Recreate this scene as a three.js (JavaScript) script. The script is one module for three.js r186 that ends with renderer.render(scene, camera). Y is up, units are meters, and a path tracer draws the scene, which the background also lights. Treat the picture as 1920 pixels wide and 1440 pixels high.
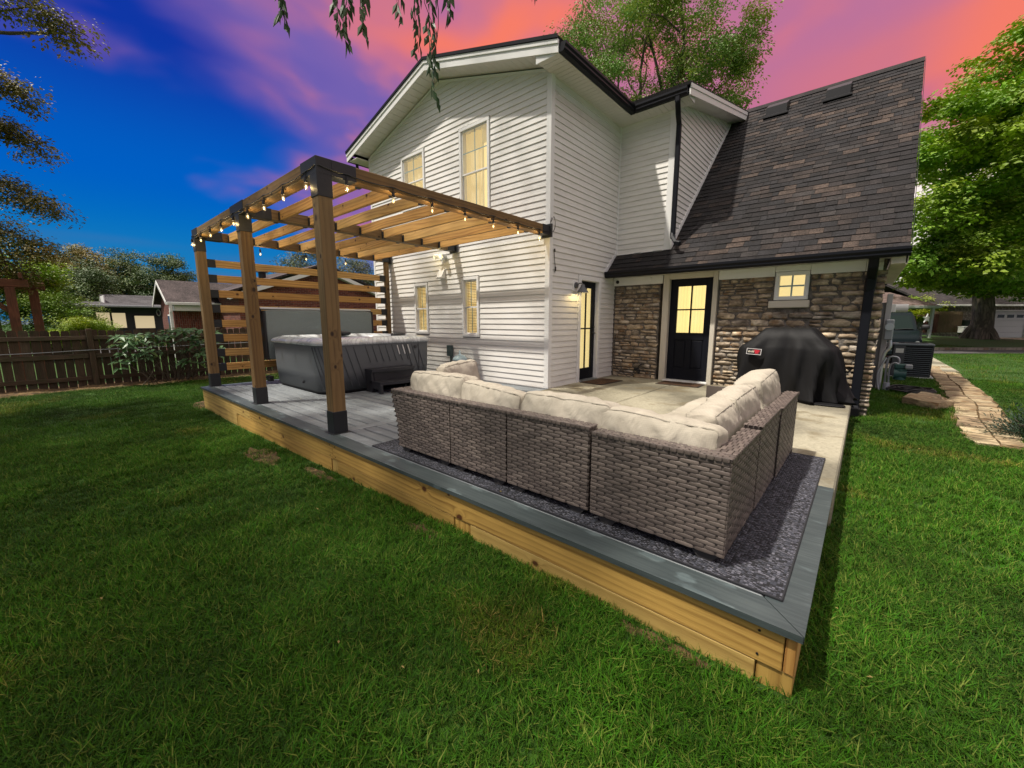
import * as THREE from 'three';
import { mergeGeometries } from 'three/addons/utils/BufferGeometryUtils.js';

// ---------------------------------------------------------------- camera, sky, sun, exposure
const scene = new THREE.Scene();
const camera = new THREE.PerspectiveCamera(87.18, 4 / 3, 0.05, 900);
camera.rotation.order = 'YXZ';
camera.position.set(0, 1.166, 0);
camera.rotation.set(-8.87 * Math.PI / 180, 41 * Math.PI / 180, 0);
scene.add(camera);

const renderer = new THREE.WebGLRenderer({ antialias: true });
renderer.toneMapping = THREE.LinearToneMapping;
renderer.toneMappingExposure = 1.06;
renderer.shadowMap.enabled = true;

// ---------------------------------------------------------------- random numbers and noise
function rng(seed) { let a = seed >>> 0; return () => { a = (a + 0x6D2B79F5) | 0; let t = Math.imul(a ^ (a >>> 15), 1 | a); t = (t + Math.imul(t ^ (t >>> 7), 61 | t)) ^ t; return ((t ^ (t >>> 14)) >>> 0) / 4294967296; }; }
const lerp = (a, b, t) => a + (b - a) * t, clamp = (x, a = 0, b = 1) => Math.min(b, Math.max(a, x));
const sstep = (a, b, x) => { const t = clamp((x - a) / (b - a)); return t * t * (3 - 2 * t); };
function hash(x, y, z = 0) { let h = Math.imul(x, 374761393) + Math.imul(y, 668265263) + Math.imul(z, 2147483647 ^ 0x5bd1e995); h = Math.imul(h ^ (h >>> 13), 1274126177); h ^= h >>> 16; return (h >>> 0) / 4294967296; }
const mod = (a, n) => ((a % n) + n) % n;
// value noise that repeats every px, py cells
function pn(x, y, px, py, s = 0) {
  const xi = Math.floor(x), yi = Math.floor(y); let fx = x - xi, fy = y - yi; fx = fx * fx * (3 - 2 * fx); fy = fy * fy * (3 - 2 * fy);
  const x0 = mod(xi, px), x1 = mod(xi + 1, px), y0 = mod(yi, py), y1 = mod(yi + 1, py);
  return lerp(lerp(hash(x0, y0, s), hash(x1, y0, s), fx), lerp(hash(x0, y1, s), hash(x1, y1, s), fx), fy);
}
function fbm(x, y, px, py, s = 0, oct = 4) { let a = 0.5, v = 0, n = 0; for (let i = 0; i < oct; i++) { v += a * pn(x, y, px, py, s + i * 17); n += a; x *= 2; y *= 2; px *= 2; py *= 2; a *= 0.5; } return v / n; }
function n3(x, y, z, s = 0) { const xi = Math.floor(x), yi = Math.floor(y), zi = Math.floor(z); let fx = x - xi, fy = y - yi, fz = z - zi; fx = fx * fx * (3 - 2 * fx); fy = fy * fy * (3 - 2 * fy); fz = fz * fz * (3 - 2 * fz);
  const q = (a, b, c) => hash(xi + a, yi + b, (zi + c) * 31 + s);
  return lerp(lerp(lerp(q(0, 0, 0), q(1, 0, 0), fx), lerp(q(0, 1, 0), q(1, 1, 0), fx), fy), lerp(lerp(q(0, 0, 1), q(1, 0, 1), fx), lerp(q(0, 1, 1), q(1, 1, 1), fx), fy), fz); }
function f3(x, y, z, s = 0, oct = 4) { let a = 0.5, v = 0, n = 0; for (let i = 0; i < oct; i++) { v += a * n3(x, y, z, s + i * 13); n += a; x *= 2.03; y *= 2.03; z *= 2.03; a *= 0.5; } return v / n; }

// ---------------------------------------------------------------- sky: deep blue low on the left, a lit evening cloud deck over the rest
{
  const W = 1536, H = 768, d = new Float32Array(W * H * 4);
  const lin = (c) => c.map((v) => { v /= 255; return v <= 0.04045 ? v / 12.92 : ((v + 0.055) / 1.055) ** 2.4; });
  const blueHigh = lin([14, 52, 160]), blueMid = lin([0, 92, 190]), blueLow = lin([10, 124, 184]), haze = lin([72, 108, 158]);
  const lilac = lin([112, 94, 172]), pink = lin([184, 112, 150]), salmon = lin([208, 116, 130]), orange = lin([248, 124, 92]), pale = [0.98, 0.90, 0.84], lowFill = [0.30, 0.285, 0.34], mauve = lin([150, 98, 160]);
  const mix = (a, b, t) => [lerp(a[0], b[0], t), lerp(a[1], b[1], t), lerp(a[2], b[2], t)];
  for (let r = 0; r < H; r++) for (let c = 0; c < W; c++) {
    const lat = ((r + 0.5) / H - 0.5) * Math.PI, phi = ((c + 0.5) / W) * 2 * Math.PI - Math.PI;
    const x = Math.cos(lat) * Math.cos(phi), y = Math.sin(lat), z = Math.cos(lat) * Math.sin(phi);
    const el = lat * 180 / Math.PI; let az = Math.atan2(x, -z) * 180 / Math.PI + 41; az = mod(az + 180, 360) - 180;
    // cloud-deck coordinates: a flat layer seen from below
    const k = 1 / (Math.max(y, 0) + 0.16), cx = x * k, cz = z * k;
    const warp = f3(cx * 1.3 + 7, cz * 1.3, 2, 5, 4) - 0.5;
    const n1 = f3(cx * 1.6 + warp * 1.4, cz * 1.6 + warp, 0.5, 1, 5), n2 = f3(cx * 3.1 + warp * 2, cz * 3.1 + 3, 4.5, 9, 5), n4 = f3(cx * 0.8 + 11, cz * 0.8 - warp, 8.5, 3, 4);
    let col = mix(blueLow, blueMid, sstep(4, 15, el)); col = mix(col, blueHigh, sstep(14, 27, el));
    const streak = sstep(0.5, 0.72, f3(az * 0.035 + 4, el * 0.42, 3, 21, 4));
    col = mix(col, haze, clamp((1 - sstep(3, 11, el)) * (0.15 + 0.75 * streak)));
    col = mix(col, lowFill, sstep(54, 78, Math.abs(az)) * 0.85);  // low sky beyond the view paled to take the blue off the walls
    // the cloud deck: its edge runs down to the right
    const edge = (el - 22) * 1.15 + (az + 31) * 1.15 + (n1 - 0.5) * 46 + (n2 - 0.5) * 12;
    let m = sstep(-9, 14, edge);
    m = Math.max(m, 0.62 * sstep(22.4, 25.2, el + (n2 - 0.5) * 7) * sstep(0.40, 0.58, n1 + (n2 - 0.5) * 0.3));
    m *= sstep(4, 13, el + (Math.min(az, 60) + 20) * 0.22) * Math.max(sstep(14, 24, el), 1 - sstep(60, 80, az));
    let cl = mix(lilac, pink, sstep(0.40, 0.58, n2 + (n4 - 0.5) * 0.3 + (az + 12) * 0.008));
    cl = mix(cl, salmon, sstep(0.46, 0.68, n1 * 0.7 + n2 * 0.3 + 0.05 * sstep(28, 42, az)) * 0.9);
    cl = mix(cl, orange, sstep(0.60, 0.76, n4 + (n2 - 0.5) * 0.4 - Math.abs(el - 30) * 0.004 + 0.12 * sstep(36, 46, az)) * 0.85);
    cl = mix(cl, salmon, 0.85 * sstep(24, 38, az) * sstep(30, 23, el + (n2 - 0.5) * 12));
    cl = mix(cl, orange, 0.75 * sstep(38, 47, az + (n1 - 0.5) * 12) * sstep(31, 24, el + (n2 - 0.5) * 8));
    cl = mix(cl, orange, 0.9 * Math.exp(-(((az + 9) / 8) ** 2) - ((el - 30.2 + (n2 - 0.5) * 5) / 2.4) ** 2));
    cl = mix(cl, mauve, sstep(0.52, 0.7, 1 - n4 + (n1 - 0.5) * 0.5) * 0.55);
    // overhead and behind the camera the deck is brightened to light the walls; low on the right the sky is white between the trees
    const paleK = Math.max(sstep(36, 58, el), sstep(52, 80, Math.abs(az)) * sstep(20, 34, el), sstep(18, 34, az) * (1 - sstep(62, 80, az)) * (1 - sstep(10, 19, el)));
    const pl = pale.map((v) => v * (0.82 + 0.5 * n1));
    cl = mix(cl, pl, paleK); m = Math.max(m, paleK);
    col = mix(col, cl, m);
    const i = (r * W + c) * 4; d[i] = col[0]; d[i + 1] = col[1]; d[i + 2] = col[2]; d[i + 3] = 1;
  }
  const sky = new THREE.DataTexture(d, W, H, THREE.RGBAFormat, THREE.FloatType);
  sky.mapping = THREE.EquirectangularReflectionMapping; sky.magFilter = THREE.LinearFilter; sky.minFilter = THREE.LinearFilter; sky.needsUpdate = true;
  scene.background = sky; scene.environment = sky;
}
const sun = new THREE.DirectionalLight(new THREE.Color().setRGB(1, 0.93, 0.82), 5.0);
sun.position.set(-0.27, 1, 0.4545).multiplyScalar(60); sun.target.position.set(0, 0, 0);
sun.castShadow = true; sun.shadow.radius = 3; sun.shadow.mapSize.set(4096, 4096);
Object.assign(sun.shadow.camera, { left: -60, right: 60, top: 60, bottom: -60, near: 1, far: 200 });
scene.add(sun, sun.target);

// ---------------------------------------------------------------- helpers: objects
const used = {};
function numbered(name) { const n = used[name] = (used[name] ?? -1) + 1; return n ? `${name}_${String(n).padStart(3, '0')}` : name; }
const offsets = new WeakMap();
// a thing: a Group at its base. Parts are given in world coordinates unless a turn is set, then in the thing's own axes.
function thing(name, label, category, base = [0, 0, 0], o = {}) {
  const g = new THREE.Group(); g.name = numbered(name); g.position.set(...base);
  if (label) g.userData.label = label; if (category) g.userData.category = category; if (o.group) g.userData.group = o.group; if (o.kind) g.userData.kind = o.kind;
  if (o.turn !== undefined) { g.rotation.y = o.turn; offsets.set(g, [0, 0, 0]); } else offsets.set(g, o.local ? [0, 0, 0] : base);
  scene.add(g); return g;
}
function part(parent, name, geo, m, o = {}) {
  const off = offsets.get(parent) ?? [0, 0, 0];
  if (!o.shared && (off[0] || off[1] || off[2])) geo.translate(-off[0], -off[1], -off[2]);
  const me = new THREE.Mesh(geo, m); me.name = name; me.castShadow = me.receiveShadow = true;
  if (o.label) me.userData.label = o.label; if (o.kind) me.userData.kind = o.kind;
  offsets.set(me, off); parent.add(me); return me;
}
// an empty part that only holds pieces
function holder(parent, name, o = {}) { const g = new THREE.Group(); g.name = name; if (o.label) g.userData.label = o.label; offsets.set(g, offsets.get(parent)); parent.add(g); return g; }
function single(name, geo, m, label, category, o = {}) {
  const me = new THREE.Mesh(geo, m); me.name = numbered(name); me.castShadow = me.receiveShadow = true;
  if (o.at) { geo.translate(-o.at[0], -o.at[1], -o.at[2]); me.position.set(...o.at); }
  if (label) me.userData.label = label; if (category) me.userData.category = category; if (o.group) me.userData.group = o.group; if (o.kind) me.userData.kind = o.kind;
  scene.add(me); return me;
}

// ---------------------------------------------------------------- helpers: geometry
function geoFrom(pos, uv, idx, flat = false) {
  let g = new THREE.BufferGeometry(); g.setAttribute('position', new THREE.Float32BufferAttribute(pos, 3)); g.setAttribute('uv', new THREE.Float32BufferAttribute(uv, 2));
  if (idx) g.setIndex(idx); if (flat && idx) g = g.toNonIndexed(); g.computeVertexNormals(); return flat || !idx ? g : g.toNonIndexed();
}
const mg = (list) => list.length === 1 ? list[0] : mergeGeometries(list.map((g) => g.index ? g.toNonIndexed() : g));
const R0 = rng(11);
// chamfered box between two corners; the texture runs along the longest side, in metres
function box(x0, x1, y0, y1, z0, z1, ch = 0.003, o = {}) {
  const lo = [Math.min(x0, x1), Math.min(y0, y1), Math.min(z0, z1)], hi = [Math.max(x0, x1), Math.max(y0, y1), Math.max(z0, z1)];
  const size = [hi[0] - lo[0], hi[1] - lo[1], hi[2] - lo[2]]; ch = Math.min(ch, 0.3 * Math.min(...size));
  const L = o.long ?? size.indexOf(Math.max(...size)), ou = o.uv ? o.uv[0] : R0() * 7, ov = o.uv ? o.uv[1] : R0() * 5;
  const pos = [], uv = [], tri = (a, b, c, ax) => { for (const p of [a, b, c]) { pos.push(...p); const ab = [0, 1, 2].filter((i) => i !== ax); let u = ab.includes(L) ? L : ab[0]; const v = ab.find((i) => i !== u); uv.push(p[u] + ou, p[v] + ov); } };
  const P = (s, ax) => s.map((q, i) => q < 0 ? lo[i] + (i === ax ? 0 : ch) : hi[i] - (i === ax ? 0 : ch));
  const quad = (a, b, c, d, ax) => { tri(a, b, c, ax); tri(a, c, d, ax); };
  for (let ax = 0; ax < 3; ax++) for (const s of [-1, 1]) {
    const b = (ax + 1) % 3, c = (ax + 2) % 3, mk = (p, q) => { const r = [0, 0, 0]; r[ax] = s; r[b] = p; r[c] = q; return P(r, ax); };
    const q = [mk(-1, -1), mk(1, -1), mk(1, 1), mk(-1, 1)]; if (s < 0) q.reverse(); quad(...q, ax);
  }
  if (ch > 0) {
    for (let ax = 0; ax < 3; ax++) for (const s of [-1, 1]) for (const t of [-1, 1]) {
      const b = (ax + 1) % 3, c = (ax + 2) % 3, mk = (e, f) => { const r = [0, 0, 0]; r[ax] = e; r[b] = s; r[c] = t; return P(r, f); };
      const q = [mk(-1, b), mk(1, b), mk(1, c), mk(-1, c)]; if (s * t > 0) q.reverse(); quad(...q, b);
    }
    for (const a of [-1, 1]) for (const b of [-1, 1]) for (const c of [-1, 1]) { const r = [a, b, c], q = [P(r, 0), P(r, 1), P(r, 2)]; if (a * b * c < 0) q.reverse(); tri(...q, 0); }
  }
  return geoFrom(pos, uv);
}
const cbox = (c, s, ch, o) => box(c[0] - s[0] / 2, c[0] + s[0] / 2, c[1] - s[1] / 2, c[1] + s[1] / 2, c[2] - s[2] / 2, c[2] + s[2] / 2, ch, o);
function cyl(r0, r1, h, seg = 16, at = [0, 0, 0], axis = 'y') { const g = new THREE.CylinderGeometry(r1, r0, h, seg); if (axis === 'x') g.rotateZ(Math.PI / 2); if (axis === 'z') g.rotateX(Math.PI / 2); g.translate(...at); return g.toNonIndexed(); }
function tube(pts, r, seg = 24, rs = 8, closed = false) { return new THREE.TubeGeometry(new THREE.CatmullRomCurve3(pts.map((p) => new THREE.Vector3(...p)), closed), seg, r, rs, closed).toNonIndexed(); }
// polygon prism: points [a, b] in the plane across `axis`, from d0 to d1
function prism(pts, axis, d0, d1, o = {}) {
  const to = { x: (a, b, d) => [d, b, a], y: (a, b, d) => [a, d, b], z: (a, b, d) => [a, b, d] }[axis], sh = new THREE.Shape(pts.map((p) => new THREE.Vector2(...p)));
  const f = THREE.ShapeUtils.triangulateShape(sh.getPoints(), []), pp = sh.getPoints(), pos = [], uv = [], n = pp.length;
  let area = 0; for (let i = 0; i < n; i++) { const a = pp[i], b = pp[(i + 1) % n]; area += a.x * b.y - b.x * a.y; }
  const hand = (axis === 'z' ? 1 : -1) * Math.sign(area) * (d1 > d0 ? 1 : -1);
  const push = (p, u, v) => { pos.push(...p); uv.push(u, v); }, tri = (a, b, c) => { const q = hand > 0 ? [a, b, c] : [a, c, b]; q.forEach((e) => push(...e)); };
  const S = Math.sign(area);
  for (const t of f) { const q = S > 0 ? t : t; const A = q.map((i) => [to(pp[i].x, pp[i].y, d1), pp[i].x, pp[i].y]), B = q.map((i) => [to(pp[i].x, pp[i].y, d0), pp[i].x, pp[i].y]);
    const ar = (pp[q[1]].x - pp[q[0]].x) * (pp[q[2]].y - pp[q[0]].y) - (pp[q[2]].x - pp[q[0]].x) * (pp[q[1]].y - pp[q[0]].y), fl = Math.sign(ar) !== S;
    if (fl) { tri(A[0], A[2], A[1]); tri(B[0], B[1], B[2]); } else { tri(A[0], A[1], A[2]); tri(B[0], B[2], B[1]); } }
  let run = 0;
  for (let i = 0; i < n; i++) { const a = pp[i], b = pp[(i + 1) % n], l = a.distanceTo(b);
    const q = [[to(a.x, a.y, d0), run, d0], [to(b.x, b.y, d0), run + l, d0], [to(b.x, b.y, d1), run + l, d1], [to(a.x, a.y, d1), run, d1]]; tri(q[0], q[1], q[2]); tri(q[0], q[2], q[3]); run += l; }
  return geoFrom(pos, uv);
}
// a flat quad sheet with thickness, corners in order, extruded along its normal by -t
function slab(a, b, c, d, t, uvScale = 1) {
  const A = [a, b, c, d].map((p) => new THREE.Vector3(...p)), n = new THREE.Vector3().crossVectors(A[1].clone().sub(A[0]), A[3].clone().sub(A[0])).normalize(), B = A.map((p) => p.clone().addScaledVector(n, -t));
  const pos = [], uv = [], e1 = A[1].clone().sub(A[0]).normalize(), e2 = new THREE.Vector3().crossVectors(n, e1);
  const tri = (...ps) => ps.forEach((p) => { pos.push(p.x, p.y, p.z); const q = p.clone().sub(A[0]); uv.push(q.dot(e1) * uvScale, q.dot(e2) * uvScale); });
  const quad = (p, q, r, s) => { tri(p, q, r); tri(p, r, s); };
  quad(A[0], A[1], A[2], A[3]); quad(B[0], B[3], B[2], B[1]); for (let i = 0; i < 4; i++) { const j = (i + 1) % 4; quad(A[i], B[i], B[j], A[j]); }
  return geoFrom(pos, uv);
}
// soft rounded block with wrinkles, centred at 0
function soft(w, h, d, r, o = {}) {
  const seg = o.seg ?? [26, 10, 14], g = new THREE.BoxGeometry(2, 2, 2, ...seg), p = g.attributes.position, uvA = g.attributes.uv, hs = [w / 2, h / 2, d / 2], s = o.seed ?? 0;
  const deform = (x, y, z) => {
    const q = [x, y, z].map((v, k) => v * hs[k]), inn = q.map((v, k) => clamp(v, -(hs[k] - r), hs[k] - r)); let dv = q.map((v, k) => v - inn[k]); const l = Math.hypot(...dv) || 1; dv = dv.map((v) => v / l);
    const pos = inn.map((v, k) => v + dv[k] * r), e = [pos[0] / hs[0], pos[1] / hs[1], pos[2] / hs[2]];
    const puff = o.puff ?? 0.02, bx = (1 - e[0] ** 2), by = (1 - e[1] ** 2), bz = (1 - e[2] ** 2);
    pos[2] += Math.sign(e[2]) * Math.abs(e[2]) * puff * bx * by; pos[1] += e[1] * puff * 0.7 * bx * bz; pos[0] += e[0] * puff * 0.5 * by * bz;
    const wr = (f3(pos[0] * 7 + s * 5, pos[1] * 9 + s, pos[2] * 7, s, 3) - 0.5) * (o.wr ?? 0.02) + (Math.abs(f3(pos[0] * 17 + pos[1] * 12 + s + 3 * f3(pos[0] * 3, pos[1] * 3, s), pos[1] * 6, pos[2] * 8, s + 9, 2) - 0.5) - 0.13) * -(o.cr ?? 0.02);
    for (let k = 0; k < 3; k++) pos[k] += dv[k] * wr;
    if (o.bend) pos[1] += o.bend * e[0] ** 2; if (o.slump) pos[1] -= o.slump * (e[0] + 1) * 0.5 * (h / 2);
    return pos;
  };
  for (let i = 0; i < p.count; i++) { const pos = deform(p.getX(i), p.getY(i), p.getZ(i)); p.setXYZ(i, ...pos); uvA.setXY(i, pos[0] + pos[2] * 0.5, pos[1] + pos[2] * 0.5); }
  g.computeVertexNormals(); const out = g.toNonIndexed();
  if (o.welt) out.userData.welt = [-1, 1].map((z) => { const c = []; const E = 16; for (let k = 0; k < E; k++) c.push(deform(-1 + 2 * k / E, 1, z)); for (let k = 0; k < E / 2; k++) c.push(deform(1, 1 - 4 * k / E, z)); for (let k = 0; k < E; k++) c.push(deform(1 - 2 * k / E, -1, z)); for (let k = 0; k < E / 2; k++) c.push(deform(-1, -1 + 4 * k / E, z)); return tube(c, 0.0045, 130, 6, true); });
  return out;
}
// ---------------------------------------------------------------- textures and materials
function tex(w, h, fn, srgb = true, rep = [1, 1]) {
  const d = new Uint8Array(w * h * 4);
  for (let y = 0; y < h; y++) for (let x = 0; x < w; x++) { const c = fn(x / w, y / h), i = (y * w + x) * 4; for (let k = 0; k < 3; k++) d[i + k] = clamp(typeof c === 'number' ? c : c[k]) * 255; d[i + 3] = 255; }
  const t = new THREE.DataTexture(d, w, h); t.wrapS = t.wrapT = THREE.RepeatWrapping; t.magFilter = THREE.LinearFilter; t.minFilter = THREE.LinearMipmapLinearFilter; t.generateMipmaps = true;
  if (srgb) t.colorSpace = THREE.SRGBColorSpace; t.repeat.set(...rep); t.needsUpdate = true; return t;
}
const mixc = (a, b, t) => [lerp(a[0], b[0], t), lerp(a[1], b[1], t), lerp(a[2], b[2], t)];
// sawn pine: growth rings, cathedral bows and knots; 2.4 m x 0.6 m
function pine(seed, light, dark, knot, nk) {
  const r = rng(seed), ks = Array.from({ length: nk }, () => [r(), r(), 0.008 + r() * 0.012]);
  return tex(1024, 320, (u, v) => {
    let warp = 2.4 * fbm(u * 2, v * 2, 2, 2, seed, 2) + 0.22 * pn(u * 9, v * 9, 9, 9, seed + 3), kn = 0, ring = 0;
    for (const [a, b, c] of ks) { let du = Math.abs(u - a); du = Math.min(du, 1 - du) * 2.4; let dv = v - b; if (dv > 0.5) dv -= 1; if (dv < -0.5) dv += 1; dv *= 0.6; const q = (du * du * 0.5 + dv * dv) / (c * c);
      warp += 1.5 * Math.exp(-q * 0.18) * (dv >= 0 ? 1 : -1) * Math.min(1, Math.abs(dv) / c); kn = Math.max(kn, sstep(1.5, 0.5, q)); ring = Math.max(ring, sstep(3.2, 1.2, q) * 0.45); }
    const t = v * 13 + warp * 1.15 + 0.35 * pn(u * 3, v * 26, 3, 26, seed + 21), f = t - Math.floor(t), late = f < 0.8 ? (f / 0.8) ** 2.0 : (1 - f) / 0.2, amt = 0.24 + 0.50 * sstep(0.3, 0.75, fbm(u * 3, v * 7, 3, 7, seed + 8, 3));
    const fine = pn(u * 40, v * 240, 40, 240, seed + 5) - 0.5;
    let c = mixc(light, dark, clamp(late * amt + fine * 0.16)); c = mixc(c, dark, ring); c = mixc(c, knot, kn * 0.85);
    const blotch = 0.9 + 0.2 * fbm(u * 5, v * 3, 5, 3, seed + 40, 3); return c.map((x) => x * blotch);
  }, true, [1 / 2.4, 1 / 0.6]);
}
const tPineA = pine(3, [0.75, 0.63, 0.36], [0.48, 0.36, 0.17], [0.28, 0.15, 0.07], 9);
const tPineB = pine(8, [0.80, 0.64, 0.38], [0.55, 0.39, 0.20], [0.22, 0.12, 0.07], 7);
const tPineC = pine(21, [0.50, 0.40, 0.25], [0.31, 0.23, 0.135], [0.16, 0.10, 0.06], 8);
const tGrain = tex(512, 256, (u, v) => 0.5 + 0.5 * (pn(u * 20, v * 160, 20, 160, 4) - 0.5) + 0.25 * (fbm(u * 6, v * 20, 6, 20, 9) - 0.5), false, [1 / 1.2, 1 / 0.3]);
const tDeck = tex(1024, 256, (u, v) => { const s = 0.55 * pn(u * 12, v * 90, 12, 90, 2) + 0.3 * pn(u * 40, v * 220, 40, 220, 5) + 0.35 * fbm(u * 6, v * 6, 6, 6, 7), st = sstep(0.6, 0.85, fbm(u * 30, v * 5, 30, 5, 33)); return mixc([0.38, 0.40, 0.42], [0.53, 0.55, 0.56], clamp(s)).map((x) => x * (1 + 0.12 * st)); }, true, [1 / 2.2, 1 / 0.55]);
const tCap = tex(1024, 256, (u, v) => { const s = 0.5 * pn(u * 10, v * 60, 10, 60, 12) + 0.5 * fbm(u * 9, v * 5, 9, 5, 17), w = sstep(0.6, 0.72, fbm(u * 14, v * 8, 14, 8, 19, 5)); return mixc([0.20, 0.235, 0.245], [0.33, 0.365, 0.365], clamp(s)).map((x) => x * (1 + 0.35 * w)); }, true, [1 / 2.4, 1 / 0.6]);
const tConc = tex(1024, 1024, (u, v) => {
  const a = fbm(u * 4, v * 4, 4, 4, 3, 6), b = fbm(u * 9, v * 9, 9, 9, 30, 5), g = pn(u * 300, v * 300, 300, 300, 4);
  let c = mixc([0.46, 0.44, 0.38], [0.64, 0.615, 0.535], sstep(0.3, 0.7, a)); c = mixc(c, [0.46, 0.42, 0.33], 0.75 * sstep(0.56, 0.74, b)); c = mixc(c, [0.40, 0.37, 0.30], sstep(0.86, 0.93, g) * 0.55 * sstep(0.45, 0.65, a + b - 0.5));
  return c.map((x) => x * (0.94 + 0.12 * pn(u * 160, v * 160, 160, 160, 8))); }, true, [1 / 3.1, 1 / 3.1]);
const tNoise = tex(512, 512, (u, v) => fbm(u * 24, v * 24, 24, 24, 5, 5), false, [1, 1]);
const tFine = tex(512, 512, (u, v) => 0.5 * pn(u * 128, v * 128, 128, 128, 6) + 0.5 * pn(u * 250, v * 250, 250, 250, 7), false, [1, 1]);
const tRug = tex(1024, 1024, (u, v) => { const row = v * 96, f = row - Math.floor(row), ri = Math.floor(row), st = pn(u * 260 + ri * 7.3, ri, 260, 96, 3), st2 = pn(u * 70 + ri * 3.1, ri, 70, 96, 9);
  let c = mixc([0.13, 0.135, 0.155], [0.27, 0.28, 0.32], sstep(0.35, 0.75, st2)); c = mixc(c, [0.52, 0.52, 0.56], sstep(0.62, 0.85, st)); return c; }, true, [1, 1]);
const tRugB = tex(512, 1024, (u, v) => { const row = v * 96, f = row - Math.floor(row), ri = Math.floor(row); return 0.7 * Math.sin(f * Math.PI) + 0.3 * pn(u * 90 + ri * 7.3, ri, 90, 96, 3); }, false, [1, 1]);
const tStone = tex(512, 512, (u, v) => { const a = fbm(u * 5, v * 9, 5, 9, 8, 6), b = fbm(u * 22, v * 30, 22, 30, 4, 4), l = pn(u * 6, v * 70, 6, 70, 14); let c = mixc([0.50, 0.46, 0.41], [1, 0.97, 0.92], clamp(a * 1.3 - 0.15 + (b - 0.5) * 0.7)); c = mixc(c, [0.62, 0.48, 0.34], 0.5 * sstep(0.55, 0.72, fbm(u * 7, v * 5, 7, 5, 77, 4))); return c.map((x) => x * (0.88 + 0.2 * l)); }, true, [1 / 0.8, 1 / 0.8]);
const tStoneB = tex(512, 512, (u, v) => fbm(u * 8, v * 16, 8, 16, 3, 6), false, [1 / 0.5, 1 / 0.5]);
const tGran = tex(512, 512, (u, v) => { const a = pn(u * 200, v * 200, 200, 200, 1), b = pn(u * 90, v * 90, 90, 90, 2), c = fbm(u * 6, v * 6, 6, 6, 3); const k = 0.62 + 0.5 * (a - 0.5) + 0.3 * (b - 0.5) + 0.4 * (c - 0.5); return [k, k * 0.98, k * 0.97]; }, true, [1, 1]);
const tCloth = tex(512, 512, (u, v) => { const w = 0.5 + 0.25 * Math.sin(u * 512 * 0.9) + 0.25 * Math.sin(v * 512 * 0.9), s = fbm(u * 5, v * 5, 5, 5, 5, 5); return mixc([0.77, 0.74, 0.68], [0.88, 0.855, 0.80], s).map((x) => x * (0.96 + 0.06 * w)); }, true, [1.6, 1.6]);
const tClothB = tex(512, 512, (u, v) => fbm(u * 6 + 2.2 * fbm(u * 3, v * 3, 3, 3, 8), v * 4, 6, 4, 15, 5), false, [2.2, 2.2]);
const tBark = tex(512, 512, (u, v) => { const r = Math.abs(fbm(u * 12, v * 4, 12, 4, 5, 5) - 0.5) * 2, k = 0.6 + 0.8 * r; return [0.52 * k, 0.47 * k, 0.40 * k]; }, true, [1, 0.5]);
const tFence = tex(1024, 256, (u, v) => { const s = 0.5 * pn(u * 14, v * 110, 14, 110, 2) + 0.5 * fbm(u * 5, v * 10, 5, 10, 6, 5), g = sstep(0.5, 0.75, fbm(u * 8, v * 5, 8, 5, 50, 4)); return mixc(mixc([0.22, 0.18, 0.14], [0.42, 0.36, 0.29], s), [0.22, 0.25, 0.15], g * 0.45); }, true, [1 / 1.8, 1 / 0.5]);
const tSoil = tex(512, 512, (u, v) => mixc([0.24, 0.18, 0.11], [0.52, 0.42, 0.27], clamp(fbm(u * 14, v * 14, 14, 14, 5, 6) * 1.5 - 0.25)), true, [1.2, 1.2]);
const tLawn = tex(1024, 1024, (u, v) => { const a = fbm(u * 5, v * 5, 5, 5, 2, 5), b = pn(u * 260, v * 260, 260, 260, 4), c = pn(u * 120, v * 120, 120, 120, 9); return mixc(mixc([0.12, 0.22, 0.04], [0.24, 0.40, 0.06], clamp(0.6 * b + 0.4 * c)), [0.22, 0.28, 0.08], 0.3 * sstep(0.5, 0.75, a)); }, true, [1 / 4, 1 / 4]);
const tBrick = tex(512, 512, (u, v) => { const row = v * 24, ri = Math.floor(row), fy = row - ri, col = u * 8 + (ri % 2) * 0.5, ci = Math.floor(col), fx = col - ci, h = hash(mod(ci, 8), ri, 5), m = fx < 0.05 || fy < 0.16; const n = 0.85 + 0.3 * pn(u * 120, v * 120, 120, 120, 3); return (m ? [0.46, 0.40, 0.36] : mixc([0.34, 0.15, 0.12], [0.48, 0.25, 0.19], h)).map((x) => x * n); }, true, [1 / 1.8, 1 / 1.8]);
const tMarble = tex(512, 512, (u, v) => { const w = fbm(u * 4 + 1.5 * fbm(u * 5, v * 5, 5, 5, 2), v * 4, 4, 4, 7, 5), k = 0.86 + 0.14 * sstep(0.02, 0.12, Math.abs(w - 0.5)); return [k, k, k * 1.01]; }, true, [0.8, 0.8]);
const tVinyl = tex(512, 512, (u, v) => { const g = pn(u * 16, v * 200, 16, 200, 3), s = fbm(u * 6, v * 3, 6, 3, 8, 4); const k = 0.93 + 0.05 * g + 0.07 * s; return [k, k * 0.995, k * 0.985]; }, true, [1 / 2, 1 / 2]);

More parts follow.
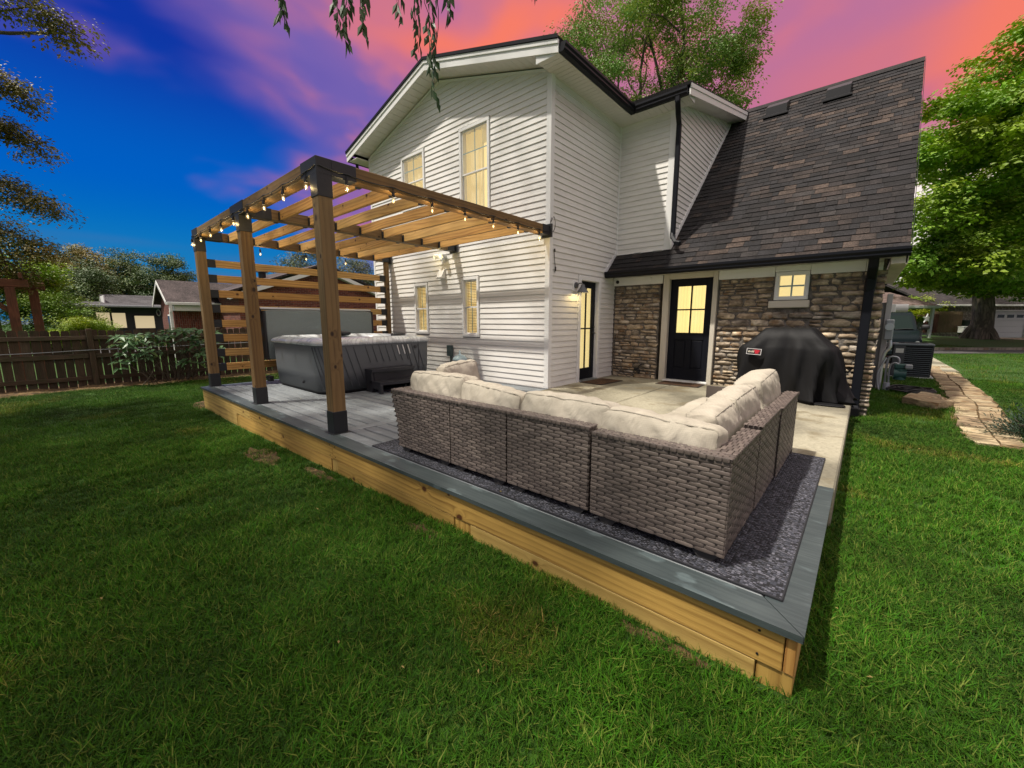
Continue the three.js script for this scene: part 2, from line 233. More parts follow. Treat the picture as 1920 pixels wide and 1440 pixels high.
const C = (r, g, b) => new THREE.Color().setRGB(r, g, b);
const M = (color, roughness = 0.7, o = {}) => new THREE.MeshStandardMaterial({ color, roughness, ...o });
const MP = (color, roughness, o = {}) => new THREE.MeshPhysicalMaterial({ color, roughness, ...o });
const W1 = C(1, 1, 1), rep = (t, a, b = a) => { const c = t.clone(); c.repeat.set(a, b); c.needsUpdate = true; return c; };
const m = {
  fascia: ['#ffffff', '#f2ead8', '#fff4e2'].map((c) => M(new THREE.Color(c), 0.62, { map: tPineA, bumpMap: tGrain, bumpScale: 0.0012 })),
  pine: ['#ffffff', '#eee2d0', '#fff6ea'].map((c) => M(new THREE.Color(c), 0.66, { map: tPineB, bumpMap: tGrain, bumpScale: 0.0012 })),
  post: ['#ffffff', '#efe6d6'].map((c) => M(new THREE.Color(c), 0.68, { map: tPineC, bumpMap: tGrain, bumpScale: 0.0014 })),
  bracket: M(C(0.016, 0.018, 0.02), 0.5, { bumpMap: tFine, bumpScale: 0.0006 }),
  deck: [0.92, 1.0, 1.08].map((k) => M(C(k, k, k), 0.62, { map: tDeck, bumpMap: tGrain, bumpScale: 0.0015 })),
  cap: M(W1, 0.5, { map: tCap, bumpMap: tGrain, bumpScale: 0.0008 }),
  concrete: M(W1, 0.85, { map: tConc, bumpMap: rep(tNoise, 2, 2), bumpScale: 0.004 }),
  siding: M(C(0.75, 0.745, 0.73), 0.55, { map: tVinyl }),
  trim: M(C(0.78, 0.78, 0.77), 0.5), trimWarm: M(C(0.62, 0.58, 0.50), 0.6, { map: tVinyl }),
  soffit: M(C(0.68, 0.67, 0.64), 0.6), wallBack: M(C(0.30, 0.29, 0.28), 0.9), innerDark: M(C(0.05, 0.045, 0.04), 0.9),
  gutter: MP(C(0.009, 0.010, 0.014), 0.42, { specularIntensity: 0.35 }),
  blackDoor: MP(C(0.007, 0.008, 0.013), 0.5, { specularIntensity: 0.3 }),
  blackMetal: M(C(0.02, 0.02, 0.022), 0.45, { metalness: 0.3 }), greyMetal: M(C(0.34, 0.36, 0.38), 0.4, { metalness: 0.6 }), lampGrey: M(C(0.11, 0.115, 0.125), 0.55, { metalness: 0.2 }), steel: M(C(0.6, 0.62, 0.64), 0.35, { metalness: 0.8 }),
  glass: MP(C(0.98, 1, 1), 0.03, { transmission: 1, thickness: 0, ior: 1.5 }),
  muntin: M(C(0.30, 0.42, 0.42), 0.5), blind: M(C(0.72, 0.58, 0.34), 0.7),  // muntin colour includes the teal reflection of the glass
  glow: M(C(0.5, 0.42, 0.28), 0.9, { emissive: C(1.0, 0.74, 0.30), emissiveIntensity: 0.85 }), glowSoft: M(C(0.5, 0.44, 0.32), 0.9, { emissive: C(1.0, 0.75, 0.34), emissiveIntensity: 0.85 }),
  sheer: MP(C(0.72, 0.62, 0.42), 0.9, { transmission: 0.55, thickness: 0, side: THREE.DoubleSide, emissive: C(1, 0.76, 0.36), emissiveIntensity: 0.72 }),
  curtain: M(C(0.5, 0.42, 0.28), 0.9, { emissive: C(1.0, 0.76, 0.28), emissiveIntensity: 0.95 }),
  stones: [[0.68, 0.60, 0.50], [0.58, 0.52, 0.44], [0.76, 0.70, 0.61], [0.58, 0.55, 0.52], [0.76, 0.67, 0.54], [0.62, 0.52, 0.41], [0.70, 0.67, 0.62]].map((c) => M(C(...c), 0.9, { map: tStone, bumpMap: tStoneB, bumpScale: 0.012 })),
  mortar: M(C(0.36, 0.335, 0.30), 0.95, { map: rep(tGran, 4), bumpMap: rep(tNoise, 3), bumpScale: 0.01 }),
  shingles: [[0.034, 0.030, 0.033], [0.056, 0.047, 0.048], [0.086, 0.066, 0.060], [0.044, 0.042, 0.048], [0.112, 0.086, 0.075], [0.165, 0.122, 0.10], [0.085, 0.076, 0.076]],
  rug: M(C(0.62, 0.62, 0.64), 0.95, { map: tRug, bumpMap: tRugB, bumpScale: 0.004 }),
  cloth: M(C(0.70, 0.68, 0.65), 0.92, { map: tCloth, bumpMap: tClothB, bumpScale: 0.012 }),
  strand: M(C(1, 1, 1), 0.5, { vertexColors: true, bumpMap: rep(tGrain, 8, 30), bumpScale: 0.0008 }), wickerDark: M(C(0.105, 0.085, 0.073), 0.8), foot: M(C(0.03, 0.028, 0.028), 0.6), frame: M(C(0.30, 0.22, 0.12), 0.8), sand: M(C(0.33, 0.30, 0.25), 0.95),
  tubSide: M(C(0.105, 0.115, 0.125), 0.5, { bumpMap: rep(tNoise, 3), bumpScale: 0.001 }), tubShell: MP(C(0.66, 0.69, 0.70), 0.25, { map: tMarble, clearcoat: 0.5 }), tubCover: M(C(0.19, 0.225, 0.225), 0.55, { bumpMap: rep(tNoise, 2), bumpScale: 0.004 }),
  plastic: M(C(0.022, 0.022, 0.027), 0.45, { bumpMap: rep(tFine, 3), bumpScale: 0.0006 }),
  cover: MP(C(0.008, 0.008, 0.009), 0.55, { specularIntensity: 0.4, bumpMap: rep(tFine, 6), bumpScale: 0.0008 }),
  bark: M(W1, 0.95, { map: tBark, bumpMap: rep(tBark, 1, 0.5), bumpScale: 0.04 }),
  fence: ['#ffffff', '#d8d2c8', '#efe6da', '#c6c0b4'].map((c) => M(new THREE.Color(c), 0.9, { map: tFence, bumpMap: tGrain, bumpScale: 0.003 })),
  soil: M(W1, 0.98, { map: tSoil, bumpMap: rep(tNoise, 2), bumpScale: 0.02 }), lawn: M(W1, 0.98, { map: tLawn }),
  brick: M(W1, 0.9, { map: tBrick, bumpMap: rep(tBrick, 1 / 1.8), bumpScale: 0.006 }),
  whitePaint: M(C(0.76, 0.76, 0.74), 0.55), flag: [[0.52, 0.42, 0.28], [0.60, 0.50, 0.34], [0.45, 0.36, 0.25], [0.66, 0.58, 0.41]].map((c) => M(C(...c), 0.9, { map: rep(tStone, 1.2), bumpMap: rep(tStoneB, 2), bumpScale: 0.012 })),
};
const shMats = m.shingles.map((c) => M(C(...c).multiplyScalar(0.95), 0.95, { map: tGran, bumpMap: rep(tFine, 3), bumpScale: 0.003 }));
const shStuff = M(C(0.95, 0.95, 0.95), 0.95, { map: tGran, bumpMap: rep(tFine, 3), bumpScale: 0.003, vertexColors: true });
function tint(g, c) { const n = g.attributes.position.count, a = new Float32Array(n * 3); for (let i = 0; i < n; i++) { a[i * 3] = c[0]; a[i * 3 + 1] = c[1]; a[i * 3 + 2] = c[2]; } g.setAttribute('color', new THREE.BufferAttribute(a, 3)); return g; }
// ---------------------------------------------------------------- ground
const YAW = 41 * Math.PI / 180, FX = -Math.sin(YAW), FZ = -Math.cos(YAW), RX = Math.cos(YAW), RZ = -Math.sin(YAW); // the street runs square to FX, FZ
const street = (x, z) => [x * FX + z * FZ, x * RX + z * RZ];           // distance towards the street, distance along it
const fromStreet = (d, l) => [d * FX + l * RX, d * FZ + l * RZ];
function gh(x, z) {
  let h = lerp(-0.30, -0.40, sstep(-1, -9, x)) + 0.03 * sstep(-4, -8, z) * sstep(-2, 0, x);
  const [d, l] = street(x, z);
  if (l > 10) { h += 0.30 * sstep(21.5, 26, d) * (1 - sstep(31, 33, l)) * sstep(22, 26, l + d * 0.2) + 0.12 * sstep(24, 32, d); h -= 0.10 * sstep(17.5, 18.6, d) * (1 - sstep(21, 21.6, d)); }
  return h + (f3(x * 0.35, z * 0.35, 1, 4, 2) - 0.5) * 0.05;
}
{
  const ax = []; for (let i = -300; i < -40; i += 20) ax.push(i); for (let i = -40; i < -16; i += 2) ax.push(i); for (let i = -16; i <= 12; i += 0.5) ax.push(i); for (let i = 14; i <= 60; i += 2) ax.push(i); for (let i = 80; i <= 300; i += 20) ax.push(i);
  const az = []; for (let i = -300; i < -60; i += 20) az.push(i); for (let i = -60; i < -16; i += 1) az.push(i); for (let i = -16; i <= 6; i += 0.5) az.push(i); for (let i = 8; i <= 40; i += 4) az.push(i); for (let i = 60; i <= 200; i += 20) az.push(i);
  const pos = [], uv = [], idx = [];
  for (const z of az) for (const x of ax) { pos.push(x, gh(x, z), z); uv.push(x, z); }
  for (let j = 0; j + 1 < az.length; j++) for (let i = 0; i + 1 < ax.length; i++) { const a = j * ax.length + i, b = a + 1, c = a + ax.length, e = c + 1; idx.push(a, c, b, b, c, e); }
  const g = new THREE.BufferGeometry(); g.setAttribute('position', new THREE.Float32BufferAttribute(pos, 3)); g.setAttribute('uv', new THREE.Float32BufferAttribute(uv, 2)); g.setIndex(idx); g.computeVertexNormals();
  single('lawn_ground', g, m.lawn, null, null, { kind: 'structure' });
}
// bare soil where the deck was dug in, and the mulch strip under the fence
function soilPatch(x, z, rx, rz, seed, label) {
  const n = 16, rings = 5, pos = [], uv = [], idx = [], r = rng(seed); pos.push(x, gh(x, z) + 0.022, z); uv.push(x, z);
  const w = Array.from({ length: n }, () => 0.7 + 0.5 * r());
  for (let k = 1; k <= rings; k++) for (let i = 0; i < n; i++) { const a = i / n * 6.2832, q = k / rings * w[i], px = x + Math.cos(a) * rx * q, pz = z + Math.sin(a) * rz * q; pos.push(px, gh(px, pz) + (k === rings ? -0.012 : 0.008 + 0.016 * r()), pz); uv.push(px, pz); }
  for (let i = 0; i < n; i++) idx.push(0, 1 + (i + 1) % n, 1 + i);
  for (let k = 0; k < rings - 1; k++) for (let i = 0; i < n; i++) { const a = 1 + k * n + i, b = 1 + k * n + (i + 1) % n, c = a + n, e = b + n; idx.push(a, b, c, b, e, c); }
  single('soil_patch', geoFrom(pos, uv, idx), m.soil, label, null, { kind: 'structure' });
}
const soils = [[-5.0, -1.46, 0.46, 0.17, 5], [-2.2, -1.60, 0.22, 0.07, 6], [-9.25, -1.9, 0.5, 0.30, 7], [-3.95, -1.62, 0.4, 0.06, 8], [-0.55, -1.68, 0.25, 0.04, 12]];
soils.forEach((s) => soilPatch(...s));
{ // mulch under the fence
  const pos = [], uv = [], idx = [], n = 40; for (let i = 0; i <= n; i++) { const z = 2 - i * 0.22; for (let k = 0; k < 4; k++) { const x = -14.1 + k * 0.33 + (k === 3 ? 0.25 * (n3(z * 2, 1, 1) - 0.3) + 0.25 * sstep(-0.6, 1.5, z) : 0); pos.push(x, gh(x, z) + (k === 3 ? -0.01 : 0.04 + 0.04 * n3(z * 5, k, 2)), z); uv.push(x, z); } }
  for (let i = 0; i < n; i++) for (let k = 0; k < 3; k++) { const a = i * 4 + k, b = a + 1, c = a + 4, e = c + 1; idx.push(a, b, c, b, e, c); }
  single('mulch_strip', geoFrom(pos, uv, idx), m.soil, null, null, { kind: 'structure' });
}
// the street beyond the side lawn, its kerb, the neighbour's drive
{
  const strip = (d0, d1, l0, l1, dy, t) => { const a = fromStreet(d0, l0), b = fromStreet(d0, l1), c = fromStreet(d1, l1), e = fromStreet(d1, l0), y = -0.40 + dy; return slab([a[0], y, a[1]], [b[0], y, b[1]], [c[0], y, c[1]], [e[0], y, e[1]], t); };
  single('street', strip(18.75, 20.9, -60, 90, 0.08, 0.08), M(C(0.17, 0.17, 0.17), 0.9, { map: rep(tGran, 0.6), bumpMap: rep(tNoise, 1), bumpScale: 0.004 }), null, null, { kind: 'structure' });
  single('kerb', strip(20.9, 21.15, -60, 90, 0.20, 0.2), M(C(0.42, 0.40, 0.37), 0.85, { map: rep(tStone, 0.5) }), null, null, { kind: 'structure' });
  const pos = [], uv = [], idx = []; const N = 12; for (let i = 0; i <= N; i++) { const d = lerp(21.15, 31.9, i / N); for (const l of [lerp(34.6, 36.6, i / N), 46]) { const [x, z] = fromStreet(d, l); pos.push(x, Math.max(gh(x, z), gh(...fromStreet(d, 41))) + 0.035, z); uv.push(x * 0.5, z * 0.5); } }
  for (let i = 0; i < N; i++) idx.push(i * 2, i * 2 + 1, i * 2 + 2, i * 2 + 1, i * 2 + 3, i * 2 + 2);
  single('driveway', geoFrom(pos, uv, idx), M(C(0.24, 0.19, 0.17), 0.9, { map: rep(tStone, 0.4), bumpMap: rep(tNoise, 1), bumpScale: 0.01 }), null, null, { kind: 'structure' });
  single('driveway', slab([-1.6, -0.24, -16.6], [2.1, -0.24, -16.6], [2.1, -0.24, -24.5], [-1.6, -0.24, -24.5], 0.2), m.concrete, null, null, { kind: 'structure' });
}
// ---------------------------------------------------------------- concrete patio
{
  const slabs = [[-4.11, -2.62, -3.52, -5.9], [-2.605, -0.05, -3.52, -5.9], [-4.11, -2.62, -5.915, -8.1], [-2.605, -0.05, -5.915, -8.1]];
  const g = thing('patio', null, null, [-2, -0.3, -6], { kind: 'structure' });
  for (const [a, b, c, d] of slabs) { const q = box(a, b, -0.32, 0, c, d, 0.012, { long: 0, uv: [0.3, 0.7] }); part(g, 'concrete_panel', q, m.concrete); }
  part(g, 'joint_bed', box(-4.10, -0.07, -0.32, -0.012, -3.53, -8.09, 0), m.sand);
}
// ---------------------------------------------------------------- deck
{
  const D = thing('deck', 'grey composite deck with yellow pine skirt boards along the lawn', 'deck', [-4.5, -0.4, -2.8]);
  let k = 0; const md = () => m.deck[(k++ * 7) % 3];
  for (let z = -1.894; z > -5.55; z -= 0.1447) part(D, 'deck_board', box(-8.745, -4.196, -0.026, 0, z, z - 0.1275, 0.008), md());
  part(D, 'deck_board', box(-4.19, -4.056, -0.026, 0.001, -1.894, -5.66, 0.003), m.deck[2]);
  for (let z = -1.894; z > -3.25; z -= 0.1447) part(D, 'deck_board', box(-4.05, -0.216, -0.026, 0, z, z - 0.1275, 0.008), md());
  part(D, 'border_board', prism([[-8.90, -1.722], [-0.058, -1.722], [-0.215, -1.885], [-8.74, -1.885]], 'y', -0.028, 0.001), m.cap);
  part(D, 'border_board', prism([[-0.056, -1.725], [-0.211, -1.887], [-0.211, -3.515], [-0.056, -3.515]], 'y', -0.028, 0.001), m.cap);
  part(D, 'border_board', prism([[-8.903, -1.725], [-8.747, -1.887], [-8.747, -5.66], [-8.903, -5.66]], 'y', -0.028, 0.001), m.cap);
  part(D, 'border_board', box(-4.05, -0.206, -0.026, 0, -3.33, -3.515, 0.003), m.cap);
  let f = 0; const mf = () => m.fascia[f++ % 3];
  for (const [a, b] of [[-8.87, -6.36], [-6.355, -3.885], [-3.88, -0.115]]) part(D, 'skirt_board', box(a, b, -0.030, -0.198, -1.745, -1.783, 0.003), mf());
  for (const [a, b] of [[-8.87, -6.985], [-6.98, -6.86], [-6.855, -3.93], [-3.925, -3.80], [-3.795, -2.065], [-2.06, -1.90], [-1.895, -0.205], [-0.20, -0.075]]) part(D, 'skirt_board', box(a, b, -0.201, -0.47, -1.747 - (b - a < 0.2 ? 0.008 : 0), -1.783, 0.003, { long: b - a < 0.2 ? 1 : 0 }), mf());
  part(D, 'skirt_board', box(-0.111, -0.075, -0.030, -0.1985, -1.748, -1.785, 0.003, { long: 1 }), m.pine[1]);
  for (const [y0, y1] of [[-0.03, -0.198], [-0.201, -0.45]]) { part(D, 'skirt_board', box(-0.075, -0.113, y0, y1, -1.786, -3.515, 0.003), m.pine[0]); part(D, 'skirt_board', box(-8.87, -8.832, y0, y1, -1.786, -5.66, 0.003), mf()); }
  part(D, 'joist_frame', box(-8.82, -0.12, -0.45, -0.11, -1.79, -3.51, 0), m.frame); part(D, 'joist_frame', box(-8.82, -4.12, -0.45, -0.11, -3.511, -5.66, 0), m.frame);
  const screws = []; for (const x of [-8.75, -6.30, -6.41, -3.83, -3.94, -0.2]) for (const y of [-0.06, -0.165]) screws.push(cyl(0.005, 0.005, 0.004, 8, [x, y, -1.7435], 'z'));
  part(D, 'screw_heads', mg(screws), m.blackMetal, { kind: 'stuff' });
}
// ---------------------------------------------------------------- the white house
const H = thing('house', 'white sided two storey house with stone rear wing and dark shingle roof', 'house', [-4, -0.3, -9]);
const EXP = 0.1016;
// one lap-siding course: along axis a from a0 (a1 at the top) to b0 (b1), heights y0..y1 inside the course that starts at yc; plane at p, facing s
function courseGeo(axis, p, s, y0, y1, yc, a0, b0, a1, b1) {
  const dep = (y) => 0.019 - 0.015 * clamp((y - yc) / EXP), P = (a, y, d) => axis === 'x' ? [a, y, p + s * d] : [p + s * d, y, a];
  const q = [P(a0, y0, dep(y0)), P(b0, y0, dep(y0)), P(b1, y1, dep(y1)), P(a1, y1, dep(y1)), P(a0, y0, -0.004), P(b0, y0, -0.004), P(b1, y1, -0.004), P(a1, y1, -0.004)];
  const ua = [[a0, y0], [b0, y0], [b1, y1], [a1, y1], [a0, y0 - 0.02], [b0, y0 - 0.02], [b1, y1 + 0.01], [a1, y1 + 0.01]], off = R0() * 3;
  const f = [[0, 1, 2, 3], [4, 5, 1, 0], [3, 2, 6, 7], [1, 5, 6, 2], [4, 0, 3, 7], [5, 4, 7, 6]], flip = (axis === 'x') !== (s > 0), pos = [], uv = [];
  for (const k of f) for (const t of [[0, 1, 2], [0, 2, 3]]) { const o = flip ? [t[0], t[2], t[1]] : t; for (const i of o) { pos.push(...q[k[i]]); uv.push(ua[k[i]][0] + off, ua[k[i]][1] + off); } }
  return geoFrom(pos, uv);
}
// siding on a wall: span(y) gives [a0, b0]; holes are [a0, a1, y0, y1]
function sidingWall(name, axis, p, s, yBot, yTop, span, holes = []) {
  const w = holder(H, name);
  for (let yc = yBot; yc < yTop - 0.005; yc += EXP) {
    const ye = Math.min(yc + EXP, yTop), cuts = [...new Set([yc, ye, ...holes.flatMap((h) => [h[2], h[3]])])].filter((y) => y >= yc && y <= ye).sort((a, b) => a - b);
    for (let i = 0; i + 1 < cuts.length; i++) {
      const y0 = cuts[i], y1 = cuts[i + 1]; if (y1 - y0 < 0.004) continue; const mid = (y0 + y1) / 2;
      const S0 = span(y0), S1 = span(y1); if (S0[1] - S0[0] < 0.02) continue;
      const hs = holes.filter((h) => h[2] < mid && h[3] > mid).sort((a, b) => a[0] - b[0]); let la0 = S0[0], la1 = S1[0];
      for (const h of hs) { if (h[0] > la0 + 0.01) part(w, 'siding_board', courseGeo(axis, p, s, y0, y1, yc, la0, h[0], la1, h[0]), m.siding); la0 = la1 = Math.max(la0, h[1]); }
      if (S0[1] - la0 > 0.01) part(w, 'siding_board', courseGeo(axis, p, s, y0, y1, yc, la0, S0[1], la1, Math.max(S1[1], la1 + 0.001)), m.siding);
    }
  }
  return w;
}
const GZ = -5.68, SX = -4.11, DZ = -8.05, GL = -9.53, GC = -6.84, EAVE = 5.06, SL = 0.285; // gable plane, side plane, dormer plane
const gTop = (x) => EAVE + SL * (SX - GC - Math.abs(x - GC)) ;
const gableHoles = [[-6.29, -5.44, 3.10, 4.80], [-8.22, -7.35, 3.58, 4.76], [-7.90, -7.37, 0.86, 2.02], [-6.29, -5.76, 0.83, 2.05]];
sidingWall('gable_siding', 'x', GZ, 1, 0.0, EAVE + SL * (SX - GC), (y) => { if (y <= EAVE) return [GL + 0.04, SX - 0.07]; const w = (SX - GC) - (y - EAVE) / SL; return [Math.max(GL + 0.04, GC - w), Math.min(SX - 0.07, GC + w)]; }, gableHoles);
sidingWall('side_siding', 'z', SX, 1, 0.0, EAVE - 0.05, (y) => [(y > 2.10 ? Math.max(-7.60 - (y - 2.10) / 0.96, DZ) : DZ) + 0.03, GZ - 0.07], [[-7.43, -6.58, -0.1, 2.02]]);
sidingWall('dormer_siding', 'x', DZ, 1, 2.52, EAVE - 0.05, () => [SX + 0.03, -3.10]);
const roofY = (z) => 2.10 + 0.96 * (-7.60 - z), CX = -2.98;
sidingWall('dormer_cheek_siding', 'z', CX, 1, 2.55, 5.9, (y) => { const zb = -7.60 - (y - 2.10) / 0.96, top = 5.06 + 0.22 * (-8.0), zt = y > 5.08 ? -8.05 - (y - 5.08) / 0.235 : DZ - 0.06; return [zb, Math.min(DZ - 0.06, zt)]; });
// solid walls behind the siding
{
  const hole = (sh, [a, b, c, d]) => { const p = new THREE.Path(); p.moveTo(a + 0.02, c + 0.02); p.lineTo(b - 0.02, c + 0.02); p.lineTo(b - 0.02, d - 0.02); p.lineTo(a + 0.02, d - 0.02); p.closePath(); sh.holes.push(p); };
  const ext = (pts, holes, depth, place) => { const sh = new THREE.Shape(pts.map((p) => new THREE.Vector2(...p))); holes.forEach((h) => hole(sh, h)); const g = new THREE.ExtrudeGeometry(sh, { depth, bevelEnabled: false }).toNonIndexed(); place(g); return g; };
  part(H, 'gable_wall', ext([[GL, -0.4], [SX - 0.01, -0.4], [SX - 0.01, EAVE], [GC, EAVE + SL * (SX - GC)], [GL, EAVE]], gableHoles, 0.16, (g) => g.translate(0, 0, GZ - 0.165)), m.wallBack);
  part(H, 'side_wall', ext([[6.59, -0.4], [5.86, -0.4], [5.86, 5.0], [8.05, 5.0], [8.05, -0.4], [7.42, -0.4], [7.42, 2.01], [6.59, 2.01]], [], 0.16, (g) => { g.rotateY(Math.PI / 2); g.translate(SX - 0.165, 0, 0); }), m.wallBack);
  part(H, 'dormer_wall', box(SX + 0.002, CX - 0.01, 2.3, 5.02, DZ - 0.16, DZ - 0.005, 0), m.wallBack);
  part(H, 'dormer_cheek', prism([[-8.06, 2.45], [-8.06, 5.02], [-11.6, 5.86], [-11.6, 5.86 - 0.02]], 'x', CX - 0.12, CX - 0.005), m.wallBack);
  // the rest of the shell, out of sight, closes the rooms
  part(H, 'far_wall', box(GL, GL + 0.15, -0.4, EAVE - 0.02, GZ - 0.17, -16, 0), m.siding); part(H, 'far_wall', box(GL + 0.15, 0.10, -0.4, EAVE - 0.3, -15.85, -16, 0), m.siding);
  part(H, 'far_wall', box(-0.05, 0.11, -0.4, 1.9, DZ - 0.14, -15.84, 0), m.wallBack);
  part(H, 'room_floor', box(GL + 0.16, -0.06, -0.06, -0.02, GZ - 0.18, -15.8, 0), m.innerDark); part(H, 'room_floor', box(GL + 0.16, SX - 0.18, 2.45, 2.55, GZ - 0.18, -15.8, 0), m.innerDark);
}
// corner boards, channels
part(H, 'corner_board', box(SX - 0.075, SX + 0.022, 0.0, EAVE, GZ - 0.075, GZ + 0.024, 0.004), m.trim);
part(H, 'corner_board', box(GL - 0.02, GL + 0.05, -0.1, EAVE, GZ - 0.05, GZ + 0.022, 0.004), m.trim);
part(H, 'corner_board', box(-3.105, CX + 0.022, 2.50, EAVE - 0.04, DZ - 0.07, DZ + 0.024, 0.004), m.trim);
part(H, 'channel', box(SX + 0.0, SX + 0.035, 2.50, EAVE - 0.05, DZ + 0.0, DZ + 0.03, 0.003), m.trim);
part(H, 'channel', box(SX + 0.03, -3.10, 2.475, 2.53, DZ, DZ + 0.03, 0.004), m.trim);
part(H, 'channel', slab([SX + 0.026, 2.10, -7.60], [SX + 0.026, 2.55, -8.07], [SX + 0.026, 2.60, -8.02], [SX + 0.026, 2.15, -7.55], 0.024), m.trim);
part(H, 'channel', slab([CX + 0.026, 2.55, -8.06], [CX + 0.026, 5.82, -11.47], [CX + 0.026, 5.88, -11.43], [CX + 0.026, 2.61, -8.02], 0.022), m.trim);
part(H, 'channel', box(GL + 0.05, SX - 0.075, -0.045, 0.0, GZ - 0.03, GZ + 0.012, 0.003), m.trim);
part(H, 'channel', box(SX - 0.03, SX + 0.012, -0.045, 0.0, GZ - 0.075, -6.58, 0.003), m.trim);

// windows in the gable wall
function gableWindow(x0, x1, y0, y1, kind, label) {
  const w = holder(H, 'window', { label }), z = GZ, t = 0.055;
  const fr = [box(x0, x1, y1 - t, y1, z - 0.06, z + 0.034, 0.004), box(x0, x1, y0, y0 + t, z - 0.06, z + 0.04, 0.004), box(x0, x0 + t, y0 + t, y1 - t, z - 0.06, z + 0.033, 0.004), box(x1 - t, x1, y0 + t, y1 - t, z - 0.06, z + 0.033, 0.004)];
  part(w, 'frame', mg(fr), m.trim); const X0 = x0 + t, X1 = x1 - t, Y0 = y0 + t, Y1 = y1 - t, mid = (Y0 + Y1) / 2, s = 0.028;
  const sash = (a, b, dz) => mg([box(X0, X1, b - s, b, z - 0.03 + dz, z - 0.005 + dz, 0.003), box(X0, X1, a, a + s, z - 0.03 + dz, z - 0.005 + dz, 0.003), box(X0, X0 + s, a + s, b - s, z - 0.03 + dz, z - 0.006 + dz, 0.003), box(X1 - s, X1, a + s, b - s, z - 0.03 + dz, z - 0.006 + dz, 0.003)]);
  part(w, 'sash', sash(mid - 0.014, Y1, 0.012), m.trim); part(w, 'sash', sash(Y0, mid + 0.014, -0.012), m.trim);
  for (const [a, b, dz] of [[mid + s - 0.014, Y1 - s, 0.012], [Y0 + s, mid - s + 0.014, -0.012]]) {
    part(w, 'pane', box(X0 + s, X1 - s, a, b, z - 0.016 + dz, z - 0.013 + dz, 0), m.glass);
    const q = [box((X0 + X1) / 2 - 0.008, (X0 + X1) / 2 + 0.008, a, b, z - 0.024 + dz, z - 0.018 + dz, 0)]; if (kind !== 'lowtall' || dz > 0) q.push(box(X0 + s, X1 - s, (a + b) / 2 - 0.008, (a + b) / 2 + 0.008, z - 0.0245 + dz, z - 0.0185 + dz, 0)); if (kind === 'blind') q.splice(1, 1);
    part(w, 'muntin', mg(q), m.muntin);
  }
  if (kind === 'blind') {
    const sl = []; for (let y = Y0 + 0.02; y < Y1; y += 0.032) { const g = new THREE.BoxGeometry(X1 - X0 - 0.03, 0.0025, 0.03); g.rotateX(0.75); g.translate((X0 + X1) / 2, y, z - 0.075); sl.push(g.toNonIndexed()); }
    part(w, 'blind_slats', mg(sl), m.blind, { kind: 'stuff' });
    part(w, 'window_light', box(X0, X1, Y0, Y1, z - 0.125, z - 0.12, 0), m.glow);
  } else {
    part(w, 'window_light', box(X0 - 0.01, X1 + 0.01, Y0 - 0.01, Y1 + 0.01, z - 0.62, z - 0.61, 0), m.glowSoft);
    const pos = [], uv = [], idx = []; for (let i = 0; i <= 36; i++) { const a = i / 36, zz = z - 0.13 + 0.016 * Math.sin(a * 19 + 1) + 0.008 * Math.sin(a * 43); for (const y of [Y0, Y1]) { pos.push(lerp(X0, X0 + (X1 - X0) * (kind === 'lowtall' ? 0.62 : 0.8), a), y, zz); uv.push(a, y); } } for (let i = 0; i < 36; i++) idx.push(i * 2, i * 2 + 2, i * 2 + 1, i * 2 + 1, i * 2 + 2, i * 2 + 3);
    part(w, 'window_curtain', geoFrom(pos, uv, idx), m.sheer);
  }
  const dz = kind === 'blind' ? 0.14 : 0.64; part(w, 'window_box', mg([box(X0 - 0.012, X0 - 0.002, Y0, Y1, z - dz, z - 0.06, 0), box(X1 + 0.002, X1 + 0.012, Y0, Y1, z - dz, z - 0.06, 0), box(X0 - 0.012, X1 + 0.012, Y0 - 0.012, Y0 - 0.002, z - dz, z - 0.06, 0), box(X0 - 0.012, X1 + 0.012, Y1 + 0.002, Y1 + 0.012, z - dz, z - 0.06, 0), box(X0 - 0.012, X1 + 0.012, Y0 - 0.012, Y1 + 0.012, z - dz - 0.01, z - dz - 0.0005, 0)]), m.trim);
}
gableWindow(...[-6.27, -5.46, 3.12, 4.78], 'lowtall', 'tall upper sash window'); gableWindow(...[-8.20, -7.37, 3.60, 4.74], 'plain', 'small upper sash window');
gableWindow(-7.88, -7.39, 0.88, 2.00, 'blind', 'narrow lower window nearer the hot tub'); gableWindow(-6.27, -5.78, 0.85, 2.03, 'blind', 'narrow lower window nearer the corner');

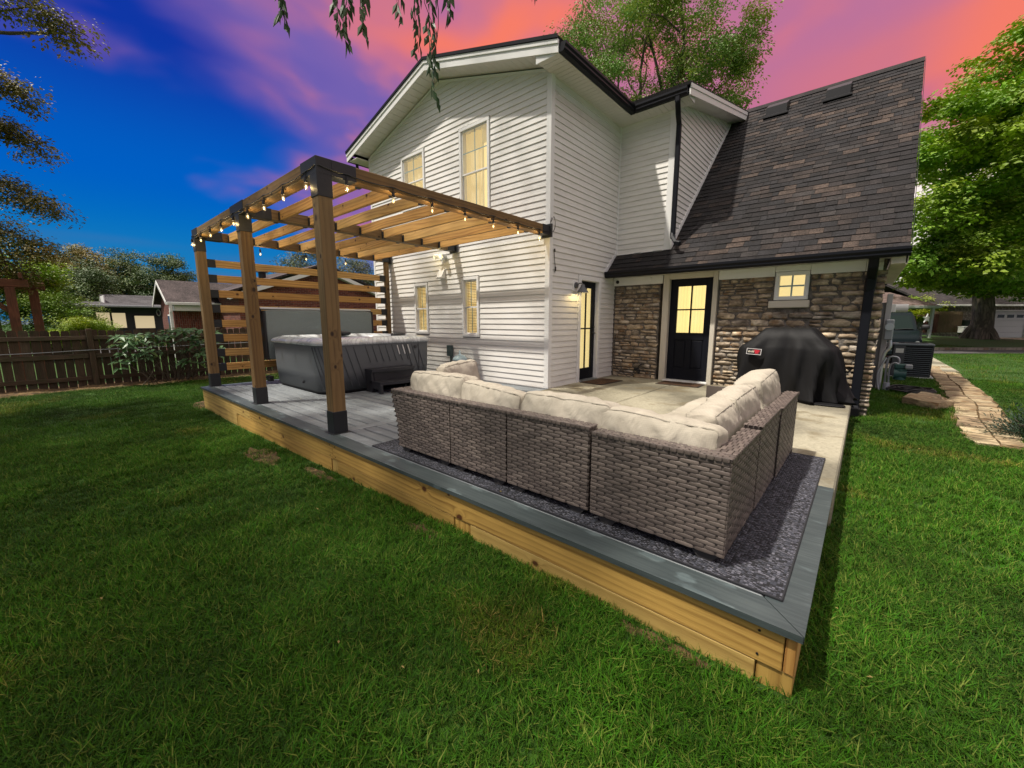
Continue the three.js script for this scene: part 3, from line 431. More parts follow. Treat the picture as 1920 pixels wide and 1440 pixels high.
// glazed side door in the side wall
{
  const d = holder(H, 'side_door', { label: 'black full-glass side door' }), x = SX, za = -6.68, zb = -7.34, t = 0.09, top = 1.92;
  part(d, 'casing', mg([box(x - 0.10, x + 0.03, -0.01, top + t, za, za + t, 0.006), box(x - 0.10, x + 0.03, -0.01, top + t, zb - t, zb, 0.006), box(x - 0.10, x + 0.032, top, top + t, zb - 0.0, za + 0.0, 0.006)]), m.trim);
  part(d, 'threshold', box(x - 0.12, x + 0.06, -0.02, 0.02, zb, za, 0.004), m.greyMetal);
  const X = x - 0.075, st = 0.10; part(d, 'door_frame', mg([box(X - 0.02, X + 0.02, 0.02, top, za - st, za, 0.003), box(X - 0.02, X + 0.02, 0.02, top, zb, zb + st, 0.003), box(X - 0.02, X + 0.02, top - 0.12, top, zb + st, za - st, 0.003), box(X - 0.02, X + 0.02, 0.02, 0.24, zb + st, za - st, 0.003)]), m.blackDoor);
  const Z0 = zb + st, Z1 = za - st, zm = (Z0 + Z1) / 2, ym = 1.02;
  part(d, 'muntin', mg([box(X - 0.012, X + 0.014, 0.24, top - 0.12, zm - 0.013, zm + 0.013, 0.002), box(X - 0.0125, X + 0.0145, ym - 0.013, ym + 0.013, Z0, Z1, 0.002)]), m.blackDoor);
  for (const [a, b] of [[Z0, zm - 0.013], [zm + 0.013, Z1]]) for (const [c, e] of [[0.24, ym - 0.013], [ym + 0.013, top - 0.12]]) part(d, 'pane', box(X - 0.003, X + 0.001, c, e, a, b, 0), m.glass);
  part(d, 'window_light', box(X - 0.06, X - 0.055, 0.2, top - 0.08, Z0 - 0.05, Z1 + 0.05, 0), m.glow);
  part(d, 'handle', mg([cyl(0.026, 0.026, 0.012, 14, [X + 0.027, 0.93, zb + 0.05], 'x'), cyl(0.009, 0.009, 0.05, 10, [X + 0.05, 0.93, zb + 0.05], 'x'), box(X + 0.06, X + 0.078, 0.92, 0.94, zb + 0.04, zb + 0.14, 0.004), cyl(0.024, 0.024, 0.02, 14, [X + 0.03, 1.05, zb + 0.05], 'x')]), m.blackMetal);
}
// stone wall
const stoneHoles = [[-3.12, -2.06, -0.5, 2.06], [-1.22, -0.73, 1.49, 1.97], [-1.275, -0.71, 1.375, 1.50]];
{
  part(H, 'stone_wall_core', (() => { const sh = new THREE.Shape([[-4.11, -0.4], [-3.12, -0.4], [-3.12, 2.05], [-2.06, 2.05], [-2.06, -0.4], [0.135, -0.4], [0.135, 2.05], [0.02, 2.1], [-4.11, 2.1]].map((p) => new THREE.Vector2(...p))); const p = new THREE.Path(); p.moveTo(-1.20, 1.50); p.lineTo(-0.75, 1.50); p.lineTo(-0.75, 1.95); p.lineTo(-1.20, 1.95); p.closePath(); sh.holes.push(p); const g = new THREE.ExtrudeGeometry(sh, { depth: 0.2, bevelEnabled: false }).toNonIndexed(); g.translate(0, 0, -8.233); return g; })(), m.mortar);
  const W = holder(H, 'stone_wall'), r = rng(77); let count = 0; const rest = [];
  const stone = (x0, x1, y0, y1, proud) => {
    const nx = 5, ny = 4, w = x1 - x0, h = y1 - y0, s = Math.floor(r() * 999), pos = [], uv = [], idx = [], ju = r() * 5, jv = r() * 5, tilt = (r() - 0.5) * 0.35 * h, tp = 0.12 + 0.2 * r();
    const sq = [r() * 0.22, r() * 0.22, r() * 0.22, r() * 0.22];
    for (let layer = 0; layer < 2; layer++) for (let j = 0; j <= ny; j++) for (let i = 0; i <= nx; i++) {
      const a = i / nx, b = j / ny; let px = lerp(x0, x1, a), py = lerp(y0, y1, b);
      const e = Math.abs(2 * a - 1), f = Math.abs(2 * b - 1), qq = sq[(a > 0.5 ? 1 : 0) + (b > 0.5 ? 2 : 0)];
      py = lerp(py, (y0 + y1) / 2, qq * e ** 3); px = lerp(px, (x0 + x1) / 2, (0.04 + qq * 0.25) * f ** 2 * (h / w));
      py += tilt * (a - 0.5) * (1 - f * 0.3) + (n3(px * 11, b * 2, s) - 0.5) * 0.26 * h * f; px += (n3(a * 2, py * 20, s + 5) - 0.5) * 0.03 * e;
      const edge = Math.max(e ** 4, f ** 4), z = layer ? -8.06 : -8.035 + proud + 0.014 * (1 - edge) + (n3(px * 24, py * 40, s + 9) - 0.5) * 0.02 - (edge > 0.9 ? 0.012 : 0) + (b - 0.5) * -0.010;
      if (layer && edge < 0.9) { pos.push(px, py, -8.06); } else pos.push(px, py, z); uv.push(px + ju, py + jv);
    }
    const n = nx + 1, N = n * (ny + 1); for (let j = 0; j < ny; j++) for (let i = 0; i < nx; i++) { const q = j * n + i; idx.push(q, q + 1, q + n, q + 1, q + n + 1, q + n); }
    const per = []; for (let i = 0; i < nx; i++) per.push(i); for (let j = 0; j < ny; j++) per.push(j * n + nx); for (let i = nx; i > 0; i--) per.push(ny * n + i); for (let j = ny; j > 0; j--) per.push(j * n);
    for (let i = 0; i < per.length; i++) { const a = per[i], b = per[(i + 1) % per.length]; idx.push(a, a + N, b, b, a + N, b + N); }
    const g = geoFrom(pos, uv, idx), mt = Math.floor(r() ** 1.0 * 7);
    if (count++ < 300) part(W, 'stone', g, m.stones[mt]); else rest.push(g);
  };
  const zones = [[-4.08, -3.125, -0.02, 1.88], [-2.05, 0.155, -0.28, 1.90]];
  const list = [];
  for (const [za, zb, ya, yb] of zones) {
    let y = ya; while (y < yb - 0.02) {
      let h = 0.055 + 0.05 * r() + (r() < 0.16 ? 0.03 : 0); if (yb - y - h < 0.05) h = yb - y; let x = za - r() * 0.02, first = true;
      while (x < zb - 0.01) { let w = 0.11 + 0.30 * r() ** 1.1; if (first) { w *= 0.5 + 0.5 * r(); first = false; } if (zb - x - w < 0.09) w = zb - x; list.push([Math.max(x, za), Math.min(x + w, zb), y, y + h]); x += w; }
      y += h;
    }
  }
  const gap = 0.006;
  for (let [a, b, c, d] of list) {
    for (const h of stoneHoles) { if (a < h[1] && b > h[0] && c < h[3] && d > h[2]) { const oy = Math.min(d, h[3]) - Math.max(c, h[2]); if (oy > 0.25 * (d - c) || true) { if (a < h[0] && b > h[1]) { if (h[0] - a > 0.05) list.push([h[1], b, c, d]); b = h[0]; } else if (a < h[0]) b = h[0]; else if (b > h[1]) a = h[1]; else b = a; } } }
    if (b - a < 0.045) continue; let pr = 0.002 + 0.024 * r();
    if (d - c > 0.085 && r() < 0.2 && b - a > 0.16) { const ym = lerp(c, d, 0.42 + 0.16 * r()); stone(a + gap, b - gap, c + gap, ym - gap * 0.6, pr); stone(a + gap, b - gap, ym + gap * 0.6, d - gap, pr * 0.5); }
    else stone(a + gap, b - gap, c + gap * (0.5 + r()), d - gap * (0.5 + r()), pr);
  }
  if (rest.length) part(W, 'stones', mg(rest), m.stones[0], { kind: 'stuff' });
}
// black half-light door in the stone wall
{
  const d = holder(H, 'back_door', { label: 'black panel door with four lit panes' }), x0 = -2.93, x1 = -2.15, z = -8.0, top = 1.955;
  part(d, 'casing', mg([box(x0 - 0.115, x0, -0.01, top + 0.09, z - 0.16, z + 0.03, 0.006), box(x1, x1 + 0.08, -0.01, top + 0.09, z - 0.16, z + 0.03, 0.006), box(x0, x1, top, top + 0.09, z - 0.16, z + 0.032, 0.006)]), m.trimWarm);
  part(d, 'threshold', box(x0 - 0.02, x1 + 0.02, -0.01, 0.03, z - 0.14, z + 0.06, 0.005), m.trim);
  const Z = z - 0.095, s = 0.125, gy0 = 0.93, gy1 = top - 0.125, gx0 = x0 + s, gx1 = x1 - s, xm = (gx0 + gx1) / 2, ym = (gy0 + gy1) / 2, F = Z + 0.022;
  part(d, 'door_leaf', mg([box(x0, gx0, 0.03, top, Z - 0.022, F, 0.003), box(gx1, x1, 0.03, top, Z - 0.022, F, 0.003), box(gx0, gx1, gy1, top, Z - 0.022, F, 0.003), box(gx0, gx1, 0.81, gy0, Z - 0.022, F, 0.003), box(gx0, gx1, 0.03, 0.26, Z - 0.022, F, 0.003), box(xm - 0.05, xm + 0.05, 0.26, 0.81, Z - 0.022, F, 0.003), box(gx0, gx1, 0.26, 0.81, Z - 0.022, Z + 0.006, 0)]), m.blackDoor);
  for (const [a, b] of [[gx0, xm - 0.05], [xm + 0.05, gx1]]) part(d, 'door_panel', box(a + 0.018, b - 0.018, 0.278, 0.792, Z + 0.0, Z + 0.017, 0.010), m.blackDoor);
  part(d, 'muntin', mg([box(xm - 0.013, xm + 0.013, gy0, gy1, Z - 0.01, Z + 0.018, 0.002), box(gx0, gx1, ym - 0.013, ym + 0.013, Z - 0.0105, Z + 0.0185, 0.002), box(gx0, gx0 + 0.014, gy0, gy1, Z - 0.01, F + 0.006, 0.002), box(gx1 - 0.014, gx1, gy0, gy1, Z - 0.01, F + 0.006, 0.002), box(gx0, gx1, gy0, gy0 + 0.014, Z - 0.01, F + 0.0065, 0.002), box(gx0, gx1, gy1 - 0.014, gy1, Z - 0.01, F + 0.0065, 0.002)]), m.blackDoor);
  for (const [a, b] of [[gx0, xm - 0.013], [xm + 0.013, gx1]]) for (const [c, e] of [[gy0, ym - 0.013], [ym + 0.013, gy1]]) part(d, 'pane', box(a, b, c, e, Z - 0.002, Z + 0.002, 0), m.glass);
  part(d, 'window_light', box(gx0 - 0.03, gx1 + 0.03, gy0 - 0.03, gy1 + 0.03, Z - 0.16, Z - 0.155, 0), m.glowSoft);
  { const pos = [], uv = [], idx = []; const N = 40; for (let i = 0; i <= N; i++) { const a = i / N, x = lerp(gx0 - 0.02, gx0 + 0.20, a), z2 = Z - 0.08 + 0.012 * Math.sin(a * 26); for (const y of [gy0 - 0.02, gy1 + 0.02]) { pos.push(x, y, z2); uv.push(a, y); } } for (let i = 0; i < N; i++) idx.push(i * 2, i * 2 + 2, i * 2 + 1, i * 2 + 1, i * 2 + 2, i * 2 + 3);
    const g = geoFrom(pos, uv, idx), g2 = g.clone(); g2.translate(0.27, 0, 0.002); g2.scale(1, 1, 1); part(d, 'window_curtain', mg([g, g2]), m.curtain); }
}
// small window and its stone sill
{
  const w = holder(H, 'window', { label: 'small four-pane window with stone sill' }), x0 = -1.205, x1 = -0.745, y0 = 1.505, y1 = 1.955, z = -8.01, t = 0.06;
  part(w, 'frame', mg([box(x0, x1, y1 - t, y1, z - 0.08, z + 0.02, 0.006), box(x0, x1, y0, y0 + t, z - 0.08, z + 0.022, 0.006), box(x0, x0 + t, y0 + t, y1 - t, z - 0.08, z + 0.019, 0.006), box(x1 - t, x1, y0 + t, y1 - t, z - 0.08, z + 0.019, 0.006)]), m.trim);
  part(w, 'pane', box(x0 + t, x1 - t, y0 + t, y1 - t, z - 0.03, z - 0.027, 0), m.glass);
  part(w, 'muntin', mg([box((x0 + x1) / 2 - 0.012, (x0 + x1) / 2 + 0.012, y0 + t, y1 - t, z - 0.045, z - 0.034, 0), box(x0 + t, x1 - t, (y0 + y1) / 2 - 0.012, (y0 + y1) / 2 + 0.012, z - 0.0455, z - 0.0335, 0)]), m.muntin);
  part(w, 'window_light', box(x0 + 0.02, x1 - 0.02, y0 + 0.02, y1 - 0.02, z - 0.13, z - 0.125, 0), m.glow);
  part(w, 'sill', box(-1.27, -0.715, 1.38, 1.495, -8.14, -7.965, 0.008), m.trimWarm);
}
// frieze boards and things fixed to them
for (const [a, b] of [[-4.085, -3.06], [-2.06, -1.215], [-0.735, -0.09], [-0.085, 0.10]]) part(H, 'frieze_board', box(a, b, 1.89, 2.045, -8.06, -7.965, 0.004), m.trim);
part(H, 'frieze_board', box(-1.212, -0.738, 1.958, 2.045, -8.06, -7.97, 0.004), m.trim);
part(H, 'frieze_board', box(-3.055, -2.065, 2.048, 2.09, -8.06, -7.96, 0.003), m.trimWarm);
part(H, 'camera_eye', mg([cyl(0.034, 0.034, 0.02, 20, [-4.0, 1.965, -7.955], 'z')]), m.blackMetal); part(H, 'alarm_dome', cyl(0.03, 0.022, 0.022, 18, [-3.30, 1.99, -7.955], 'z'), m.trim);
// roofs
const EVZ = -7.60, RDZ = -11.93, RX0 = -4.13, RX1 = 0.33;
{
  const deckRoof = slab([RX0, roofY(EVZ) - 0.012, EVZ], [RX1, roofY(EVZ) - 0.012, EVZ], [RX1, roofY(RDZ) - 0.012, RDZ], [RX0, roofY(RDZ) - 0.012, RDZ], 0.06);
  const R = part(H, 'main_roof', deckRoof, shMats[1]); const r = rng(5), len = Math.hypot(1, 0.96), stuff = []; let cnt = 0; const exp = 0.142;
  for (let row = 0; row * exp < (EVZ - RDZ) * len; row++) {
    const s0 = row * exp, z0 = EVZ - s0 / len, z1 = Math.max(RDZ - 0.02, EVZ - (s0 + exp * 1.12) / len); let x = RX0 - r() * 0.3;
    while (x < RX1) {
      const w = 0.10 + 0.22 * r(), a = Math.max(x, RX0), b = Math.min(x + w, RX1 + 0.012); x += w; if (b - a < 0.02) continue;
      const zm = (z0 + z1) / 2; let A = a; if (zm < DZ - 0.02) { if (b < CX + 0.01) continue; A = Math.max(a, CX + 0.004); if (b - A < 0.02) continue; }
      const lift = 0.006 + (r() < 0.45 ? 0.007 : 0), p = (X, z, up) => [X, roofY(z) + up, z];
      const g = slab(p(A, z0, lift + 0.008), p(b - 0.005, z0, lift + 0.008), p(b - 0.005, z1, 0.002), p(A, z1, 0.002), 0.006, 1); const uv = g.attributes.uv, du = r() * 9, dv = r() * 9; for (let i = 0; i < uv.count; i++) uv.setXY(i, uv.getX(i) + du, uv.getY(i) + dv);
      const pick = r(), patch = n3(a * 1.4, row * 0.25, 3), t = pick + (patch - 0.5) * 0.5, mi = t < 0.24 ? 0 : t < 0.44 ? 1 : t < 0.62 ? 3 : t < 0.76 ? 2 : t < 0.86 ? 6 : t < 0.95 ? 4 : 5;
      if (cnt++ < 300) part(R, 'shingle', g, shMats[mi]); else stuff.push(tint(g, m.shingles[mi]));
    }
  }
  part(R, 'shingles', mg(stuff), shStuff, { kind: 'stuff' });
  part(R, 'ridge_cap', mg([slab([CX - 1.2, roofY(RDZ) + 0.03, RDZ], [RX1 + 0.01, roofY(RDZ) + 0.03, RDZ], [RX1 + 0.01, roofY(RDZ) - 0.09, RDZ - 0.15], [CX - 1.2, roofY(RDZ) - 0.09, RDZ - 0.15], 0.02), slab([CX - 1.2, roofY(RDZ + 0.14) + 0.03, RDZ + 0.14], [RX1 + 0.01, roofY(RDZ + 0.14) + 0.03, RDZ + 0.14], [RX1 + 0.01, roofY(RDZ) + 0.031, RDZ], [CX - 1.2, roofY(RDZ) + 0.031, RDZ], 0.02)]), shMats[1]);
  for (const x of [-0.93, -2.02]) { const z = -11.55, y = roofY(z); const g = mg([prism([[z + 0.17, y - 0.12], [z + 0.17, y + 0.06], [z - 0.15, y + 0.24], [z - 0.20, y + 0.12]], 'x', x - 0.20, x + 0.20), box(x - 0.24, x + 0.24, y - 0.18, y - 0.14, z + 0.15, z + 0.26, 0.003)]); part(R, 'roof_vent', g, m.blackMetal); }
  part(R, 'drip_edge', slab([RX1 + 0.018, roofY(EVZ) + 0.02, EVZ + 0.01], [RX1 + 0.018, roofY(RDZ) + 0.02, RDZ], [RX1 + 0.018, roofY(RDZ) - 0.05, RDZ], [RX1 + 0.018, roofY(EVZ) - 0.05, EVZ + 0.01], 0.004), m.blackMetal);
  part(H, 'rear_roof', slab([RX1, roofY(RDZ) - 0.02, RDZ - 0.02], [RX1, 2.2, -16.2], [-9.4, 2.2, -16.2], [-9.4, roofY(RDZ) - 0.02, RDZ - 0.02], -0.06), shMats[1]);
  part(H, 'end_gable', prism([[-7.95, 2.0], [RDZ, roofY(RDZ) - 0.1], [-15.8, 2.0]], 'x', -0.02, 0.10), m.siding);
  // soffit and rake board at the right end
  part(H, 'eave_soffit', box(SX + 0.03, RX1 - 0.02, 2.05, 2.07, -7.66, -8.05, 0), m.soffit);
  part(H, 'rake_soffit', slab([0.12, roofY(-7.64) - 0.10, -7.64], [RX1, roofY(-7.64) - 0.10, -7.64], [RX1, roofY(RDZ) - 0.10, RDZ], [0.12, roofY(RDZ) - 0.10, RDZ], 0.02), m.soffit);
  part(H, 'rake_board', slab([RX1 - 0.02, roofY(-7.66) - 0.07, -7.66], [RX1 - 0.02, roofY(RDZ) - 0.07, RDZ], [RX1 - 0.02, roofY(RDZ) - 0.24, RDZ], [RX1 - 0.02, roofY(-7.66) - 0.24, -7.66], 0.02), m.trimWarm);
}
// gutters: an ogee section run along one axis
function gutter(axis, p, s, y, a, b, name = 'gutter') { const sec = [[0, 0], [0.075, 0], [0.10, 0.03], [0.10, 0.055], [0.118, 0.085], [0.118, 0.12], [0, 0.12]].map(([d, h]) => [p + s * d, y + h]); return part(H, name, axis === 'x' ? prism(sec, 'x', a, b) : prism(sec, 'z', a, b), m.gutter); }
gutter('x', EVZ - 0.04, 1, 2.02, SX + 0.03, RX1 + 0.02);                   // stone wing, runs along x
gutter('z', -3.74, 1, 4.99, -5.33, -7.735);                                 // wing eave, runs along z
gutter('x', -7.73, 1, 4.99, -3.63, -2.70);                                 // dormer eave
// wing roof: two slopes, white rake boards, soffits
{
  const zF = -5.31, zB = -12.5, ov = 0.37, xe = SX + ov, rise = SL * (xe - GC), top = 5.10 + rise;
  for (const s of [-1, 1]) { const ex = GC + s * (xe - GC); const q = [[GC, top + 0.10, zF], [GC, top + 0.10, zB], [ex, 5.20, zB], [ex, 5.20, zF]]; part(H, 'wing_roof', s > 0 ? slab(q[0], q[3], q[2], q[1], 0.05) : slab(q[0], q[1], q[2], q[3], 0.05), shMats[0]);
    const sgn = s, e = (x) => 5.02 + SL * ((xe - GC) - Math.abs(x - GC));
    part(H, 'rake_board', prism([[GC, e(GC) - 0.03], [ex, 4.985], [ex, 5.105], [GC, e(GC) + 0.09]], 'z', zF - 0.022, zF - 0.002), m.trim);
    part(H, 'rake_board', prism([[GC, e(GC) + 0.085], [ex, 5.10], [ex, 5.155], [GC, e(GC) + 0.14]], 'z', zF - 0.022, zF + 0.014), m.trim);
    const ns = 18; for (let i = 0; i < ns; i++) { const xa = lerp(GC, GC + s * (SX - GC + 0.02), i / ns), xb = lerp(GC, GC + s * (SX - GC + 0.02), (i + 1) / ns) - s * 0.006; const yy = (x) => 5.005 + SL * (xe - GC) - SL * Math.abs(x - GC) - 0.02; const g = [[xa, yy(xa), GZ - 0.02], [xb, yy(xb), GZ - 0.02], [xb, yy(xb), zF - 0.01], [xa, yy(xa), zF - 0.01]]; part(H, 'rake_soffit_panel', s > 0 ? slab(g[0], g[1], g[2], g[3], 0.012) : slab(g[3], g[2], g[1], g[0], 0.012), m.soffit, {}); }
    part(H, 'frieze_channel', prism([[GC, e(GC) - 0.10], [GC + s * (SX - GC - 0.07), 5.02 + SL * ov - 0.10 + 0.02], [GC + s * (SX - GC - 0.07), 5.02 + SL * ov - 0.06 + 0.02], [GC, e(GC) - 0.06]], 'z', GZ, GZ + 0.02), m.trim);
    part(H, 'roof_edge', slab([GC, top + 0.115, zF + 0.03], [ex, 5.215, zF + 0.03], [ex, 5.165, zF + 0.03], [GC, top + 0.065, zF + 0.03], s > 0 ? -0.02 : 0.02), m.gutter);
  }
  // level soffit under the wing eave in strips, and its end box
  for (let z = -5.34; z > -8.0; z -= 0.1) part(H, 'eave_soffit_panel', box(SX - 0.01, -3.745, 4.985, 4.998, z, Math.max(z - 0.094, -8.05), 0), m.soffit);
  part(H, 'soffit_return', prism([[SX - 0.05, 4.99], [-3.745, 4.985], [-3.745, 5.10], [SX - 0.05, 5.14]], 'z', zF - 0.03, zF - 0.024), m.trim);
  part(H, 'eave_board', box(-3.765, -3.745, 4.987, 5.11, -5.34, -7.62, 0), m.trim);
  part(H, 'far_gutter', prism([[GL - 0.42, 4.99], [GL - 0.33, 4.99], [GL - 0.33, 5.11], [GL - 0.44, 5.11]], 'z', -5.33, -12), m.gutter);
  part(H, 'far_soffit', box(GL - 0.34, GL + 0.02, 4.985, 4.998, -5.34, -12, 0), m.soffit); part(H, 'far_downspout', mg([tube([[GL - 0.37, 5.0, -5.55], [GL - 0.36, 4.88, -5.56], [GL - 0.12, 4.72, -5.6], [GL - 0.05, 4.6, -5.62]], 0.035, 16, 8)]), m.gutter);
  // dormer: shed roof, soffit, white rake
  const dF = -7.66, sl = 0.235, dy = (z) => 5.10 + sl * (dF - z), xR = -2.68;
  part(H, 'dormer_roof', slab([-4.2, dy(dF) + 0.09, dF], [xR + 0.02, dy(dF) + 0.09, dF], [xR + 0.02, dy(-12.2) + 0.09, -12.2], [-4.2, dy(-12.2) + 0.09, -12.2], 0.05), shMats[0]);
  for (let x = -3.74; x < xR - 0.02; x += 0.1) part(H, 'eave_soffit_panel', box(x, Math.min(x + 0.094, xR - 0.02), 4.985, 4.998, dF - 0.06, -8.05, 0), m.soffit);
  part(H, 'eave_board', box(-3.60, xR - 0.02, 4.987, 5.11, -7.735, -7.755, 0), m.trim);
  part(H, 'cheek_soffit', slab([CX, dy(-8.05) - 0.118, -8.05], [xR - 0.003, dy(-8.05) - 0.118, -8.05], [xR - 0.003, dy(-11.6) - 0.118, -11.6], [CX, dy(-11.6) - 0.118, -11.6], -0.012), m.soffit);
  part(H, 'soffit_return', box(CX, xR - 0.024, 4.986, dy(-8.05) - 0.105, -8.052, -8.06, 0), m.trim);
  for (const [a, b, dx] of [[-0.12, -0.015, 0], [-0.012, 0.055, 0.014]]) part(H, 'rake_board', slab([xR + dx, dy(-7.70) + a, -7.70], [xR + dx, dy(-7.70) + b, -7.70], [xR + dx, dy(-11.62) + b, -11.62], [xR + dx, dy(-11.62) + a, -11.62], 0.02), m.trim);
  part(H, 'soffit_return', box(xR - 0.03, xR - 0.022, 4.985, 5.09, -7.74, -8.05, 0), m.trim);
}
// downspouts
function spout(pts, w = 0.10, d = 0.075, name = 'downspout') {
  const cs = []; for (let i = 0; i + 1 < pts.length; i++) { const a = new THREE.Vector3(...pts[i]), b = new THREE.Vector3(...pts[i + 1]), v = b.clone().sub(a), L = v.length() + 0.03; const g = box(-w / 2, w / 2, -L / 2, L / 2, -d / 2, d / 2, 0.012); const q = new THREE.Quaternion().setFromUnitVectors(new THREE.Vector3(0, 1, 0), v.normalize()); g.applyQuaternion(q); const c = a.add(b).multiplyScalar(0.5); g.translate(c.x, c.y, c.z); cs.push(g); }
  return part(H, name, mg(cs), m.gutter);
}
spout([[-0.01, 2.04, -7.66], [-0.01, 1.93, -7.70], [-0.015, 1.78, -7.90], [-0.02, 1.6, -7.93], [-0.02, -0.10, -7.93], [-0.02, -0.20, -7.88]], 0.115, 0.08);
part(H, 'side_cornice', box(0.165, 0.335, 1.93, 2.045, -7.66, -11.6, 0.006), m.trimWarm);
spout([[-2.86, 5.02, -7.67], [-2.86, 4.93, -7.67], [-2.905, 4.80, -7.85], [-2.925, 4.68, -7.98], [-2.925, 2.78, -7.98], [-2.90, 2.70, -7.93], [-2.82, 2.60, -7.86], [-2.74, 2.575, -7.84]], 0.085, 0.065);
part(H, 'downspout_boot', box(-0.095, 0.055, -0.26, -0.12, -7.99, -7.82, 0.015), m.blackMetal);
// flood light, vent hood, meter box fixed to the gable wall
{
  const f = holder(H, 'flood_light', { label: 'white twin-head motion flood light' });
  part(f, 'base', cyl(0.055, 0.055, 0.03, 20, [-6.78, 2.50, GZ + 0.03], 'z'), m.trim);
  for (const [sx, yaw] of [[-0.11, -0.8], [0.045, 0.15]]) { const g = new THREE.CylinderGeometry(0.055, 0.038, 0.13, 20).toNonIndexed(); g.rotateX(Math.PI / 2 + 0.25); g.rotateY(yaw); g.translate(-6.78 + sx, 2.50, GZ + 0.115); part(f, 'lamp_head', g, m.trim); const l = new THREE.SphereGeometry(0.044, 16, 8).toNonIndexed(); l.scale(1, 1, 0.35); l.rotateX(0.25); l.rotateY(yaw); l.translate(-6.78 + sx + 0.064 * Math.sin(yaw), 2.484, GZ + 0.115 + 0.066 * Math.cos(yaw)); part(f, 'lamp_lens', l, M(C(0.7, 0.65, 0.5), 0.3, { emissive: C(1, 0.8, 0.4), emissiveIntensity: 0.9 })); const pl = new THREE.PointLight(C(1, 0.78, 0.35), 0.07, 0, 2); pl.position.set(-6.78 + sx + 0.10 * Math.sin(yaw), 2.47, GZ + 0.115 + 0.10 * Math.cos(yaw)); pl.castShadow = true; pl.shadow.radius = 2; pl.name = 'flood_lamp_light'; scene.add(pl); }
  part(f, 'sensor', box(-6.80, -6.74, 2.40, 2.455, GZ + 0.03, GZ + 0.10, 0.012), m.trim);
  part(H, 'vent_hood', prism([[GZ + 0.02, 2.05], [GZ + 0.12, 2.05], [GZ + 0.13, 2.07], [GZ + 0.045, 2.24], [GZ + 0.02, 2.24]], 'x', -6.94, -6.77), m.whitePaint);
  part(H, 'outlet_box', mg([box(-6.70, -6.57, 0.43, 0.66, GZ + 0.02, GZ + 0.10, 0.006), cyl(0.022, 0.022, 0.45, 10, [-6.62, 0.215, GZ + 0.05])]), M(C(0.06, 0.09, 0.09), 0.5));
}
// barn lamp beside the side door
{
  const L = holder(H, 'wall_lamp', { label: 'grey barn wall lamp, lit' }), z = -6.46, y = 1.79, x = SX;
  part(L, 'lamp_plate', box(x + 0.01, x + 0.035, y - 0.09, y + 0.10, z - 0.075, z + 0.075, 0.006), m.trim);
  part(L, 'lamp_base', cyl(0.055, 0.055, 0.025, 24, [x + 0.047, y + 0.02, z], 'x'), m.lampGrey);
  part(L, 'lamp_arm', tube([[x + 0.06, y + 0.02, z], [x + 0.12, y + 0.05, z], [x + 0.17, y + 0.045, z], [x + 0.185, y + 0.0, z]], 0.011, 20, 8), m.lampGrey);
  const sh = new THREE.LatheGeometry([[0.02, 0.03], [0.035, 0.02], [0.04, -0.015], [0.05, -0.03], [0.105, -0.115], [0.108, -0.12], [0.102, -0.118], [0.045, -0.035], [0.018, 0.015]].map((p) => new THREE.Vector2(...p)), 28).toNonIndexed(); sh.translate(x + 0.185, y - 0.0, z); part(L, 'lamp_shade', sh, m.lampGrey);
  const b = new THREE.SphereGeometry(0.03, 16, 12).toNonIndexed(); b.translate(x + 0.185, y - 0.085, z); part(L, 'lamp_bulb', b, M(C(0.9, 0.8, 0.5), 0.4, { emissive: C(1, 0.78, 0.36), emissiveIntensity: 3 }));
  const pl = new THREE.PointLight(C(1, 0.74, 0.32), 0.35, 0, 2); pl.position.set(x + 0.185, y - 0.085, z); pl.castShadow = true; pl.shadow.radius = 1.5; pl.name = 'wall_lamp_light'; scene.add(pl);
}
// loose cable on the corner board and the coiled lead at the stone wall
part(H, 'cable', mg([tube([[SX + 0.03, 2.78, GZ + 0.01], [SX + 0.06, 2.86, GZ - 0.03], [SX + 0.07, 2.70, GZ - 0.05], [SX + 0.035, 2.62, GZ - 0.03], [SX + 0.03, 2.74, GZ + 0.03], [SX + 0.05, 2.84, GZ + 0.02]], 0.005, 50, 6), tube([[SX + 0.03, 2.36, GZ - 0.09], [SX + 0.035, 2.2, GZ - 0.10], [SX + 0.03, 2.06, GZ - 0.13], [SX + 0.032, 1.98, GZ - 0.12]], 0.006, 30, 6), cyl(0.018, 0.012, 0.05, 10, [SX + 0.035, 2.34, GZ - 0.10]), cyl(0.016, 0.012, 0.07, 10, [SX + 0.035, 2.04, GZ - 0.13])]), m.blackMetal);
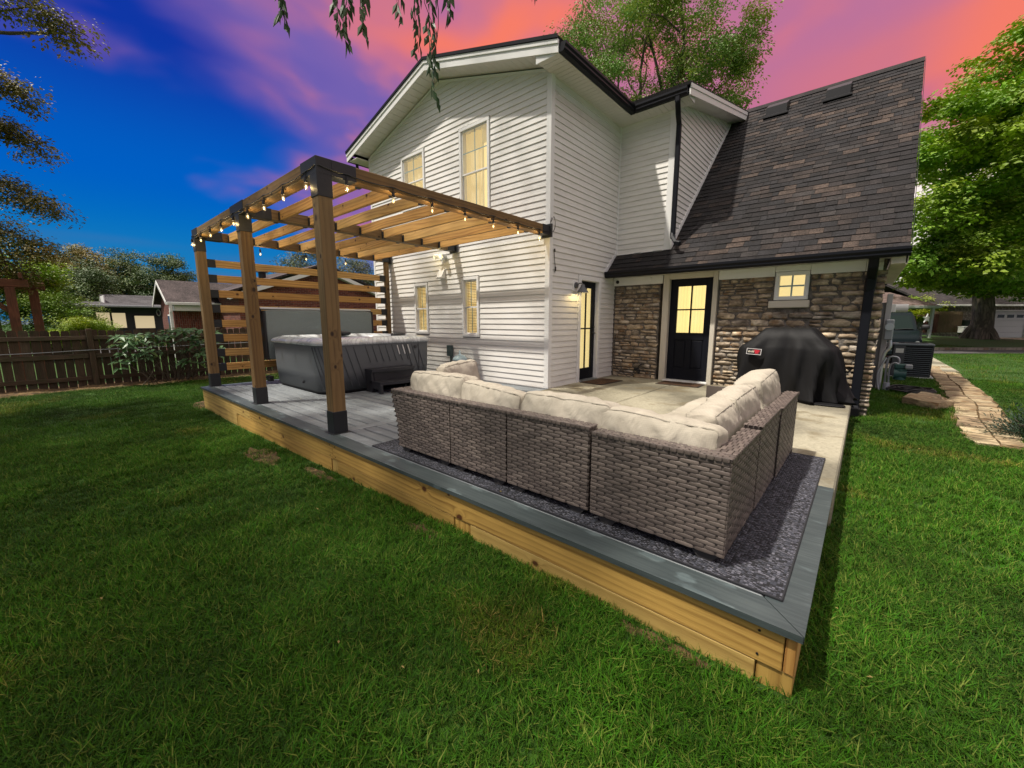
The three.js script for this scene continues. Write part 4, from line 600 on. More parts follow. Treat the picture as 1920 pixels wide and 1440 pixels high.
// ---------------------------------------------------------------- pergola
const PX = [-8.83, -6.46, -4.13], PZ = -1.93, BT = 2.70, BB = 2.56, PW = 0.07;
{
  const P = thing('pergola', 'timber pergola with black metal brackets fixed to the white wall', 'pergola', [-6.5, 0, -3.5]);
  PX.forEach((x, i) => {
    part(P, 'post', box(x - PW, x + PW, 0.0, BB, PZ - PW, PZ + PW, 0.006), m.post[i % 2]);
    part(P, 'post_base', mg([box(x - PW - 0.005, x + PW + 0.005, 0.0, 0.235, PZ - PW - 0.005, PZ + PW + 0.005, 0.003), box(x - PW - 0.03, x + PW + 0.03, 0.0, 0.006, PZ - PW - 0.03, PZ + PW + 0.03, 0.001)]), m.bracket);
    const e = 0.005, b = [box(x - PW - e, x + PW + e, BB - 0.21, BB - 0.002, PZ - PW - e, PZ + PW + e, 0.003)];
    b.push(box(i === 0 ? x - PW - e : x - PW - 0.20, i === 2 ? x + PW + e : x + PW + 0.20, BB - 0.006, BT + e, PZ - PW - e, PZ + PW + e, 0.003), box(x - PW - e, x + PW + e, BB - 0.0055, BT + e - 0.0005, PZ - PW - 0.26, PZ - PW - e, 0.003));
    part(P, 'corner_bracket', mg(b), m.bracket);
  });
  for (let i = 0; i < 2; i++) part(P, 'front_beam', box(PX[i] + PW + 0.01, PX[i + 1] - PW - 0.01, BB, BT, PZ - PW, PZ + PW, 0.006), m.post[i]);
  PX.forEach((x, i) => { part(P, 'side_beam', box(x - PW, x + PW, BB, BT, PZ - PW - 0.01, -5.50, 0.006), m.post[(i + 1) % 2]); part(P, 'wall_bracket', mg([box(x - PW - 0.006, x + PW + 0.006, BB - 0.006, BT + 0.006, -5.42, -5.61, 0.003), box(x - PW - 0.035, x + PW + 0.035, BB - 0.035, BT + 0.035, -5.61, -5.645, 0.003)]), m.bracket); });
  for (let b = 0; b < 2; b++) for (let k = 0; k < 8; k++) { const z = -2.37 - k * 0.405; part(P, 'rafter', box(PX[b] + PW + 0.004, PX[b + 1] - PW - 0.004, BB + 0.002, BT - 0.005, z - 0.019, z + 0.019, 0.003), m.pine[(k + b) % 3]);
    for (const [x0, x1] of [[PX[b] + PW, PX[b] + PW + 0.055], [PX[b + 1] - PW - 0.055, PX[b + 1] - PW]]) part(P, 'rafter_hanger', box(x0, x1, BB - 0.004, BT - 0.03, z - 0.025, z + 0.025, 0.002), m.bracket); }
  // privacy screen: post against the wall, eight slats in saddles
  part(P, 'wall_post', box(-8.87, -8.78, 0, BB - 0.01, -5.50, -5.60, 0.005), m.post[0]);
  for (let k = 0; k < 8; k++) { const y = 2.17 - k * 0.262; part(P, 'screen_slat', box(-8.85, -8.81, y - 0.065, y + 0.065, PZ - PW - 0.012, -5.49, 0.003), m.pine[(k * 2) % 3]);
    for (const [z0, z1] of [[PZ - PW, PZ - PW - 0.13], [-5.36, -5.50]]) part(P, 'slat_saddle', box(-8.858, -8.802, y - 0.069, y + 0.069, z0, z1, 0.002), m.bracket); }
}
// ---------------------------------------------------------------- string lights
{
  const S = thing('string_lights', 'string of warm lit bulbs along the pergola beams', 'string lights', [-6.5, 2.5, -2]);
  const glassB = MP(C(1, 0.95, 0.85), 0.05, { transmission: 1, thickness: 0 }), fil = M(C(1, 0.8, 0.4), 0.5, { emissive: C(1, 0.72, 0.30), emissiveIntensity: 4 });
  const run = [], bulbs = []; const zf = PZ + PW + 0.012, xr = PX[2] + PW + 0.012;
  const n1 = 9; for (let i = 0; i < n1; i++) bulbs.push([lerp(-8.90, -4.28, i / (n1 - 1)), BB + 0.0, zf]);
  const n2 = 7; for (let i = 0; i < n2; i++) bulbs.push([xr, BB + 0.0, lerp(-2.15, -5.32, i / (n2 - 1))]);
  bulbs.push([-8.93, BB - 0.03, -2.9], [-8.93, BB - 0.03, -3.75], [-8.93, BB - 0.03, -4.6]);
  const sag = (a, b) => { const p = []; for (let i = 0; i <= 8; i++) { const t = i / 8; p.push([lerp(a[0], b[0], t), lerp(a[1], b[1], t) - 0.05 * 4 * t * (1 - t) * Math.hypot(a[0] - b[0], a[2] - b[2]) * 0.6, lerp(a[2], b[2], t)]); } return p; };
  const front = [[-8.93, BB + 0.045, -5.3], [-8.93, BB + 0.03, -4.6], [-8.93, BB + 0.02, -3.75], [-8.93, BB + 0.03, -2.9], [-8.93, BB + 0.05, -2.05], ...bulbs.slice(0, n1).map((b) => [b[0], b[1] + 0.045, b[2]]), [PX[2] + 0.05, BB + 0.06, zf], [xr, BB + 0.06, zf - 0.03], ...bulbs.slice(n1, n1 + n2).map((b) => [b[0], b[1] + 0.045, b[2]]), [xr, BB + 0.05, -5.62]];
  const pts = []; for (let i = 0; i + 1 < front.length; i++) { const q = sag(front[i], front[i + 1]); if (i) q.shift(); pts.push(...q); }
  part(S, 'cable', tube(pts, 0.0055, 420, 6), m.blackMetal);
  bulbs.forEach(([x, y, z], i) => {
    part(S, 'lamp_socket', mg([cyl(0.004, 0.004, 0.05, 6, [x, y + 0.02, z]), cyl(0.017, 0.013, 0.05, 12, [x, y - 0.03, z])]), m.blackMetal);
    const g = new THREE.LatheGeometry([[0.011, 0], [0.015, -0.02], [0.021, -0.042], [0.020, -0.058], [0.010, -0.07], [0.001, -0.074]].map((p) => new THREE.Vector2(...p)), 14).toNonIndexed(); g.translate(x, y - 0.055, z); const b = part(S, 'bulb', g, glassB);
    const f = new THREE.SphereGeometry(0.0085, 10, 8).toNonIndexed(); f.scale(1, 2.0, 1); f.translate(x, y - 0.095, z); part(b, 'filament', f, fil);
    const pl = new THREE.PointLight(C(1, 0.74, 0.36), 0.13, 0, 2); pl.position.set(x, y - 0.095, z); pl.castShadow = true; pl.shadow.radius = 0.5; pl.name = 'string_bulb_light'; scene.add(pl);
  });
}
// ---------------------------------------------------------------- hot tub with its raised cover and step
function roundRect(x0, x1, z0, z1, r, n = 8) { const p = []; for (const [cx, cz, a0] of [[x1 - r, z1 - r, 0], [x0 + r, z1 - r, 1], [x0 + r, z0 + r, 2], [x1 - r, z0 + r, 3]]) for (let i = 0; i <= n; i++) { const a = (a0 + i / n) * Math.PI / 2; p.push([cx + r * Math.cos(a), cz + r * Math.sin(a)]); } return p; }
function loftRings(rings, closeTop, closeBottom) { // rings: arrays of [x,y,z], same length
  const pos = [], uv = [], idx = [], n = rings[0].length; rings.forEach((r, k) => { let run = 0; r.forEach((p, i) => { if (i) run += Math.hypot(p[0] - r[i - 1][0], p[2] - r[i - 1][2]); pos.push(...p); uv.push(run, p[1]); }); });
  for (let k = 0; k + 1 < rings.length; k++) for (let i = 0; i < n; i++) { const a = k * n + i, b = k * n + (i + 1) % n, c = a + n, e = b + n; idx.push(a, c, b, b, c, e); }
  const cap = (k, up) => { const c = rings[k].reduce((s, p) => [s[0] + p[0] / n, s[1] + p[1] / n, s[2] + p[2] / n], [0, 0, 0]), ci = pos.length / 3; pos.push(...c); uv.push(0, 0); for (let i = 0; i < n; i++) { const a = k * n + i, b = k * n + (i + 1) % n; up ? idx.push(ci, b, a) : idx.push(ci, a, b); } };
  if (closeTop) cap(rings.length - 1, true); if (closeBottom) cap(0, false);
  return geoFrom(pos, uv, idx);
}
{
  const x0 = -8.38, x1 = -6.26, z0 = -4.88, z1 = -2.74, T = thing('hot_tub', 'grey square hot tub with marbled shell under the pergola', 'hot tub', [-7.3, 0, -3.8]);
  const ring = (y, o, r) => roundRect(x0 - o, x1 + o, z0 - o, z1 + o, r).map(([x, z]) => [x, y, z]);
  part(T, 'cabinet', loftRings([ring(0.05, -0.02, 0.3), ring(0.35, 0.0, 0.3), ring(0.78, 0.012, 0.3)], false, true), m.tubSide);
  part(T, 'plinth', loftRings([ring(0.0, -0.05, 0.28), ring(0.05, -0.05, 0.28)], false, true), m.plastic);
  part(T, 'shell', loftRings([ring(0.775, 0.0, 0.3), ring(0.79, 0.04, 0.3), ring(0.825, 0.05, 0.31), ring(0.86, 0.02, 0.31), ring(0.885, -0.04, 0.32), ring(0.905, -0.12, 0.34), ring(0.90, -0.2, 0.36), ring(0.84, -0.26, 0.38), ring(0.66, -0.30, 0.40), ring(0.62, -0.5, 0.4), ring(0.42, -0.55, 0.4)], true, false), m.tubShell);
  part(T, 'water', loftRings([ring(0.735, -0.285, 0.4), ring(0.7355, -0.285, 0.4)], true, true), MP(C(0.55, 0.68, 0.70), 0.05, { transmission: 0.85, thickness: 0.3, ior: 1.33 }));
  // slanted grooves of the side panels: raised ribs
  const ribs = []; for (let k = 0; k < 13; k++) { const z = z1 - 0.42 - k * 0.125, len = k < 3 || k > 9 ? 0.68 : 0.30; const g = new THREE.BoxGeometry(0.008, len, 0.011); g.rotateX(0.30); g.translate(x1 + 0.012, 0.77 - len / 2, z - 0.30 * (0 - len / 2) * 0.5); ribs.push(g.toNonIndexed()); }
  for (let k = 0; k < 6; k++) { const a = k / 6 * 1.3 + 0.1, cx = x1 - 0.3, cz = z1 - 0.3, g = new THREE.BoxGeometry(0.008, 0.70, 0.010); g.rotateX(0.28); g.rotateY(-a); g.translate(cx + 0.306 * Math.cos(a), 0.42, cz + 0.306 * Math.sin(a)); ribs.push(g.toNonIndexed()); }
  part(T, 'panel_ribs', mg(ribs), M(C(0.055, 0.06, 0.066), 0.5), { kind: 'stuff' });
  part(T, 'panel_seam', box(x1 + 0.008, x1 + 0.014, 0.06, 0.77, z0 + 0.34, z0 + 0.348, 0), m.plastic);
  for (let k = 0; k < 3; k++) { const g = new THREE.BoxGeometry(0.012, 0.17, 0.016); g.rotateX(0.28); g.translate(x1 + 0.016, 0.665, z0 + 0.62 - k * 0.11 + 0.16); part(T, 'light_bar', g.toNonIndexed(), m.whitePaint); }
  part(T, 'badge', cyl(0.03, 0.03, 0.012, 20, [x1 + 0.018, 0.70, z0 + 0.42], 'x'), m.plastic);
  for (const [x, z, a] of [[x0 + 0.30, z0 + 0.9, 0], [x1 - 0.32, z0 + 0.55, 0.5]]) { const g = soft(0.14, 0.07, 0.34, 0.03, { seg: [6, 4, 8], wr: 0, cr: 0 }); g.rotateY(a); g.translate(x, 0.915, z); part(T, 'head_rest', g, m.plastic); }
  const jets = []; for (let k = 0; k < 14; k++) { const x = lerp(x0 + 0.4, x1 - 0.4, (k % 7) / 6); jets.push(cyl(0.028, 0.028, 0.012, 12, [x, 0.80 + 0.03 * (k % 2), k < 7 ? z0 + 0.272 : z1 - 0.272], 'z')); } part(T, 'jets', mg(jets), m.steel, { kind: 'stuff' });
  part(T, 'drain_valve', mg([cyl(0.022, 0.022, 0.02, 12, [-7.0, 0.16, z1 + 0.0], 'z')]), m.plastic);

  const Cv = thing('hot_tub_cover', 'grey folded hot tub cover standing upright behind the tub', 'cover', [-8.55, 0, -3.8]);
  const a = soft(0.13, 0.92, 2.16, 0.03, { seg: [4, 12, 22], wr: 0.012, cr: 0.006, puff: 0.015, seed: 4 }); a.translate(-8.53, 0.91, -3.82); part(Cv, 'cover_panel', a, m.tubCover);
  const b = soft(0.13, 0.90, 2.14, 0.03, { seg: [4, 12, 22], wr: 0.012, cr: 0.006, puff: 0.015, seed: 6 }); b.translate(-8.672, 0.905, -3.82); part(Cv, 'cover_panel', b, m.tubCover);
  part(Cv, 'cover_skirt', mg([box(-8.46, -8.75, 0.45, 1.355, -2.715, -2.735, 0.004), box(-8.46, -8.75, 0.45, 1.37, -4.905, -4.93, 0.004)]), m.plastic);
  part(Cv, 'lifter_bar', mg([cyl(0.026, 0.026, 2.24, 14, [-8.60, 1.40, -3.82], 'z')]), m.steel);
  part(Cv, 'lifter_arm', mg([tube([[-8.42, 0.10, -2.68], [-8.62, 0.14, -2.67], [-8.66, 0.5, -2.68], [-8.62, 1.0, -2.68], [-8.60, 1.40, -2.70]], 0.02, 30, 8), cbox([-8.36, 0.10, -2.69], [0.16, 0.10, 0.07], 0.006)]), m.blackMetal); part(Cv, 'lifter_arm', tube([[-8.42, 0.10, -4.94], [-8.62, 0.14, -4.95], [-8.66, 0.5, -4.95], [-8.60, 1.40, -4.94]], 0.02, 30, 8), m.blackMetal);

  const S = thing('tub_step', 'black plastic two tread step against the hot tub', 'step', [-6.0, 0, -3.85]);
  const tread = (xa, xb, y) => { const p = []; const n = 14; for (let i = 0; i <= n; i++) { const t = i / n; p.push([xb + 0.07 * Math.sin(t * Math.PI), lerp(-3.44, -4.28, t)]); } p.push([xa, -4.28], [xa, -3.44]); return prism(p, 'y', y - 0.045, y); };
  part(S, 'tread', tread(-6.25, -6.02, 0.38), m.plastic); part(S, 'tread', tread(-6.10, -5.78, 0.19), m.plastic);
  for (const z of [-3.46, -4.26]) part(S, 'side_panel', prism([[-6.235, 0], [-6.235, 0.337], [-6.05, 0.337], [-6.05, 0.146], [-5.80, 0.146], [-5.78, 0], [-5.83, 0], [-5.86, 0.07], [-6.02, 0.07], [-6.05, 0]].map((p) => p), 'z', z - 0.02, z + 0.02), m.plastic);
  part(S, 'riser', box(-6.06, -6.045, 0.146, 0.336, -4.23, -3.49, 0), m.plastic); part(S, 'front_foot', mg([box(-5.80, -5.765, 0, 0.15, -3.48, -3.43, 0.008), box(-5.80, -5.765, 0, 0.15, -4.30, -4.25, 0.008)]), m.plastic);
}
// ---------------------------------------------------------------- rug and door mats
{
  const g = box(-3.39, -0.15, 0.002, 0.012, -1.90, -4.24, 0.004, { long: 0, uv: [0, 0] }); const uv = g.attributes.uv; for (let i = 0; i < uv.count; i++) { const u = uv.getX(i), v = uv.getY(i); uv.setXY(i, u * 0.9, v * 0.9); }
  // woven edge lines run round the oval; keep the weave along z
  for (let i = 0; i < uv.count; i++) { const u = uv.getX(i); uv.setXY(i, uv.getY(i), u); }
  const R = thing('rug', 'charcoal flecked woven outdoor rug under the wicker sofa', 'rug', [-1.8, 0, -3.1]); part(R, 'woven_field', g, m.rug);
  part(R, 'edge_binding', true ? mg([box(-3.395, -0.147, 0.002, 0.013, -1.896, -1.905, 0.003), box(-3.395, -0.147, 0.002, 0.013, -4.236, -4.245, 0.003), box(-3.395, -3.386, 0.002, 0.0128, -1.905, -4.236, 0.003), box(-0.156, -0.147, 0.002, 0.0128, -1.905, -4.236, 0.003)]) : tube([[-3.385, 0.008, -1.935], [-0.155, 0.008, -1.935], [-0.152, 0.008, -4.235], [-3.385, 0.008, -4.235]].flatMap((p, i, a) => { const q = a[(i + 1) % 4]; return Array.from({ length: 12 }, (_, k) => [lerp(p[0], q[0], k / 12), p[1], lerp(p[2], q[2], k / 12)]); }), 0.008, 200, 6, true), M(C(0.02, 0.021, 0.025), 0.95));
  const mat = (pts, label, yaw) => { const t = thing('door_mat', label, 'door mat', [pts[0], 0, pts[1]], { turn: yaw }); const [, , w, d] = pts; part(t, 'coir_field', box(-w / 2 + 0.03, w / 2 - 0.03, 0.004, 0.016, -d / 2 + 0.03, d / 2 - 0.03, 0.004), M(C(0.20, 0.10, 0.045), 1, { map: rep(tGran, 2), bumpMap: rep(tFine, 3), bumpScale: 0.006 })); part(t, 'rubber_border', mg([box(-w / 2, w / 2, 0.003, 0.011, -d / 2, -d / 2 + 0.03, 0.003), box(-w / 2, w / 2, 0.003, 0.011, d / 2 - 0.03, d / 2, 0.003), box(-w / 2, -w / 2 + 0.03, 0.003, 0.0108, -d / 2 + 0.03, d / 2 - 0.03, 0.003), box(w / 2 - 0.03, w / 2, 0.003, 0.0108, -d / 2 + 0.03, d / 2 - 0.03, 0.003)]), M(C(0.035, 0.025, 0.02), 0.8)); };
  mat([-3.77, -6.99, 0.78, 0.48], 'brown coir door mat in front of the glass side door', 1.50); mat([-2.51, -7.66, 0.76, 0.46], 'brown coir door mat in front of the black panel door', 0.02);
}
// ---------------------------------------------------------------- wicker sofa
const strandCols = [[0.132, 0.104, 0.090], [0.115, 0.091, 0.080], [0.152, 0.122, 0.105], [0.100, 0.079, 0.069]];
function weave(u0, u1, v0, v1, place, o = {}) { // strips over stakes, half lapped row by row; place(u, v, d) -> point
  const rh = o.rh ?? 0.0215, cw = o.cw ?? 0.098, r = rng(o.seed ?? 1), pos = [], uv = [], col = [], idx = [];
  const rows = Math.max(1, Math.round((v1 - v0) / rh)), h = (v1 - v0) / rows;
  for (let j = 0; j < rows; j++) {
    const va = v0 + j * h + 0.0005, vb = va + h - 0.001; let u = u0 - (j % 2 ? cw * 0.5 : 0);
    while (u < u1 - 0.004) {
      const a = Math.max(u, u0), b = Math.min(u + cw - (o.gap ?? 0.010), u1); u += cw; if (b - a < 0.006) continue;
      const base = pos.length / 3, c = strandCols[Math.floor(r() * 4)], k = 0.8 + 0.4 * r(), jit = (r() - 0.5) * 0.002;
      for (const [q, dd] of [[va, -0.0022], [va + h * 0.16, 0.0006], [vb - h * 0.16, 0.0006], [vb, -0.0022]]) for (const [t, de] of [[0, -0.0035], [0.14, 0], [0.86, 0], [1, -0.0035]]) { const uu = lerp(a, b, t); pos.push(...place(uu, q, dd + de + 0.004 + jit)); uv.push(uu, q); col.push(c[0] * k, c[1] * k, c[2] * k); }
      for (let y = 0; y < 3; y++) for (let x = 0; x < 3; x++) { const p = base + y * 4 + x; o.flip ? idx.push(p, p + 4, p + 1, p + 1, p + 4, p + 5) : idx.push(p, p + 1, p + 4, p + 1, p + 5, p + 4); }
    }
  }
  let g = new THREE.BufferGeometry(); g.setAttribute('position', new THREE.Float32BufferAttribute(pos, 3)); g.setAttribute('uv', new THREE.Float32BufferAttribute(uv, 2)); g.setAttribute('color', new THREE.Float32BufferAttribute(col, 3)); g.setIndex(idx); g.computeVertexNormals(); return g.toNonIndexed();
}
{
  const Y0 = 0.055, top = 0.565, BK = 0.10, dep = 0.74;
  const feet = (t, list) => { for (const [x, z, dx, dz] of list) part(t, 'foot', prism(dx ? [[x - 0.03, 0.012], [x + 0.03, 0.012], [x + 0.07, Y0], [x - 0.07, Y0]] : [[z - 0.03, 0.012], [z + 0.03, 0.012], [z + 0.07, Y0], [z - 0.07, Y0]], dx ? 'z' : 'x', dx ? z - 0.03 : x - 0.03, dx ? z + 0.03 : x + 0.03), m.foot); };
  const labels = ['wicker sofa section at the left end, with flared arm', 'second wicker sofa section from the flared arm', 'wicker sofa section next to the corner piece, third from the flared arm', 'wicker corner piece of the sofa nearest the deck edge'];
  const xs = [[-3.08, -2.375], [-2.367, -1.782], [-1.774, -1.135], [-1.115, -0.395]];
  xs.forEach(([a, b], i) => {
    const zb = -1.985 - (i === 3 ? -0.012 : 0), t = thing('sofa_section', labels[i], 'sofa', [(a + b) / 2, 0.012, zb - 0.37], { group: 'wicker sectional sofa' }), tp = top - (i === 3 ? 0.018 : 0);
    part(t, 'core', mg([box(a + 0.012, b - 0.012, Y0, tp - 0.012, zb - 0.008, zb - BK, 0.004), box(a + 0.012, b - 0.012, Y0, 0.30, zb - BK, zb - dep, 0.004)]), m.wickerDark);
    const flare = (x, y) => i === 0 && x < a + 0.3 ? -0.085 * (1 - clamp((x - a) / 0.3)) * sstep(0.15, 1, (y - Y0) / (tp - Y0)) ** 1.2 : 0;
    part(t, 'back_weave', weave(a, b, Y0, tp, (u, v, d) => [u + flare(u, v), v, zb - 0.006 + d], { seed: 31 + i }), m.strand, { kind: 'stuff' });
    part(t, 'top_weave', weave(a, b, 0, BK + 0.004, (u, v, d) => [u + flare(u, tp), tp - 0.004 + d, zb + 0.002 - v], { seed: 41 + i, rh: 0.023, cw: 0.050, gap: 0.004 }), m.strand, { kind: 'stuff' });
    part(t, 'edge_wrap', weave(a, b, tp - 0.022, tp + 0.003, (u, v, d) => [u + flare(u, v), v, zb + 0.001 + d], { seed: 51 + i, rh: 0.025, cw: 0.034, gap: 0.003 }), m.strand, { kind: 'stuff' });
    if (i < 3) part(t, 'seat_weave', weave(a, b, Y0, 0.30, (u, v, d) => [u, v, zb - dep + 0.006 - d], { seed: 61 + i, flip: true }), m.strand, { kind: 'stuff' });
    if (i === 0) part(t, 'arm', mg([weave(zb - dep, zb, Y0, tp, (u, v, d) => [a - 0.006 - d + flare(a, v), v, u], { seed: 71 }), weave(a - 0.085, a + 0.04, 0, dep, (u, v, d) => [u, tp - 0.004 + d, zb - v], { seed: 72, rh: 0.06, cw: 0.06 })]), m.strand, { kind: 'stuff' });
    if (i === 3) part(t, 'side_weave', mg([weave(-(zb), -(zb - 0.665), Y0, tp, (u, v, d) => [b - 0.006 + d, v, -u], { seed: 81 }), weave(0, BK, 0, 0.665 - BK, (u, v, d) => [b + 0.002 - u, tp - 0.004 + d, zb - BK - v], { seed: 82, rh: 0.05, cw: 0.027, gap: 0.003 }), weave(-(zb), -(zb - 0.665), tp - 0.022, tp + 0.003, (u, v, d) => [b + 0.001 + d, v, -u], { seed: 83, rh: 0.025, cw: 0.034, gap: 0.003 })]), m.strand, { kind: 'stuff' });
    if (i === 3) part(t, 'side_core', box(b - BK, b - 0.012, Y0, tp - 0.012, zb - BK, zb - 0.66, 0.004), m.wickerDark);
    if (i === 2) part(t, 'end_panel', weave(-zb, -(zb - BK), Y0, tp, (u, v, d) => [b - 0.006 + d, v, -u], { seed: 91, cw: 0.07 }), m.strand, { kind: 'stuff' });
    feet(t, i === 3 ? [[a + 0.1, zb - 0.05, 1], [b - 0.09, zb - 0.05, 1], [b - 0.05, zb - 0.6, 0]] : [[a + 0.09, zb - 0.05, 1], [b - 0.09, zb - 0.05, 1], [a + 0.09, zb - dep + 0.06, 1], [b - 0.09, zb - dep + 0.06, 1]]);
  });
  const zs = [[-2.650, -3.315], [-3.325, -4.20]];
  zs.forEach(([a, b], i) => {
    const xb = -0.392 + 0.012 * i, t = thing('sofa_section', ['middle wicker section of the sofa side that runs to the house', 'wicker sofa section at the end nearest the covered grill'][i], 'sofa', [xb - 0.37, 0.012, (a + b) / 2], { group: 'wicker sectional sofa' });
    part(t, 'core', mg([box(xb - 0.008, xb - BK, Y0, top - 0.012, a - 0.012, b + 0.012, 0.004), box(xb - BK, xb - dep, Y0, 0.30, a - 0.012, b + 0.012, 0.004)]), m.wickerDark);
    part(t, 'back_weave', weave(-a, -b, Y0, top, (u, v, d) => [xb - 0.006 + d, v, -u], { seed: 101 + i }), m.strand, { kind: 'stuff' });
    part(t, 'top_weave', weave(0, BK, 0, a - b, (u, v, d) => [xb + 0.002 - u, top - 0.004 + d, a - v], { seed: 111 + i, rh: 0.05, cw: 0.027, gap: 0.003 }), m.strand, { kind: 'stuff' });
    part(t, 'edge_wrap', weave(-a, -b, top - 0.022, top + 0.003, (u, v, d) => [xb + 0.001 + d, v, -u], { seed: 121 + i, rh: 0.025, cw: 0.034, gap: 0.003 }), m.strand, { kind: 'stuff' });
    part(t, 'seat_weave', weave(-a, -b, Y0, 0.30, (u, v, d) => [xb - dep + 0.006 - d, v, -u], { seed: 131 + i, flip: true }), m.strand, { kind: 'stuff' });
    feet(t, [[xb - 0.05, a - 0.1, 0], [xb - 0.05, b + 0.1, 0], [xb - dep + 0.06, a - 0.1, 0], [xb - dep + 0.06, b + 0.1, 0]]);
    if (i === 1) part(t, 'end_panel', box(xb - dep, xb - 0.002, Y0 - 0.05, top - 0.02, b + 0.010, b - 0.006, 0.004), m.wickerDark);
  });
  // cushions
  const cush = (label, w, h, d, at, rx, ry, rz, o = {}) => {
    const g = soft(w, h, d, 0.045, { seed: o.seed ?? 1, puff: o.puff ?? 0.03, wr: 0.02, cr: 0.045, seg: [48, 18, 16], welt: true, ...o }), me = thing('cushion', label, 'cushion', at, { local: true, group: 'beige sofa cushions' }); me.rotation.set(rx, ry, rz, 'YXZ');
    part(me, 'cover', g, m.cloth, { shared: true });
    part(me, 'piping', mg(g.userData.welt), m.cloth, { shared: true });
    return me;
  };
  const lean = -0.16;
  cush('beige back cushion at the flared-arm end of the sofa', 0.70, 0.31, 0.20, [-2.74, 0.55, -2.23], lean, 0.03, 0, { seed: 2, slump: -0.05, wr: 0.024 });
  cush('beige back cushion second from the flared arm', 0.64, 0.30, 0.20, [-2.10, 0.53, -2.225], lean, -0.02, -0.02, { seed: 3, slump: 0.22, wr: 0.024 });
  const c3 = cush('beige back cushion with purple stains', 0.68, 0.29, 0.21, [-1.43, 0.522, -2.225], lean, 0.0, 0.0, { seed: 5, slump: 0.02 });
  { const st = M(C(0.20, 0.13, 0.17), 0.95); for (const [x, y, r] of [[0.06, 0.140, 0.026], [-0.02, 0.143, 0.012], [-0.16, 0.143, 0.011], [0.10, 0.142, 0.012]]) { const g = new THREE.SphereGeometry(r, 12, 8).toNonIndexed(); g.scale(1, 0.22, 1.1); g.translate(x, y + 0.012, 0.02); part(c3, 'stain', g, st, { shared: true }); } }
  cush('long beige back cushion on the sofa corner piece', 0.68, 0.28, 0.20, [-0.835, 0.498, -2.215], lean, 0.0, -0.03, { seed: 7, slump: 0.03 });
  cush('short beige side cushion butting the long corner cushion', 0.50, 0.28, 0.19, [-0.645, 0.51, -2.65], lean, Math.PI / 2, 0.03, { seed: 11 });
  cush('beige back cushion on the middle side section', 0.62, 0.30, 0.20, [-0.635, 0.535, -3.10], lean, Math.PI / 2, 0.02, { seed: 13, wr: 0.024 });
  cush('beige back cushion nearest the covered grill', 0.66, 0.32, 0.21, [-0.62, 0.57, -3.80], lean, Math.PI / 2, 0.05, { seed: 17, wr: 0.024 });
  cush('flat beige seat cushion of the side that runs to the house', 0.86, 0.13, 0.60, [-0.86, 0.37, -3.72], 0, Math.PI / 2, 0, { seed: 19, wr: 0.015, cr: 0.02 });
  cush('flat beige seat cushion on the middle side section', 0.64, 0.13, 0.60, [-0.86, 0.37, -2.98], 0, Math.PI / 2, 0, { seed: 23, wr: 0.015, cr: 0.02 });
  for (const [x, w, k, s] of [[-2.74, 0.68, 'by the flared arm', 29], [-2.08, 0.57, 'second from the flared arm', 30], [-1.46, 0.62, 'third from the flared arm', 37]]) cush(`flat beige seat cushion ${k}`, w, 0.13, 0.58, [x, 0.37, -2.46], 0, 0, 0, { seed: s, wr: 0.015, cr: 0.02 });
  cush('greyish beige cushion upright against the flared arm', 0.48, 0.34, 0.13, [-2.93, 0.595, -2.60], -0.18, Math.PI / 2 + 0.12, 0.05, { seed: 41, wr: 0.02 });
}
